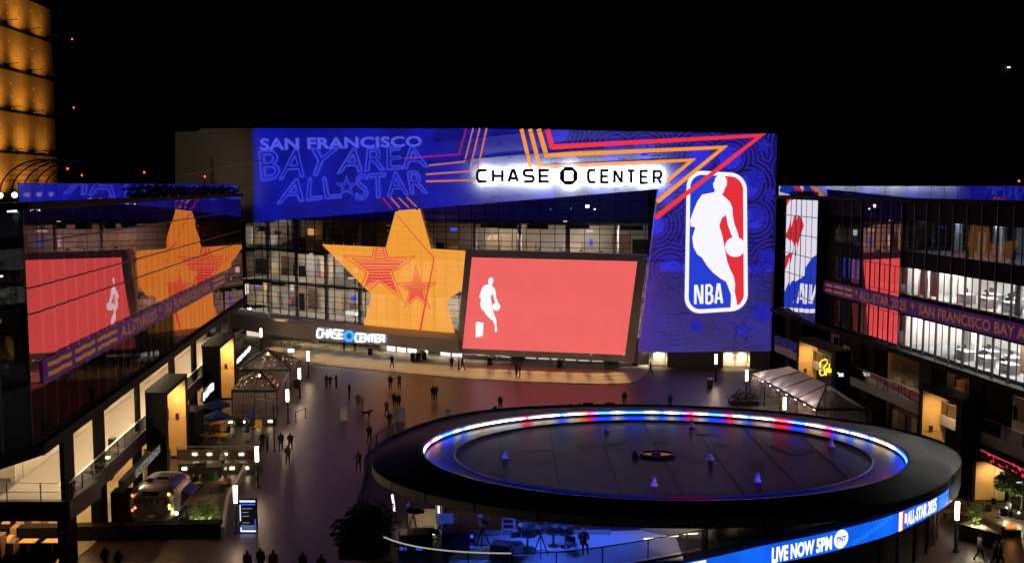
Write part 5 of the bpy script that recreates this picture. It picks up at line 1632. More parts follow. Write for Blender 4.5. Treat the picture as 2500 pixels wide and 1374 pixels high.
lamp('light_tube_glow', 'POINT', onT(968, 1272) + Vector((.4, -.5, 1.2)), (1, .72, .4), 14, t.parent, None, .1)
t = thing('cardboard_screen', onT(1033, 1290), 'tan cloth screen lit by a small lamp on the terrace', 'screen', None, True)
MB().bx(-.8, .8, 0, .06, .05, 1.1).build('cloth', TAN, t); MB().bx(-.85, -.8, -.02, .08, 0, 1.15).bx(.8, .85, -.02, .08, 0, 1.15).build('frame', BLACK, t)
p = onT(1050, 1306)
t2 = thing('work_lamp', p, 'small glaring work lamp pair in front of the tan cloth screen', 'lamp', None, True)
MB().ball((-.2, 0, .12), .11, 8).ball((.2, 0, .14), .11, 8).build('bulb', E('work_light', (1, .88, .65), 4), t2, kind='stuff'); MB().bx(-.35, .35, -.06, .06, 0, .04).build('base', BLACK, t2)
lamp('work_lamp_beam', 'SPOT', p + Vector((-.2, -.3, .25)), (1, .8, .5), 30, None, onT(1033, 1285) + Vector((0, 0, .8)), .05, 90, .8).parent = t2
bpy.data.objects[-1:] if False else None
for o in list(t2.children):
    if o.type == 'LIGHT': o.location = (-.2, -.3, .25)

# broadcast gear that crowds the terrace
def tripod_camera(loc, rz, label):
    t = thing('broadcast_camera', loc, label, 'camera', 'broadcast gear on the pavilion terrace', True); t.rotation_euler.z = rz
    for k in range(3): MB().beam((0, 0, 1.15), (.42 * math.cos(k * 2.1), .42 * math.sin(k * 2.1), 0), .05).build('tripod_leg', BLACK, t)
    MB().bx(-.14, .14, -.32, .3, 1.2, 1.5).bx(-.1, .1, -.6, -.32, 1.26, 1.44).build('camera_body', CASE, t); MB().bx(-.12, .12, .3, .34, 1.5, 1.68).build('viewfinder', E('monitor_picture', rgb(36, 50, 130), .9), t)
def director_chair(loc, rz, label):
    t = thing('folding_chair', loc, label, 'chair', 'folding chairs on the pavilion terrace', True); t.rotation_euler.z = rz
    MB().bx(-.26, .26, -.24, .24, .5, .54).build('seat', CASE, t); MB().bx(-.26, .26, .22, .25, .72, 1.0).build('backrest', CASE, t)
    for s in (-1, 1): MB().beam((s * .27, -.24, 0), (s * .27, .24, .54), .04).beam((s * .27, .24, 0), (s * .27, -.24, .54), .04).beam((s * .27, .24, .5), (s * .27, .24, 1.0), .04).build('leg_frame', ALU, t)
tripod_camera(onT(1178, 1338), .4, 'tripod camera left of the blue stage'); tripod_camera(onT(1320, 1358), 2.6, 'tripod camera in front of the stools on the blue stage'); tripod_camera(onT(1010, 1306), 1.2, 'tripod camera in the dark left part of the terrace')
director_chair(onT(950, 1312), .5, 'folding chair by the light stick on the dark terrace'); director_chair(onT(1052, 1340), -.6, 'folding chair beside the small lit monitor'); director_chair(onT(1395, 1352), 2.8, 'folding chair at the front of the blue stage'); director_chair(onT(1262, 1350), .2, 'folding chair left of the step on the blue stage')
for k, (x, y, lab) in enumerate(((985, 1352, 'left one of three small blue status lamps on the dark terrace'), (1025, 1352, 'middle one of three small blue status lamps on the dark terrace'), (1148, 1322, 'right one of three small blue status lamps on the dark terrace'))):
    t = thing('status_lamp', onT(x, y), lab, 'lamp', None, True); MB().box((0, 0, .25), (.5, .35, .5)).build('housing', CASE, t); MB().box((0, -.19, .36), (.34, .03, .16)).build('display', E('blue_status_light', rgb(60, 90, 240), 1.0), t)
rnd = random.Random(41)
for k in range(6):
    a = onT(940 + k * 70, 1330 + (k % 3) * 9); MB().tube([a + Vector((rnd.uniform(-.3, .3), rnd.uniform(-.3, .3), .02)) + Vector((j * .45, .25 * math.sin(j * 1.7 + k), 0)) for j in range(6)], .03, 4).build('floor_cable', BLACK, pav)
t = thing('black_dome_shrub', onT(892, 1318) , 'big dark rounded hedge at the left end of the pavilion terrace', 'hedge', None, True)
leaf_ball((0, 0, .7), 1.5, 3.4, .8, 3200, .12, random.Random(77)).build('foliage', M('black_green_leaf', (.006, .008, .005), .8, var=.5, scale=8), t); MB().bx(-.9, .9, -2.8, 2.8, 0, .5).build('planter', BLACK, t)

# ================================================================== street lamps
POLEM = M('lamp_post_black', (.014, .014, .015), .4)
LAMPE = E('lamp_tube_white', (1, .68, .42), 34.0)
lp = thing('street_lamp', (0, 0, 0), '', 'street lamp', 'tall glowing column lamps along the plaza', True)
MB().lathe([(.2, 0), (.2, .06), (.11, .1), (.11, 2.07)], (0, 0, 0), 10).build('post', POLEM, lp)
MB().lathe([(.125, 2.08), (.125, 3.24)], (0, 0, 0), 12).build('light_tube', LAMPE, lp)
MB().lathe([(.13, 3.24), (.13, 3.3)], (0, 0, 0), 12).build('cap', POLEM, lp)
used = []
for x, y, lab in ((577, 1300, 'glowing column lamp beside the upright directory sign'), (629, 1190, 'glowing column lamp right of the lower patio wall lights'), (703, 1030, 'glowing column lamp at the front corner of the nearer clear tent'),
                  (732, 970, 'glowing column lamp between the two clear tents and the plaza'), (753, 922, 'glowing column lamp at the edge of the blue-lit plaza'), (638, 858, 'farthest column lamp, near the crowd barriers on the left'),
                  (1747, 930, 'glowing column lamp between the two lit doors of the logo wall'), (1822, 975, 'glowing column lamp at the left end of the white marquee'), (1914, 1052, 'glowing column lamp in front of the white marquee'),
                  (2333, 1345, 'glowing column lamp by the triangular planter at the lower right')):
    put(lp, used, gnd(x, y), 0, lab)
for x, y, lab in ((-18, 44, 'added unseen column lamp near the left planter wall, brightening the plaza'),):  # out-of-view lamp added to brighten the lower left paving
    put(lp, used, (x, y, 0), 0, lab)
t = thing('flag_pole', gnd(670, 1102), 'thin dark pole without a lamp in front of the nearer clear tent', 'pole', None, True)
MB().lathe([(.14, 0), (.14, .08), (.07, .1), (.06, 3.9)], (0, 0, 0), 8).build('shaft', POLEM, t); MB().ball((0, 0, 3.95), .09, 8).build('finial', POLEM, t)

# ================================================================== tents
def film(name, body=.3, col=(.5, .48, .5)):
    if name in MATS: return MATS[name]
    m = GLASS(name, .10, (1, 1, 1), .12, (.72, .70, .72)); n = m.node_tree.nodes; l = m.node_tree.links
    out = [x for x in n if x.type == 'OUTPUT_MATERIAL'][0]; src = out.inputs[0].links[0].from_socket
    d = n.new('ShaderNodeBsdfDiffuse'); d.inputs[0].default_value = (*col, 1); t = n.new('ShaderNodeBsdfTranslucent'); t.inputs[0].default_value = (*col, 1)
    a = n.new('ShaderNodeMixShader'); a.inputs[0].default_value = .4; l.new(d.outputs[0], a.inputs[1]); l.new(t.outputs[0], a.inputs[2])
    b = n.new('ShaderNodeMixShader'); b.inputs[0].default_value = body; l.new(src, b.inputs[1]); l.new(a.outputs[0], b.inputs[2]); l.new(b.outputs[0], out.inputs[0])
    return m
def tent_clear(x0, x1, y0, y1, eave, apex, label, seed):
    t = thing('clear_tent', ((x0 + x1) / 2, y0, 0), label, 'tent', 'clear-walled tents on the left')
    sh = -.107
    X = lambda x, y: x + sh * (y - y0)
    c = [Vector((X(x, y), y, eave)) for x, y in ((x0, y0), (x1, y0), (x1, y1), (x0, y1))]
    ap = Vector((X((x0 + x1) / 2, (y0 + y1) / 2), (y0 + y1) / 2, apex))
    FILM = film('tent_film')
    for i in range(4):
        a, d = c[i], c[(i + 1) % 4]
        MB().face([a, d, ap]).build('roof_film', FILM, t)
        MB().beam(a, ap, .16, .10).build('roof_rib', BLACK, t)
        MB().beam(a - Vector((0, 0, .12)), d - Vector((0, 0, .12)), .1, .26).build('eave_beam', BLACK, t)
        MB().beam((a.x, a.y, 0), a, .12).build('post', BLACK, t)
        for k in range(1, 4):
            p = a.lerp(d, k / 4); MB().beam((p.x, p.y, 0), p - Vector((0, 0, .2)), .05).build('wall_bar', BLACK, t)
        for k in range(4):
            p, q = a.lerp(d, k / 4), a.lerp(d, (k + 1) / 4)
            MB().face([(p.x, p.y, .1), (q.x, q.y, .1), (q.x, q.y, eave - .25), (p.x, p.y, eave - .25)]).build('wall_film', FILM, t)
        m = (a + d) / 2; MB().beam(m, ap, .06).build('roof_rib', BLACK, t)
    rn = random.Random(seed); BULB = E('string_bulb', (1, .50, .22), 5.0)
    bm = None
    for k in range(26):
        u, v = rn.random(), rn.random(); p = Vector((X(x0 + (x1 - x0) * u, y0 + (y1 - y0) * v), y0 + (y1 - y0) * v, 0))
        h = 1 - max(abs(u - .5), abs(v - .5)) * 2
        p.z = eave - .2 + (apex - eave) * h * .8
        if bm is None: ob_ = MB().ball((0, 0, 0), .05, 6).build('string_bulb', BULB); bm = ob_.data; bpy.data.objects.remove(ob_)
        share('string_bulb', bm, p, t)
    MB().ball(ap - Vector((0, 0, .5)), .16, 8).build('pendant_lamp', E('tent_pendant', (1, .6, .3), 12), t)
    for k in range(5):
        u, v = rn.uniform(.15, .85), rn.uniform(.15, .85); x, y = X(x0 + (x1 - x0) * u, y0 + (y1 - y0) * v), y0 + (y1 - y0) * v
        MB().box((x, y, .74), (.8, .8, .05)).box((x, y, .37), (.08, .08, .7)).build('table', WOOD, t)
    return t
tent_clear(-28.3, -23.75, 102, 109.2, 2.55, 3.85, 'nearer clear-walled tent with a pyramid roof and string lights', 1)
tent_clear(-30.9, -24.95, 113.8, 121, 2.55, 4.2, 'farther clear-walled tent with a pyramid roof by the arena steps', 2)
mq = thing('white_marquee', (29, 101, 0), 'white hipped marquee with dark roof ribs on the right of the plaza', 'tent')
def mx(y, k=0): return 37.83 - .106 * y + k
FAB = film('white_tent_fabric', .96, (.86, .78, .92))
ya, yb = 92.7, 110.6; RIDGE = [(95.9, 2.3), (105.8, 2.3)]
n = 4; rp = [95.9 + (105.8 - 95.9) * k / 3 for k in range(4)]
ev = [92.7, 97.3, 101.8, 106.2, 110.6]
e = [Vector((mx(y), y, 2.6)) for y in ev]; far = [Vector((mx(y, 4.6), y, 2.6)) for y in ev]
rd = [Vector((mx(y, 2.3), y, 4.3)) for y in rp]
roofp = [[e[0], rd[0], e[1]], [e[1], rd[0], rd[1], e[2]], [e[2], rd[1], rd[2], e[3]], [e[3], rd[2], rd[3], e[4]]]
for q in roofp: MB().face(q).build('roof_panel', FAB, mq)
MB().face([e[4], rd[3], far[4]]).build('roof_panel', FAB, mq)
CLF = film('tent_film')
MB().face([far[0], rd[0], e[0]]).build('roof_panel', CLF, mq); MB().face([far[4], rd[3], rd[0], far[0]]).build('roof_panel', FAB, mq)
for a, c in ((e[1], rd[0]), (e[2], rd[1]), (e[3], rd[2]), (e[4], rd[3]), (e[0], rd[0]), (far[0], rd[0])): MB().beam(a + Vector((0, 0, .04)), c + Vector((0, 0, .04)), .12, .08).build('roof_rib', BLACK, mq)
MB().beam(e[0], e[4], .1, .2).build('eave_beam', BLACK, mq); MB().beam(far[0], far[4], .1, .2).build('eave_beam', BLACK, mq); MB().beam(e[0], far[0], .1, .2).build('eave_beam', BLACK, mq)
for p in e + far: MB().beam((p.x, p.y, 0), p, .1).build('post', BLACK, mq)
for a, c in zip(e, e[1:]): MB().face([(a.x, a.y, .1), (c.x, c.y, .1), (c.x, c.y, 2.45), (a.x, a.y, 2.45)]).build('wall_film', CLF, mq)
for k in range(4): 
    a, c = e[0].lerp(far[0], k / 4), e[0].lerp(far[0], (k + 1) / 4); MB().face([(a.x, a.y, .1), (c.x, c.y, .1), (c.x, c.y, 2.45), (a.x, a.y, 2.45)]).build('wall_film', CLF, mq)
MB().face([(mx(93, .2), 93, .04), (mx(110, .2), 110, .04), (mx(110, 4.4), 110, .04), (mx(93, 4.4), 93, .04)][::-1]).build('floor', TERR, mq)
for k in range(7):
    y = 94.5 + k * 2.3; MB().box((mx(y, .5), y, 2.3), (.2, 1.0, .12), -.1).build('hanging_light', E('marquee_light', (1, .86, .7), 16), mq)
for k in range(8):
    y = 94 + k * 2; MB().box((mx(y, 1.6), y, .74), (.8, .8, .05)).box((mx(y, 1.6), y, .37), (.08, .08, .7)).build('table', WOOD, mq)
# ================================================================== people
def person_mesh(pose):
    J = {'pel': (0, 0, .95, .165, .13), 'sp': (0, 0, 1.14, .165, .13), 'ch': (0, .01, 1.34, .185, .135), 'nk': (0, 0, 1.49, .06, .06), 'hd': (0, -.015, 1.60, .085, .095), 'tp': (0, -.005, 1.72, .075, .085)}
    B = [('pel', 'sp'), ('sp', 'ch'), ('ch', 'nk'), ('nk', 'hd'), ('hd', 'tp')]
    P = {'stand': dict(kn=(.0, .0), an=(0, 0), el=((.235, .03, 1.12), (.225, .02, 1.12)), ha=((.215, -.05, .87), (.20, -.09, .89))),
         'walk': dict(kn=(-.16, .05), an=(-.24, .30), el=((.225, .13, 1.14), (.225, -.08, 1.13)), ha=((.20, .08, .90), (.19, -.22, .95))),
         'phone': dict(kn=(-.02, .02), an=(0, .05), el=((.25, -.02, 1.12), (.27, .03, 1.12)), ha=((.12, -.30, 1.28), (.26, -.05, .87))),
         'arms': dict(kn=(.0, .03), an=(.02, .02), el=((.26, -.08, 1.12), (.26, -.08, 1.12)), ha=((.02, -.22, 1.17), (-.02, -.22, 1.12))),
         'photo': dict(kn=(-.03, .03), an=(0, .04), el=((.27, -.16, 1.26), (.27, -.16, 1.26)), ha=((.09, -.32, 1.50), (.09, -.32, 1.50))),
         'sit': dict(kn=(-.42, -.42), an=(-.44, -.40), el=((.25, -.08, .72), (.25, -.08, .72)), ha=((.12, -.34, .70), (.12, -.34, .70)))}[pose]
    dz = -.46 if pose == 'sit' else 0
    for k in J: J[k] = (J[k][0], J[k][1], J[k][2] + dz, J[k][3], J[k][4])
    for i, s in enumerate((-1, 1)):
        sh = 1.40 + dz
        J['sh%d' % i] = (s * .185, .01, sh, .085, .085)
        e = P['el'][i]; h = P['ha'][i]
        J['el%d' % i] = (s * e[0], e[1], e[2], .066, .066); J['wr%d' % i] = (s * (h[0] * .85 + e[0] * .15), h[1] * .85 + e[1] * .15, h[2] * .85 + e[2] * .15, .046, .046)
        J['ha%d' % i] = (s * h[0], h[1], h[2], .045, .03)
        B += [('ch', 'sh%d' % i), ('sh%d' % i, 'el%d' % i), ('el%d' % i, 'wr%d' % i), ('wr%d' % i, 'ha%d' % i)]
        hz = .88 + dz; kz = .50 if pose != 'sit' else .48; az = .09
        if pose == 'walk' and i == 1: az = .14
        J['hp%d' % i] = (s * .095, 0, hz, .105, .10); J['kn%d' % i] = (s * .11, P['kn'][i], kz, .068, .068)
        J['an%d' % i] = (s * .11, P['an'][i] + .01, az, .045, .045); J['to%d' % i] = (s * .125, P['an'][i] - .15, max(.04, az - .06), .045, .032)
        B += [('pel', 'hp%d' % i), ('hp%d' % i, 'kn%d' % i), ('kn%d' % i, 'an%d' % i), ('an%d' % i, 'to%d' % i)]
    ks = list(J); me = bpy.data.meshes.new('person')
    me.from_pydata([J[k][:3] for k in ks], [(ks.index(a), ks.index(c)) for a, c in B], [])
    o = bpy.data.objects.new('person', me); COL.objects.link(o)
    m = o.modifiers.new('s', 'SKIN'); sv = me.skin_vertices[0].data
    for i, k in enumerate(ks): sv[i].radius = J[k][3:5]; sv[i].use_root = (k == 'pel')
    m2 = o.modifiers.new('d', 'SUBSURF'); m2.levels = 1
    dg = bpy.context.evaluated_depsgraph_get(); dg.update()
    r = bpy.data.meshes.new_from_object(o.evaluated_get(dg))
    bpy.data.objects.remove(o)
    r.name = 'person_' + pose
    r.materials.clear()
    for _ in range(4): r.materials.append(None)
    hz = [Vector(J['ha0'][:3]), Vector(J['ha1'][:3])]
    for p in r.polygons:
        c = p.center; p.use_smooth = True
        if min((c - h).length for h in hz) < .075: mi = 2
        elif c.z > 1.525 + dz: mi = 2 if (c.y < -.03 and c.z < 1.70 + dz) else 3
        elif c.z < (.93 if pose != 'sit' else .56) : mi = 1
        else: mi = 0
        if c.z < .1 : mi = 3
        p.material_index = mi
    return r
PM = {k: person_mesh(k) for k in ('stand', 'walk', 'phone', 'arms', 'photo', 'sit')}
def cl(n, c): return M('cloth_' + n, c, .85, var=.2, scale=9)
CL = dict(black=cl('black', (.012, .012, .014)), navy=cl('navy', (.014, .018, .04)), grey=cl('grey', (.06, .06, .065)), brown=cl('brown', (.05, .03, .02)), white=cl('white', (.62, .60, .58)), pink=cl('pink', (.30, .15, .14)), green=cl('green', (.02, .16, .05)), red=cl('red', (.22, .03, .03)), blue=cl('blue', (.03, .06, .30)), khaki=cl('khaki', (.13, .10, .07)))
SKIN = M('skin', (.36, .20, .13), .55, var=.1); HAIR = M('hair_dark', (.015, .010, .008), .6)
def person(p, pose, rz, top, legs, label, sc=1.0, group=None):
    o = bpy.data.objects.new('person', PM[pose]); COL.objects.link(o)
    o.location = p; o.rotation_euler.z = math.radians(rz); o.scale = (sc,) * 3
    for i, m in enumerate((CL[top], CL[legs], SKIN, HAIR)):
        o.material_slots[i].link = 'OBJECT'; o.material_slots[i].material = m
    return tag(o, label, 'person', group)
PP = [
 (957, 900, 'walk', 160, 'navy', 'black', 'person in a navy jacket walking alone on the yellow-lit pavement below the star'),
 (1103, 902, 'stand', 20, 'black', 'black', 'person in black standing left of a pair on the pavement by the red screen'),
 (1120, 903, 'stand', -60, 'white', 'grey', 'person in a pale top on the lit pavement below the screen corner'),
 (1129, 905, 'walk', 120, 'black', 'grey', 'dark-clothed person walking beside the one in a pale top'),
 (1261, 922, 'arms', 60, 'black', 'black', 'left one of the pair standing close under the red screen'),
 (1269, 921, 'stand', -80, 'grey', 'black', 'right one of the pair standing close under the red screen'),
 (797, 949, 'stand', -30, 'black', 'black', 'left one of three people gathered on the blue-lit plaza'),
 (806, 951, 'arms', 40, 'black', 'grey', 'middle one of three people gathered on the blue-lit plaza'),
 (821, 948, 'stand', 80, 'navy', 'black', 'right one of three people gathered on the blue-lit plaza'),
 (853, 973, 'phone', 70, 'black', 'black', 'person looking at a phone right of the group of three'),
 (874, 1000, 'stand', 10, 'khaki', 'grey', 'person in a khaki coat next to the one in pink'),
 (884, 1004, 'stand', -20, 'pink', 'pink', 'person in a long pink outfit on the middle plaza'),
 (953, 951, 'stand', 180, 'black', 'black', 'person in black standing alone left of the one taking a photo'),
 (975, 952, 'photo', 180, 'grey', 'black', 'person raising a camera towards the screen'),
 (1057, 979, 'stand', 160, 'black', 'black', 'left one of a couple standing close at the edge of the red light'),
 (1064, 980, 'arms', 190, 'navy', 'black', 'right one of a couple standing close at the edge of the red light'),
 (963, 998, 'stand', 170, 'black', 'black', 'left one of two people behind the double white sign board'),
 (973, 1000, 'stand', 200, 'navy', 'black', 'right one of two people behind the double white sign board'),
 (944, 1020, 'walk', 150, 'grey', 'grey', 'person walking left of the double white sign board'),
 (951, 1047, 'walk', 20, 'brown', 'black', 'person in brown walking at the rim of the dark pavilion deck'),
 (1221, 1004, 'walk', 170, 'black', 'black', 'farther person walking across the red-lit plaza behind the pavilion'),
 (1209, 1030, 'photo', 180, 'navy', 'black', 'person raising a phone right behind the left part of the pavilion roof'),
 (902, 1083, 'walk', 170, 'black', 'black', 'person walking left of the dark pavilion deck'),
 (875, 1152, 'walk', 175, 'grey', 'black', 'person walking alone in the darkest part of the plaza left of the pavilion'),
 (641, 1102, 'stand', 30, 'black', 'black', 'left one of two people chatting behind the near lamp by the patio'),
 (652, 1104, 'arms', -60, 'grey', 'black', 'right one of two people chatting behind the near lamp by the patio'),
 (686, 1102, 'walk', 190, 'brown', 'grey', 'person carrying nothing, walking right of the thin dark pole'),
 (709, 1103, 'walk', 180, 'navy', 'black', 'bulky dark person walking ahead of the lowest walker by the patio'),
 (703, 1136, 'walk', 185, 'brown', 'black', 'lowest walker on the plaza right of the patio'),
 (258, 1398, 'walk', 60, 'black', 'black', 'left one of two dark figures at the bottom edge near the planter wall'),
 (290, 1406, 'walk', 80, 'black', 'black', 'right one of two dark figures at the bottom edge near the planter wall'),
 (605, 1412, 'stand', 170, 'grey', 'black', 'left one of three dark figures at the bottom edge below the directory sign'),
 (637, 1402, 'stand', 180, 'navy', 'black', 'tall middle one of three dark figures at the bottom edge below the directory sign'),
 (668, 1410, 'stand', 190, 'red', 'black', 'right one of three dark figures at the bottom edge below the directory sign'),
 (740, 1416, 'walk', 180, 'brown', 'black', 'left one of two dark figures at the bottom edge right of the group of three'),
 (785, 1422, 'walk', 180, 'grey', 'black', 'right one of two dark figures at the bottom edge right of the group of three'),
 (1588, 915, 'walk', 90, 'brown', 'black', 'person passing the left lit door of the logo wall'),
 (1524, 992, 'stand', 180, 'black', 'black', 'tall dark figure behind the back rim of the pavilion, left of the seated row'),
 (1636, 998, 'stand', 180, 'blue', 'black', 'figure in a blue jacket behind the back rim of the pavilion'),
 (840, 858, 'stand', 0, 'blue', 'navy', 'person in blue at the doors under the small glowing sign'),
 (866, 860, 'stand', -20, 'black', 'black', 'person in black at the doors under the small glowing sign'),
 (2391, 1370, 'walk', 90, 'white', 'khaki', 'person in a white jacket walking past the triangular planter'),
 (2428, 1384, 'walk', 80, 'brown', 'black', 'dark-clothed person walking right behind the white jacket'),
 (2441, 1386, 'walk', 75, 'grey', 'black', 'person in grey walking at the lower right edge'),
 (1424, 1345, 'sit', 10, 'grey', 'black', 'person sitting on the blue stage of the pavilion'),
]
for px_, py_, pose, rz, a, c, lab in PP:
    p = gnd(px_, py_)
    if px_ == 1424: p = gnd(1424, 1345, 4.84)
    if 'pavement' in lab or 'close under the red' in lab or 'at the doors' in lab: p = gnd(px_, py_, .1)
    person(p, pose, rz, a, c, lab, .97 + .07 * ((px_ * 7 + py_) % 10) / 10)
# a large dog near the couple
dog = None
def dog_mesh():
    J = [(0, .32, .58, .12), (0, 0, .56, .13), (0, -.30, .60, .14), (0, -.46, .74, .08), (0, -.58, .80, .085), (0, -.74, .76, .045), (0, .44, .62, .05), (0, .66, .74, .025)]
    Bn = [(0, 1), (1, 2), (2, 3), (3, 4), (4, 5), (0, 6), (6, 7)]
    for s in (-1, 1):
        b = len(J); J += [(s * .09, -.30, .42, .06), (s * .09, -.28, .22, .035), (s * .09, -.32, .03, .035)]; Bn += [(2, b), (b, b + 1), (b + 1, b + 2)]
        b = len(J); J += [(s * .09, .26, .42, .08), (s * .09, .42, .24, .035), (s * .09, .36, .03, .035)]; Bn += [(0, b), (b, b + 1), (b + 1, b + 2)]
        b = len(J); J += [(s * .06, -.54, .92, .02)]; Bn += [(4, b)]
    me = bpy.data.meshes.new('dog'); me.from_pydata([j[:3] for j in J], Bn, [])
    o = bpy.data.objects.new('dog', me); COL.objects.link(o); o.modifiers.new('s', 'SKIN')
    for i, j in enumerate(J): me.skin_vertices[0].data[i].radius = (j[3], j[3]); me.skin_vertices[0].data[i].use_root = i == 1
    o.modifiers.new('d', 'SUBSURF').levels = 1
    dg = bpy.context.evaluated_depsgraph_get(); dg.update(); r = bpy.data.meshes.new_from_object(o.evaluated_get(dg)); bpy.data.objects.remove(o)
    r.materials.clear(); r.materials.append(M('dark_fur', (.02, .016, .013), .8)); r.polygons.foreach_set('use_smooth', [True] * len(r.polygons)); return r
o = bpy.data.objects.new('dog', dog_mesh()); COL.objects.link(o); o.location = gnd(894, 1020); o.rotation_euler.z = math.radians(75)
tag(o, 'large dark dog standing beside the person in pink', 'dog')

# ================================================================== restaurant trailer and its front garden
tl = thing('food_trailer', gnd(370, 1296), "rounded silver caravan trailer with GOTT'S across its back", 'trailer', None, True)
tl.rotation_euler.z = math.radians(2)
SILV = M('polished_aluminium', (.36, .30, .28), .30, .8, var=.12, scale=1.2)
def sec(y, s, lift=0):
    out = []
    for k in range(28):
        t = 2 * PI * k / 28; cx, sx_ = math.cos(t), math.sin(t)
        out.append(Vector((1.62 * s * math.copysign(abs(cx) ** .62, cx), y, 1.72 + lift + 1.28 * s * math.copysign(abs(sx_) ** .62, sx_))))
    return out
S_ = [sec(0, .72), sec(.05, .82), sec(.2, .91), sec(.55, .975), sec(1.0, 1), sec(3.6, 1), sec(4.2, .96), sec(4.6, .85), sec(4.75, .7)]
bb = MB()
for a, c in zip(S_, S_[1:]):
    for k in range(28): bb.face([a[k], a[(k + 1) % 28], c[(k + 1) % 28], c[k]][::-1], 0, True)
bb.face(S_[0][::-1]); bb.face(S_[-1]); bb.build('body', SILV, tl)
for z_ in (.95, 1.35, 2.5, 2.75):
    MB().bx(-1.2, 1.2, -.012, -.004, z_, z_ + .02).build('rivet_line', STEEL, tl)
MB().bx(-.55, .55, -.03, -.002, 2.42, 2.72).build('rear_window', M('dark_window', (.01, .015, .03), .1), tl)
MB().bx(-.28, .28, -.03, -.002, .98, 1.12).build('number_plate', LGREY, tl)
for yy in (1.0, 2.2, 3.4):
    s_ = sec(yy, 1.004); MB().tube(s_ + [s_[0]], .015, 4, cap=False).build('body_seam', STEEL, tl)
q = text_letters("GOTT'S", [(-1.12, 1.88), (1.14, 1.88), (1.14, 2.30), (-1.12, 2.30)], .05, 1.1)
for lt in q: decal(lt, lambda x, z: Vector((x, -.03, z))).build('letter', BLACK, tl)
MB().bx(-1.2, 1.2, -.035, -.01, 1.76, 1.79).build('trim_line', BLACK, tl)
for x, z, m in ((-1.2, 2.45, 'red'), (-1.22, 1.45, 'red'), (-1.05, 1.62, 'red'), (1.2, 2.5, 'amber'), (1.22, 1.55, 'amber'), (1.2, 1.75, 'amber')):
    mt = E('tail_light_red', (1, .10, .05), 6) if m == 'red' else E('tail_light_amber', (1, .42, .06), 6)
    y_ = .02 if abs(x) < 1.15 else .06
    MB().ball((x, y_, z), .10, 8).build('tail_light', mt, tl)
MB().bx(-1.3, 1.3, -.12, .1, .42, .58).build('bumper', STEEL, tl); MB().bx(-1.45, 1.45, .3, 4.3, .35, .55).build('chassis', BLACK, tl)
for s in (-1, 1):
    for y_ in (2.4, 3.3):
        w = MB().tube([(s * 1.25, y_, .36), (s * 1.5, y_, .36)], .36, 14).build('wheel', BLACK, tl); MB().tube([(s * 1.5, y_, .36), (s * 1.53, y_, .36)], .2, 10).build('rim', STEEL, w)
MB().bx(1.62, 1.66, 1.6, 3.6, 1.35, 2.2).build('serving_hatch', DARK, tl); MB().hexa([(1.66, 1.6, 2.25), (2.3, 1.6, 2.0), (2.3, 3.6, 2.0), (1.66, 3.6, 2.25), (1.66, 1.6, 2.29), (2.3, 1.6, 2.04), (2.3, 3.6, 2.04), (1.66, 3.6, 2.29)]).build('hatch_awning', SILV, tl)
MB().lathe([(.22, 0), (.26, .14), (.1, .22)], (-.5, 1.5, 3.0), 10).build('roof_vent', BLACK, tl); MB().bx(-.1, .7, 1.9, 2.9, 2.97, 3.18).build('roof_unit', BLACK, tl)
MB().ball((1.55, .5, 1.05), .12, 8).build('marker_light', E('white_marker_light', (1, .95, .8), 6), tl)
a, c = gnd(0, 1352), gnd(536, 1313)
pw = thing('planter_wall', (a + c) / 2, 'long black planter wall in front of the silver trailer', 'wall')
for k in range(8):
    p, q = Vector((-44, a.y + 1.0, 0)).lerp(c, k / 8), Vector((-44, a.y + 1.0, 0)).lerp(c, (k + 1) / 8)
    MB().hexa([p, q - Vector((.02, 0, 0)), q + Vector((-.02, .9, 0)), p + Vector((0, .9, 0)), p + Vector((0, 0, 1.0)), q + Vector((-.02, 0, 1.0)), q + Vector((-.02, .9, 1.0)), p + Vector((0, .9, 1.0))]).build('wall_panel', DARK, pw)
e1 = [c + Vector((.1, 0, 0)), gnd(552, 1236), gnd(598, 1150)]
for p, q in zip(e1, e1[1:]): MB().hexa([p, p + Vector((.25, 0, 0)), q + Vector((.25, 0, 0)), q, p + Vector((0, 0, .75)), p + Vector((.25, 0, .75)), q + Vector((.25, 0, .75)), q + Vector((0, 0, .75))]).build('side_wall', FASC, pw)
g_ = MB(); rnd = random.Random(31)
hedge = leaf_ball((0, 0, 0), 1, 1, 1, 10, .1, rnd)
bush = thing('lit_bush', gnd(503, 1288), 'round green bush lit from below beside the silver trailer', 'bush', None, True)
leaf_ball((0, 0, 1.05), 1.0, .8, .85, 900, .11, rnd).build('foliage', LEAFL, bush)
for k in range(5): MB().tube([(0, 0, .05), (.3 * math.cos(k * 1.3), .25 * math.sin(k * 1.3), .9)], .03, 5).build('branch', BARK, bush)
for x, y_ in ((.3, -.55), (-.55, -.45)):
    MB().ball((x, y_, .12), .07, 6).build('garden_light', E('garden_light', (1, .95, .7), 8), bush)
    l = lamp('garden_light_beam', 'POINT', (x, y_ - .02, .3), (.9, 1, .55), 110, None, None, .08); l.parent = bush; l.location = (x, y_ - .06, .28)

# dark kiosk and deck of the patio
dkk = thing('dark_kiosk', gnd(455, 1092), 'plain black kiosk between the oak portal and the yellow tables', 'kiosk')
a, c = gnd(436, 1092), gnd(478, 1092); MB().bx(a.x, c.x, a.y, a.y + 2.6, 0, 3.1).build('kiosk_body', DARK, dkk); MB().bx(a.x - .1, c.x + .1, a.y - .1, a.y + 2.7, 3.1, 3.25).build('kiosk_roof', BLACK, dkk)
pd = [gnd(360, 1300), gnd(536, 1306), gnd(598, 1150), gnd(676, 1040), gnd(560, 1040)]
MB().face([(p.x, p.y, .012) for p in pd]).build('patio_deck', M('patio_boards', (.07, .05, .035), .5, var=.3), kind='structure')
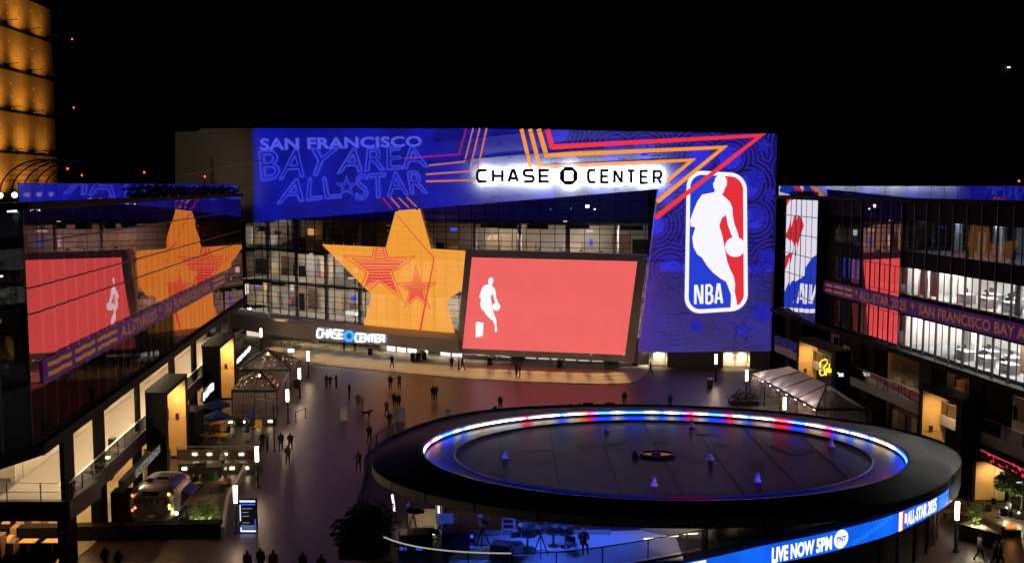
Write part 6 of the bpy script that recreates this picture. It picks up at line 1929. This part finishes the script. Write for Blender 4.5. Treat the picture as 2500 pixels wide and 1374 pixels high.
# directory sign
ks = thing('directory_sign', gnd(607, 1300), 'upright black directory sign with glowing blue-white edges beside a lamp', 'sign', None, True)
MB().bx(-.6, .6, -.12, .12, 0, 2.36).build('case', BLACK, ks)
KW = E('directory_white', (.75, .82, 1), 1.4); KB = E('directory_blue', rgb(60, 80, 235), 1.3)
MB().face([(-.54, -.125, .1), (.54, -.125, .1), (.54, -.125, 2.28), (-.54, -.125, 2.28)]).build('display', E('directory_dark', rgb(8, 10, 22), .6), ks)
def kq(x0, x1, z0, z1, m, nm='display_bar'): MB().face([(x0, -.13, z0), (x1, -.13, z0), (x1, -.13, z1), (x0, -.13, z1)]).build(nm, m, ks)
kq(-.52, .52, 2.14, 2.26, KW); kq(-.52, .52, 1.95, 2.03, KB); kq(-.52, -.46, .85, 1.95, KW); kq(-.5, .52, .12, .22, KW); kq(-.5, -.42, .22, .42, KW); kq(.46, .52, .6, 1.0, KB)
for k, z in enumerate((1.68, 1.42, 1.16, .72)): kq(-.36, (.3, .05, .1, .1)[k], z, z + .05, E('directory_text_grey', rgb(150, 150, 160), .7), 'text_line')
decal(text_polys('WELCOME', [(-.42, 2.04), (.42, 2.04), (.42, 2.13), (-.42, 2.13)], .02), lambda x, z: Vector((x, -.135, z))).build('heading', KB, ks) if False else None
l = lamp('sign_glow', 'AREA', (0, 0, 0), (.3, .4, 1), 14, None, None, 1.0); l.parent = ks; l.location = (0, -.2, .5); l.rotation_euler = (math.radians(50), 0, 0)

# ================================================================== patio on the left
def lowwall(x0, y0, x1, y1, lab, lights):
    a, c = gnd(x0, y0), gnd(x1, y1); t = thing('patio_wall', (a + c) / 2, lab, 'wall')
    d = (c - a).normalized(); nrm = Vector((d.y, -d.x, 0))
    MB().hexa([a, c, c - nrm * .25, a - nrm * .25, a + Vector((0, 0, .85)), c + Vector((0, 0, .85)), c - nrm * .25 + Vector((0, 0, .85)), a - nrm * .25 + Vector((0, 0, .85))]).build('wall_body', M('patio_wall_dark', (.035, .03, .028), .6), t)
    MB().beam(a + Vector((0, 0, 1.15)), c + Vector((0, 0, 1.15)), .06).build('handrail', STEEL, t)
    n = 6
    for k in range(n + 1): p = a.lerp(c, k / n); MB().beam(p + Vector((0, 0, .85)), p + Vector((0, 0, 1.15)), .04).build('rail_post', BLACK, t)
    for px_ in lights:
        u = (px_ - x0) / (x1 - x0); p = a.lerp(c, u) + Vector((0, 0, .5)) + nrm * .05
        MB().box(p, (.34, .08, .16), math.atan2(d.y, d.x)).build('wall_light', E('patio_wall_light', (1, .78, .45), 16), t)
    return t
lowwall(432, 1122, 636, 1122, 'upper low patio wall with four small warm wall lights', (476, 512, 550, 590))
lowwall(436, 1158, 640, 1156, 'lower patio wall with three warm lights above the seated guests', (451, 567, 602))
lowwall(556, 1042, 676, 1040, 'far patio wall with four warm lights under the nearer clear tent', (563, 600, 630, 660))
fbk = gnd(445, 1108)
YEL = M('yellow_table_top', (.75, .45, .04), .45, var=.08)
def ptable(x, y, lab):
    t = thing('patio_table', gnd(x, y), lab, 'table', None, True)
    MB().bx(-.75, .75, -.65, .65, .72, .77).build('table_top', YEL, t); MB().lathe([(.3, 0), (.3, .04), (.05, .07), (.05, .72)], (0, 0, 0), 10).build('pedestal', YEL, t)
    for s in (-1, 1):
        MB().bx(s * 1.1 - .22, s * 1.1 + .22, -.22, .22, .42, .46).bx(s * 1.32 - .03, s * 1.32 + .03, -.22, .22, .46, .85).build('chair', CASE, t, kind='stuff')
ptable(494, 1058, 'yellow patio table farthest left, beside the oak portal'); ptable(487, 1078, 'yellow patio table nearest the upper wall on the left'); ptable(535, 1080, 'yellow patio table below the nearer open blue umbrella'); ptable(538, 1050, 'yellow patio table between the two open blue umbrellas')
t = thing('patio_chair', gnd(630, 1052), 'yellow patio chair left of the closed blue umbrella near the tent', 'chair', None, True)
MB().bx(-.3, .3, -.3, .3, .44, .5).build('seat', YEL, t); MB().bx(-.3, .3, .26, .32, .5, 1.0).build('backrest', YEL, t)
for sx in (-1, 1):
    for sy in (-1, 1): MB().beam((sx * .26, sy * .26, 0), (sx * .26, sy * .26, .44), .05).build('leg', YEL, t)
UMB = M('blue_canvas', (.012, .045, .24), .7, var=.1)
def umbrella(x, y, open_, lab):
    t = thing('patio_umbrella', gnd(x, y), lab, 'umbrella', None, True)
    MB().lathe([(.3, 0), (.3, .08), (.04, .1), (.03, 2.45)], (0, 0, 0), 8).build('pole', BLACK, t)
    if open_:
        bb = MB()
        for k in range(8):
            a, c = 2 * PI * k / 8, 2 * PI * (k + 1) / 8; P = lambda t_, r, z: Vector((r * math.cos(t_), r * math.sin(t_), z))
            bb.face([P(a, 1.35, 1.95), P(c, 1.35, 1.95), (0, 0, 2.5)]); bb.face([P(a, 1.35, 1.8), P(c, 1.35, 1.8), P(c, 1.35, 1.95), P(a, 1.35, 1.95)])
        bb.build('canopy', UMB, t)
        for k in range(8): MB().beam((0, 0, 2.42), (1.32 * math.cos(2 * PI * k / 8), 1.32 * math.sin(2 * PI * k / 8), 1.93), .03).build('rib', BLACK, t)
    else:
        MB().lathe([(.24, .9), (.26, 1.1), (.16, 1.8), (.05, 2.45)], (0, 0, 0), 8).build('canopy', UMB, t); MB().lathe([(.2, 1.45), (.2, 1.5)], (0, 0, 0), 8).build('strap', BLACK, t)
umbrella(531, 1066, True, 'open blue patio umbrella nearer the viewer'); umbrella(530, 1036, True, 'open blue patio umbrella farther back, half hidden by the tent')
umbrella(603, 1078, False, 'closed blue umbrella in front of the far patio wall'); umbrella(618, 1046, False, 'closed blue umbrella standing before the tent wall')
bar = thing('serving_counter', gnd(510, 1158), 'black serving counter in front of the lower patio wall', 'counter')
c = gnd(510, 1168); MB().box((c.x, c.y, .5), (2.6, .8, 1.0)).build('counter_body', CASE, bar); MB().box((c.x, c.y, 1.03), (2.8, 1.0, .06)).build('counter_top', BLACK, bar)
MB().box((c.x - .6, c.y, 1.2), (.7, .5, .28)).build('grill', BLACK, bar)
for x, y, po, rz, a, c, lab in ((545, 1150, 'walk', 60, 'white', 'black', 'waiter in a white shirt walking past the black serving counter'), (473, 1196, 'sit', 60, 'black', 'black', 'seated guest in black at the left bench table'), (491, 1196, 'sit', -60, 'brown', 'black', 'seated guest in brown at the left bench table'),
                               (527, 1192, 'sit', 60, 'green', 'black', 'seated guest in a green top at the right bench table'), (545, 1194, 'sit', -60, 'white', 'grey', 'seated guest in a white top at the right bench table'), (560, 1198, 'sit', -40, 'red', 'black', 'seated guest in red at the end of the right bench table'),
                               (478, 1040, 'stand', 20, 'white', 'khaki', 'person in white standing beside the yellow tables'), (505, 1062, 'sit', 40, 'grey', 'black', 'guest sitting between the yellow tables'), (560, 1064, 'sit', -70, 'black', 'black', 'guest in black sitting right of the open blue umbrellas')):
    person(gnd(x, y), po, rz, a, c, lab)
for x, y, lab in ((482, 1200, 'dark bench table with two seated guests behind the trailer'), (540, 1200, 'dark bench table with three seated guests nearest the side wall')):
    t = thing('bench_table', gnd(x, y), lab, 'table', None, True)
    MB().bx(-.5, .5, -.4, .4, .7, .76).build('table_top', BROWN, t); MB().bx(-.06, .06, -.3, .3, 0, .7).build('pedestal', BLACK, t)
    for s in (-1, 1): MB().bx(s * .85 - .16, s * .85 + .16, -.4, .4, .4, .46).bx(s * .85 - .04, s * .85 + .04, -.3, .3, 0, .4).build('bench', BROWN, t)
# lit shop signs on the left facade
for y0, y1, d, z0, z1, lab in ((113.5, 123.5, -1.2, 3.0, 3.7, 'row of bright white lit sign letters by the farther clear tent'), (91.5, 96.5, -1.7, 3.5, 4.5, 'slanting row of white lit sign letters above the patio')):
    t = thing('shop_sign', fp('L', (y0 + y1) / 2, d, z0), lab, 'sign'); fbox('L', y0, y1, d + .06, d + .16, z0, z1).build('backing', BLACK, t); rnd = random.Random(int(y0))
    y = y0 + .2
    while y < y1 - .4:
        w = rnd.uniform(.3, .8); h0 = rnd.uniform(0, .25); fbox('L', y, y + w, d - .02, d + .05, z0 + .05 + h0 * (z1 - z0), z1 - rnd.uniform(.05, .3) * (z1 - z0)).build('letter', E('shop_sign_letter', (1, .97, .9), 1.6), t); y += w + .18
t = thing('menu_board', gnd(711, 872), 'small glowing white menu board near the farther clear tent', 'sign', None, True)
MB().bx(-.06, .06, -.04, .04, 0, .7).bx(-.5, .5, -.06, .06, .6, 1.25).build('frame', BLACK, t); MB().face([(-.45, -.065, .66), (.45, -.065, .66), (.45, -.065, 1.2), (-.45, -.065, 1.2)]).build('display', E('menu_display', (.9, .94, 1), 1.5), t)

# ================================================================== plaza furniture
WB = M('sign_board_white', (.60, .58, .66), .6)
bd = thing('sign_board', (0, 0, 0), '', 'sign board', 'white standing boards on the plaza', True)
MB().bx(-.33, .33, -.03, .03, .1, 1.45).build('board', WB, bd); MB().bx(-.4, .4, -.22, .22, 0, .05).build('foot', LGREY, bd); MB().bx(-.2, .2, -.035, -.03, 1.1, 1.3).build('printed_panel', M('sign_board_grey', (.35, .34, .42), .6), bd)
used = []
for x, y, lab in ((840, 1026, 'white standing board alone on the left of the plaza'), (972, 1029, 'left one of the two white boards standing together'), (981, 1030, 'right one of the two white boards standing together'), (1095, 1033, 'white standing board in front of the dark deck of the pavilion'),
                  (1208, 1030, 'white standing board just behind the left rim of the pavilion'), (1389, 1022, 'white standing board half hidden behind the back rim of the pavilion')):
    put(bd, used, gnd(x, y), random.uniform(-.3, .3), lab)
qp = thing('queue_barrier', gnd(733, 1028), 'short queue barrier of two dark posts with a belt', 'barrier', None, True)
for x, y_ in ((-.45, 0), (.2, 1.6)): MB().lathe([(.18, 0), (.18, .03), (.035, .05), (.035, .98), (.05, 1.0)], (x, y_, 0), 10).build('post', BLACK, qp)
MB().beam((-.45, 0, .92), (.2, 1.6, .92), .02, .06).build('belt', BLACK, qp)
br = thing('crowd_barrier', (0, 0, 0), '', 'barrier', 'steel crowd barriers near the left doors', True)
MB().tube([(-1.1, 0, .2), (-1.1, 0, 1.08), (1.1, 0, 1.08), (1.1, 0, .2), (-1.1, 0, .2)], .025, 5).build('frame', STEEL, br)
for k in range(11): MB().beam((-1 + k * .2, 0, .2), (-1 + k * .2, 0, 1.08), .018).build('bar', STEEL, br)
for s in (-1, 1): MB().beam((s * .8, -.3, .02), (s * .8, .3, .02), .04).beam((s * .8, 0, .02), (s * .8, 0, .2), .04).build('foot', STEEL, br)
used = []
for x, y, lab in ((655, 832, 'crowd barrier farthest left by the arena wall'), (676, 838, 'second crowd barrier from the left by the arena wall'), (697, 844, 'third crowd barrier from the left by the arena wall'), (718, 850, 'crowd barrier nearest the ticket windows')):
    put(br, used, gnd(x, y, .1), -.55, lab)
BIN = M('bin_black', (.015, .015, .016), .4)
bn = thing('litter_bin', (0, 0, 0), '', 'bin', 'black litter bins', True)
MB().lathe([(.30, 0), (.34, .06), (.34, .95)], (0, 0, 0), 14).build('body', BIN, bn); MB().lathe([(.36, .95), (.36, 1.02), (.2, 1.12), (.19, 1.05)], (0, 0, 0), 14).build('lid', STEEL, bn)
used = []
for x, y, lab in ((904, 866, 'black bin beside the first grey column under the glowing sign'), (1008, 881, 'left one of the three black bins by the lit doors'), (1021, 880, 'middle one of the three black bins by the lit doors'), (1036, 879, 'right one of the three black bins by the lit doors'),
                  (1196, 890, 'black bin by the column under the left part of the screen'), (1366, 897, 'black bin by the column under the right part of the screen'), (1733, 946, 'black bin standing alone in front of the logo wall'), (724, 945, 'grey-topped bin between the lamps beside the farther tent')):
    put(bn, used, gnd(x, y, .1 if y < 900 else 0), random.random(), lab)
# big sculpture letters seen from behind
LTM = M('letter_sculpture_dark', (.03, .03, .034), .35)
for ch, px_, lab, fl_ in (('Y', 1404, 'big dark letter Y standing behind the pavilion roof', 0), ('T', 1436, 'big dark letter T between the letters Y and I', 0), ('I', 1459, 'big dark letter I between the letters T and C', 0), ('C', 1489, 'big dark letter C seen from behind, last of the row of letters', 1)):
    p = gnd(px_, 1024); t = thing('letter_sculpture', p, lab, 'sculpture', 'big letters seen from behind the sign', True)
    for s in GLYPH[ch]:
        pts = [((1 - u if fl_ else u) * 1.0 - .5, .12 + v * 1.55) for u, v in s]
        bb = MB()
        for q in stroke(pts, .2):
            f = [Vector((x, -.2, z)) for x, z in q]; k = [Vector((x, .2, z)) for x, z in q]; bb.face(f); bb.face(k[::-1])
            for i in range(4): bb.face([f[i], k[i], k[(i + 1) % 4], f[(i + 1) % 4]])
        bb.build('letter_stroke', LTM, t)
    MB().bx(-.55, .55, -.3, .3, 0, .12).build('plinth', LTM, t)
CHB = M('chair_black', (.018, .018, .02), .35)
ch = thing('chrome_chair', (0, 0, 0), '', 'chair', 'chrome chairs behind the pavilion roof', True)
MB().bx(-.28, .28, -.28, .28, .44, .5).build('seat', CHB, ch); MB().bx(-.28, .28, .22, .28, .5, .95).build('backrest', CHB, ch)
for s in (-1, 1): MB().tube([(s * .3, .28, 0), (s * .3, .28, .7), (s * .3, -.25, .7), (s * .3, -.28, 0)], .03, 5).build('frame', STEEL, ch)
used = []
for i, (px_, lab) in enumerate(((1546, 'first'), (1566, 'second'), (1582, 'third'), (1603, 'fourth'), (1620, 'fifth'), (1658, 'sixth and last'))):
    put(ch, used, gnd(px_, 1019), .3 * i, 'chrome-armed chair behind the pavilion roof, %s from the left' % lab)
for px_, rz, c_, lab in ((1556, 170, 'black', 'person sitting between the first two chairs behind the pavilion roof'), (1612, 200, 'navy', 'person sitting between the fourth and fifth chairs behind the pavilion roof')):
    person(gnd(px_, 1019), 'sit', rz, c_, 'black', lab)
# dark planting left of the marquee
pl = thing('dark_shrub', gnd(1815, 985), 'dark bushy shrub at the left end of the white marquee', 'shrub', None, True)
leaf_ball((0, 0, .7), 1.6, 1.0, .7, 500, .14, random.Random(6)).build('foliage', LEAF, pl); MB().bx(-1.5, 1.5, -.7, .7, 0, .4).build('planter', BLACK, pl)
# terrace furniture of the right building
def lounge(y, d, rz, lab):
    t = thing('lounge_chair', fp('R', y, d, 4.83), lab, 'chair', None, True); t.rotation_euler.z = rz; t.scale = (1.15,) * 3
    MB().bx(-.38, .38, -.36, .36, .3, .44).build('cushion', CREAM, t); MB().hexa([(-.38, .3, .44), (.38, .3, .44), (.38, .42, .44), (-.38, .42, .44), (-.38, .46, .95), (.38, .46, .95), (.38, .58, .95), (-.38, .58, .95)]).build('backrest', CREAM, t)
    for s in (-1, 1): MB().bx(s * .45 - .04, s * .45 + .04, -.4, .45, .5, .56).bx(s * .45 - .04, s * .45 + .04, -.4, -.34, 0, .5).bx(s * .45 - .04, s * .45 + .04, .38, .44, 0, .5).build('arm_frame', BLACK, t)
lounge(90.6, 1.6, .5, 'cream lounge chair with black arms, left one on the right terrace'); lounge(88.6, 1.7, .4, 'cream lounge chair with black arms, right one on the right terrace'); lounge(79, 1.6, .6, 'cream lounge chair behind the tall oak portal opening')
t = thing('sofa', fp('R', 85.9, 2.0, 4.83), 'long cream sofa on the right terrace below a dark hedge', 'sofa', None, True)
t.rotation_euler.z = .1
MB().bx(-.6, .6, -1.5, 1.5, .15, .5).build('seat', CREAM, t); MB().bx(.35, .6, -1.5, 1.5, .5, 1.05).build('backrest', CREAM, t); MB().bx(-.6, .35, -1.5, -1.3, .5, .75).build('armrest', CREAM, t)
hd = thing('terrace_hedge', fp('R', 86.2, 3.4, 4.83), 'dark hedge box behind the cream sofa on the right terrace', 'hedge', None, True)
leaf_ball((0, 0, .9), .5, 1.8, .4, 350, .12, random.Random(7)).build('foliage', LEAF, hd); MB().bx(-.4, .4, -1.7, 1.7, 0, .6).build('planter', BLACK, hd)
# office desks behind the glass
dk = thing('office_desk', (0, 0, 0), '', 'desk', 'white desks behind the office glass', True)
MB().bx(-.8, .8, -.4, .4, .72, .76).build('desk_top', WHITE, dk); MB().bx(-.78, -.72, -.38, .38, 0, .72).bx(.72, .78, -.38, .38, 0, .72).build('leg_frame', STEEL, dk, kind='stuff'); MB().bx(-.3, .3, .1, .14, .9, 1.25).bx(-.03, .03, .1, .14, .76, .9).build('monitor', BLACK, dk)
oc_ = thing('office_chair', (0, 0, 0), '', 'chair', 'black chairs behind the office glass', True)
MB().bx(-.25, .25, -.25, .25, .45, .52).build('seat', CASE, oc_); MB().bx(-.24, .24, .2, .26, .55, 1.0).build('backrest', CASE, oc_); MB().lathe([(.28, 0), (.04, .08), (.04, .45)], (0, 0, 0), 8).build('pedestal', BLACK, oc_)
u1, u2 = [], []; rnd = random.Random(17)
for z, fl_ in ((9.3, 'below the ribbon'), (13.8, 'above the ribbon')):
    for yi, y in enumerate( (65.5, 68.5, 71.5, 74.5, 77.5, 80.5)):
        for d in (1.6, 3.6):
            w_ = '%s, %s row, %s from the right edge' % (fl_, 'front' if d < 2 else 'back', ord_[yi])
            put(dk, u1, fp('R', y, d, z), 1.57 + rnd.uniform(-.1, .1), 'white desk behind the office glass ' + w_)
            put(oc_, u2, fp('R', y + .9, d + .2, z), rnd.uniform(0, 6), 'black chair behind the office glass ' + w_)
# ------------------------------------------------- lower right garden
a, c, e_ = gnd(2336, 1312, 0), gnd(2446, 1356, 0), gnd(2470, 1330, 0)
wp = thing('triangular_planter', a, 'black triangular planter with a lit shrub at the lower right', 'planter')
A, B_, C_ = gnd(2336, 1277, 1.05), gnd(2446, 1306, 1.05), gnd(2378, 1262, 1.05)
bb = MB(); T = [A, B_, C_]
bb.face(T); 
for i in range(3): p, q = T[i], T[(i + 1) % 3]; bb.face([p, (p.x, p.y, 0), (q.x, q.y, 0), q])
bb.build('planter_body', DARK, wp)
MB().face([A.lerp((A + B_ + C_) / 3, .12) + Vector((0, 0, .01)), B_.lerp((A + B_ + C_) / 3, .12) + Vector((0, 0, .01)), C_.lerp((A + B_ + C_) / 3, .12) + Vector((0, 0, .01))]).build('soil', M('gravel_mulch', (.22, .19, .14), .9, var=.6, scale=14), wp)
c0 = (A + B_ + C_) / 3
sh = thing('lit_shrub', c0, 'small green shrub lit from below in the triangular planter', 'shrub', None, True)
leaf_ball((-.1, .1, .85), .42, .4, .75, 420, .09, random.Random(14)).build('foliage', LEAFL, sh); MB().tube([(0, 0, 0), (-.05, .05, .8)], .03, 5).build('stem', BARK, sh)
for x, y_ in ((-.5, -.35), (.1, -.4)):
    MB().ball((x, y_, .08), .06, 6).build('spot_light', E('garden_light', (1, .95, .7), 8), sh); l = lamp('spot_light_beam', 'POINT', (0, 0, 0), (1, .9, .5), 26, None, None, .06); l.parent = sh; l.location = (x, y_ - .05, .22)
def tree(x, y, h, r, n, lab, seed):
    rn = random.Random(seed); t = thing('small_tree', gnd(x, y), lab, 'tree', None, True)
    MB().tube([(0, 0, .5), (.05, 0, h * .4), (0, .05, h * .7)], [.07, .055, .03], 6).build('trunk', BARK, t)
    for k in range(6): MB().tube([(0, 0, h * .4 + .1 * k), (r * .6 * math.cos(k * 1.1), r * .6 * math.sin(k * 1.1), h * .62 + .12 * k)], [.03, .012], 4).build('limb', BARK, t)
    bb = MB()
    for k in range(7):
        a_ = k * 2.4; rr_ = r * (.25 + .5 * rn.random()); q = leaf_ball((rr_ * math.cos(a_), rr_ * math.sin(a_), h * .55 + h * .45 * rn.random()), r * .42, r * .42, r * .34, n // 7, .13, rn); bb.raw(q.v, q.f)
    bb.build('crown', LEAFL, t); MB().bx(-.5, .5, -.5, .5, 0, .55).build('planter', BLACK, t)
    l = lamp('tree_light', 'POINT', (0, 0, 0), (1, .95, .55), 60, None, None, .08); l.parent = t; l.location = (-.6, -.9, .75)
    MB().ball((-.6, -.9, .62), .07, 6).build('uplight', E('garden_light', (1, .95, .7), 8), t); return t
tree(2462, 1250, 3.4, 1.15, 1400, 'small tree with light green leaves right of the oak doorway', 3)
tree(2492, 1262, 2.9, 1.0, 900, 'second small tree cut by the right edge of the picture', 4)
t = thing('plant_pot', gnd(2369, 1205), 'yellow plant pot beside the dark pier by the oak doorway', 'pot', None, True)
MB().lathe([(.25, 0), (.38, .75), (.33, .75), (.3, .6)], (0, 0, 0), 14).build('pot', YEL, t); leaf_ball((0, 0, 1.15), .45, .45, .5, 160, .14, random.Random(5)).build('foliage', LEAF, t)
t = thing('fire_table', gnd(2468, 1305), 'low table with a small orange flame at the lower right', 'fire table', None, True)
MB().bx(-.5, .5, -.35, .35, 0, .45).build('table_body', BLACK, t)
for k in range(5): MB().lathe([(.07, .45), (.09, .55), (.02, .85)], (-.3 + k * .15, 0, 0), 6).build('flame', E('flame', (1, .30, .05), .9), t)
l = lamp('flame_glow', 'POINT', (0, 0, 0), (1, .4, .1), 10, None, None, .15); l.parent = t; l.location = (0, -.1, 1.0)
for x, y, lab in ((2356, 1268, 'left one of the two yellow benches behind the lower right lamp'), (2322, 1262, 'right-hand end of the yellow seat by the glass pavilion wall')):
    t = thing('yellow_bench', gnd(x, y), lab, 'bench', None, True)
    MB().bx(-.6, .6, -.25, .25, .4, .48).build('seat', YEL, t); MB().bx(-.5, -.42, -.2, .2, 0, .4).bx(.42, .5, -.2, .2, 0, .4).build('legs' if False else 'leg_frame', BLACK, t, kind='stuff')
for x, y, lab in ((2400, 1252, 'dark cafe table near the lower right lamp, left of the trees'), (2437, 1262, 'dark cafe table beside the first small tree')):
    t = thing('cafe_table', gnd(x, y), lab, 'table', None, True)
    MB().lathe([(.5, .72), (.5, .76)], (0, 0, 0), 14).build('table_top', BROWN, t); MB().lathe([(.25, 0), (.05, .05), (.04, .72)], (0, 0, 0), 8).build('pedestal', BLACK, t)
    for k in range(3): a_ = k * 2.1 + .4; MB().box((.8 * math.cos(a_), .8 * math.sin(a_), .44), (.4, .4, .05), a_).box((1.0 * math.cos(a_), 1.0 * math.sin(a_), .7), (.05, .4, .5), a_).build('chair', BLACK, t, kind='stuff')
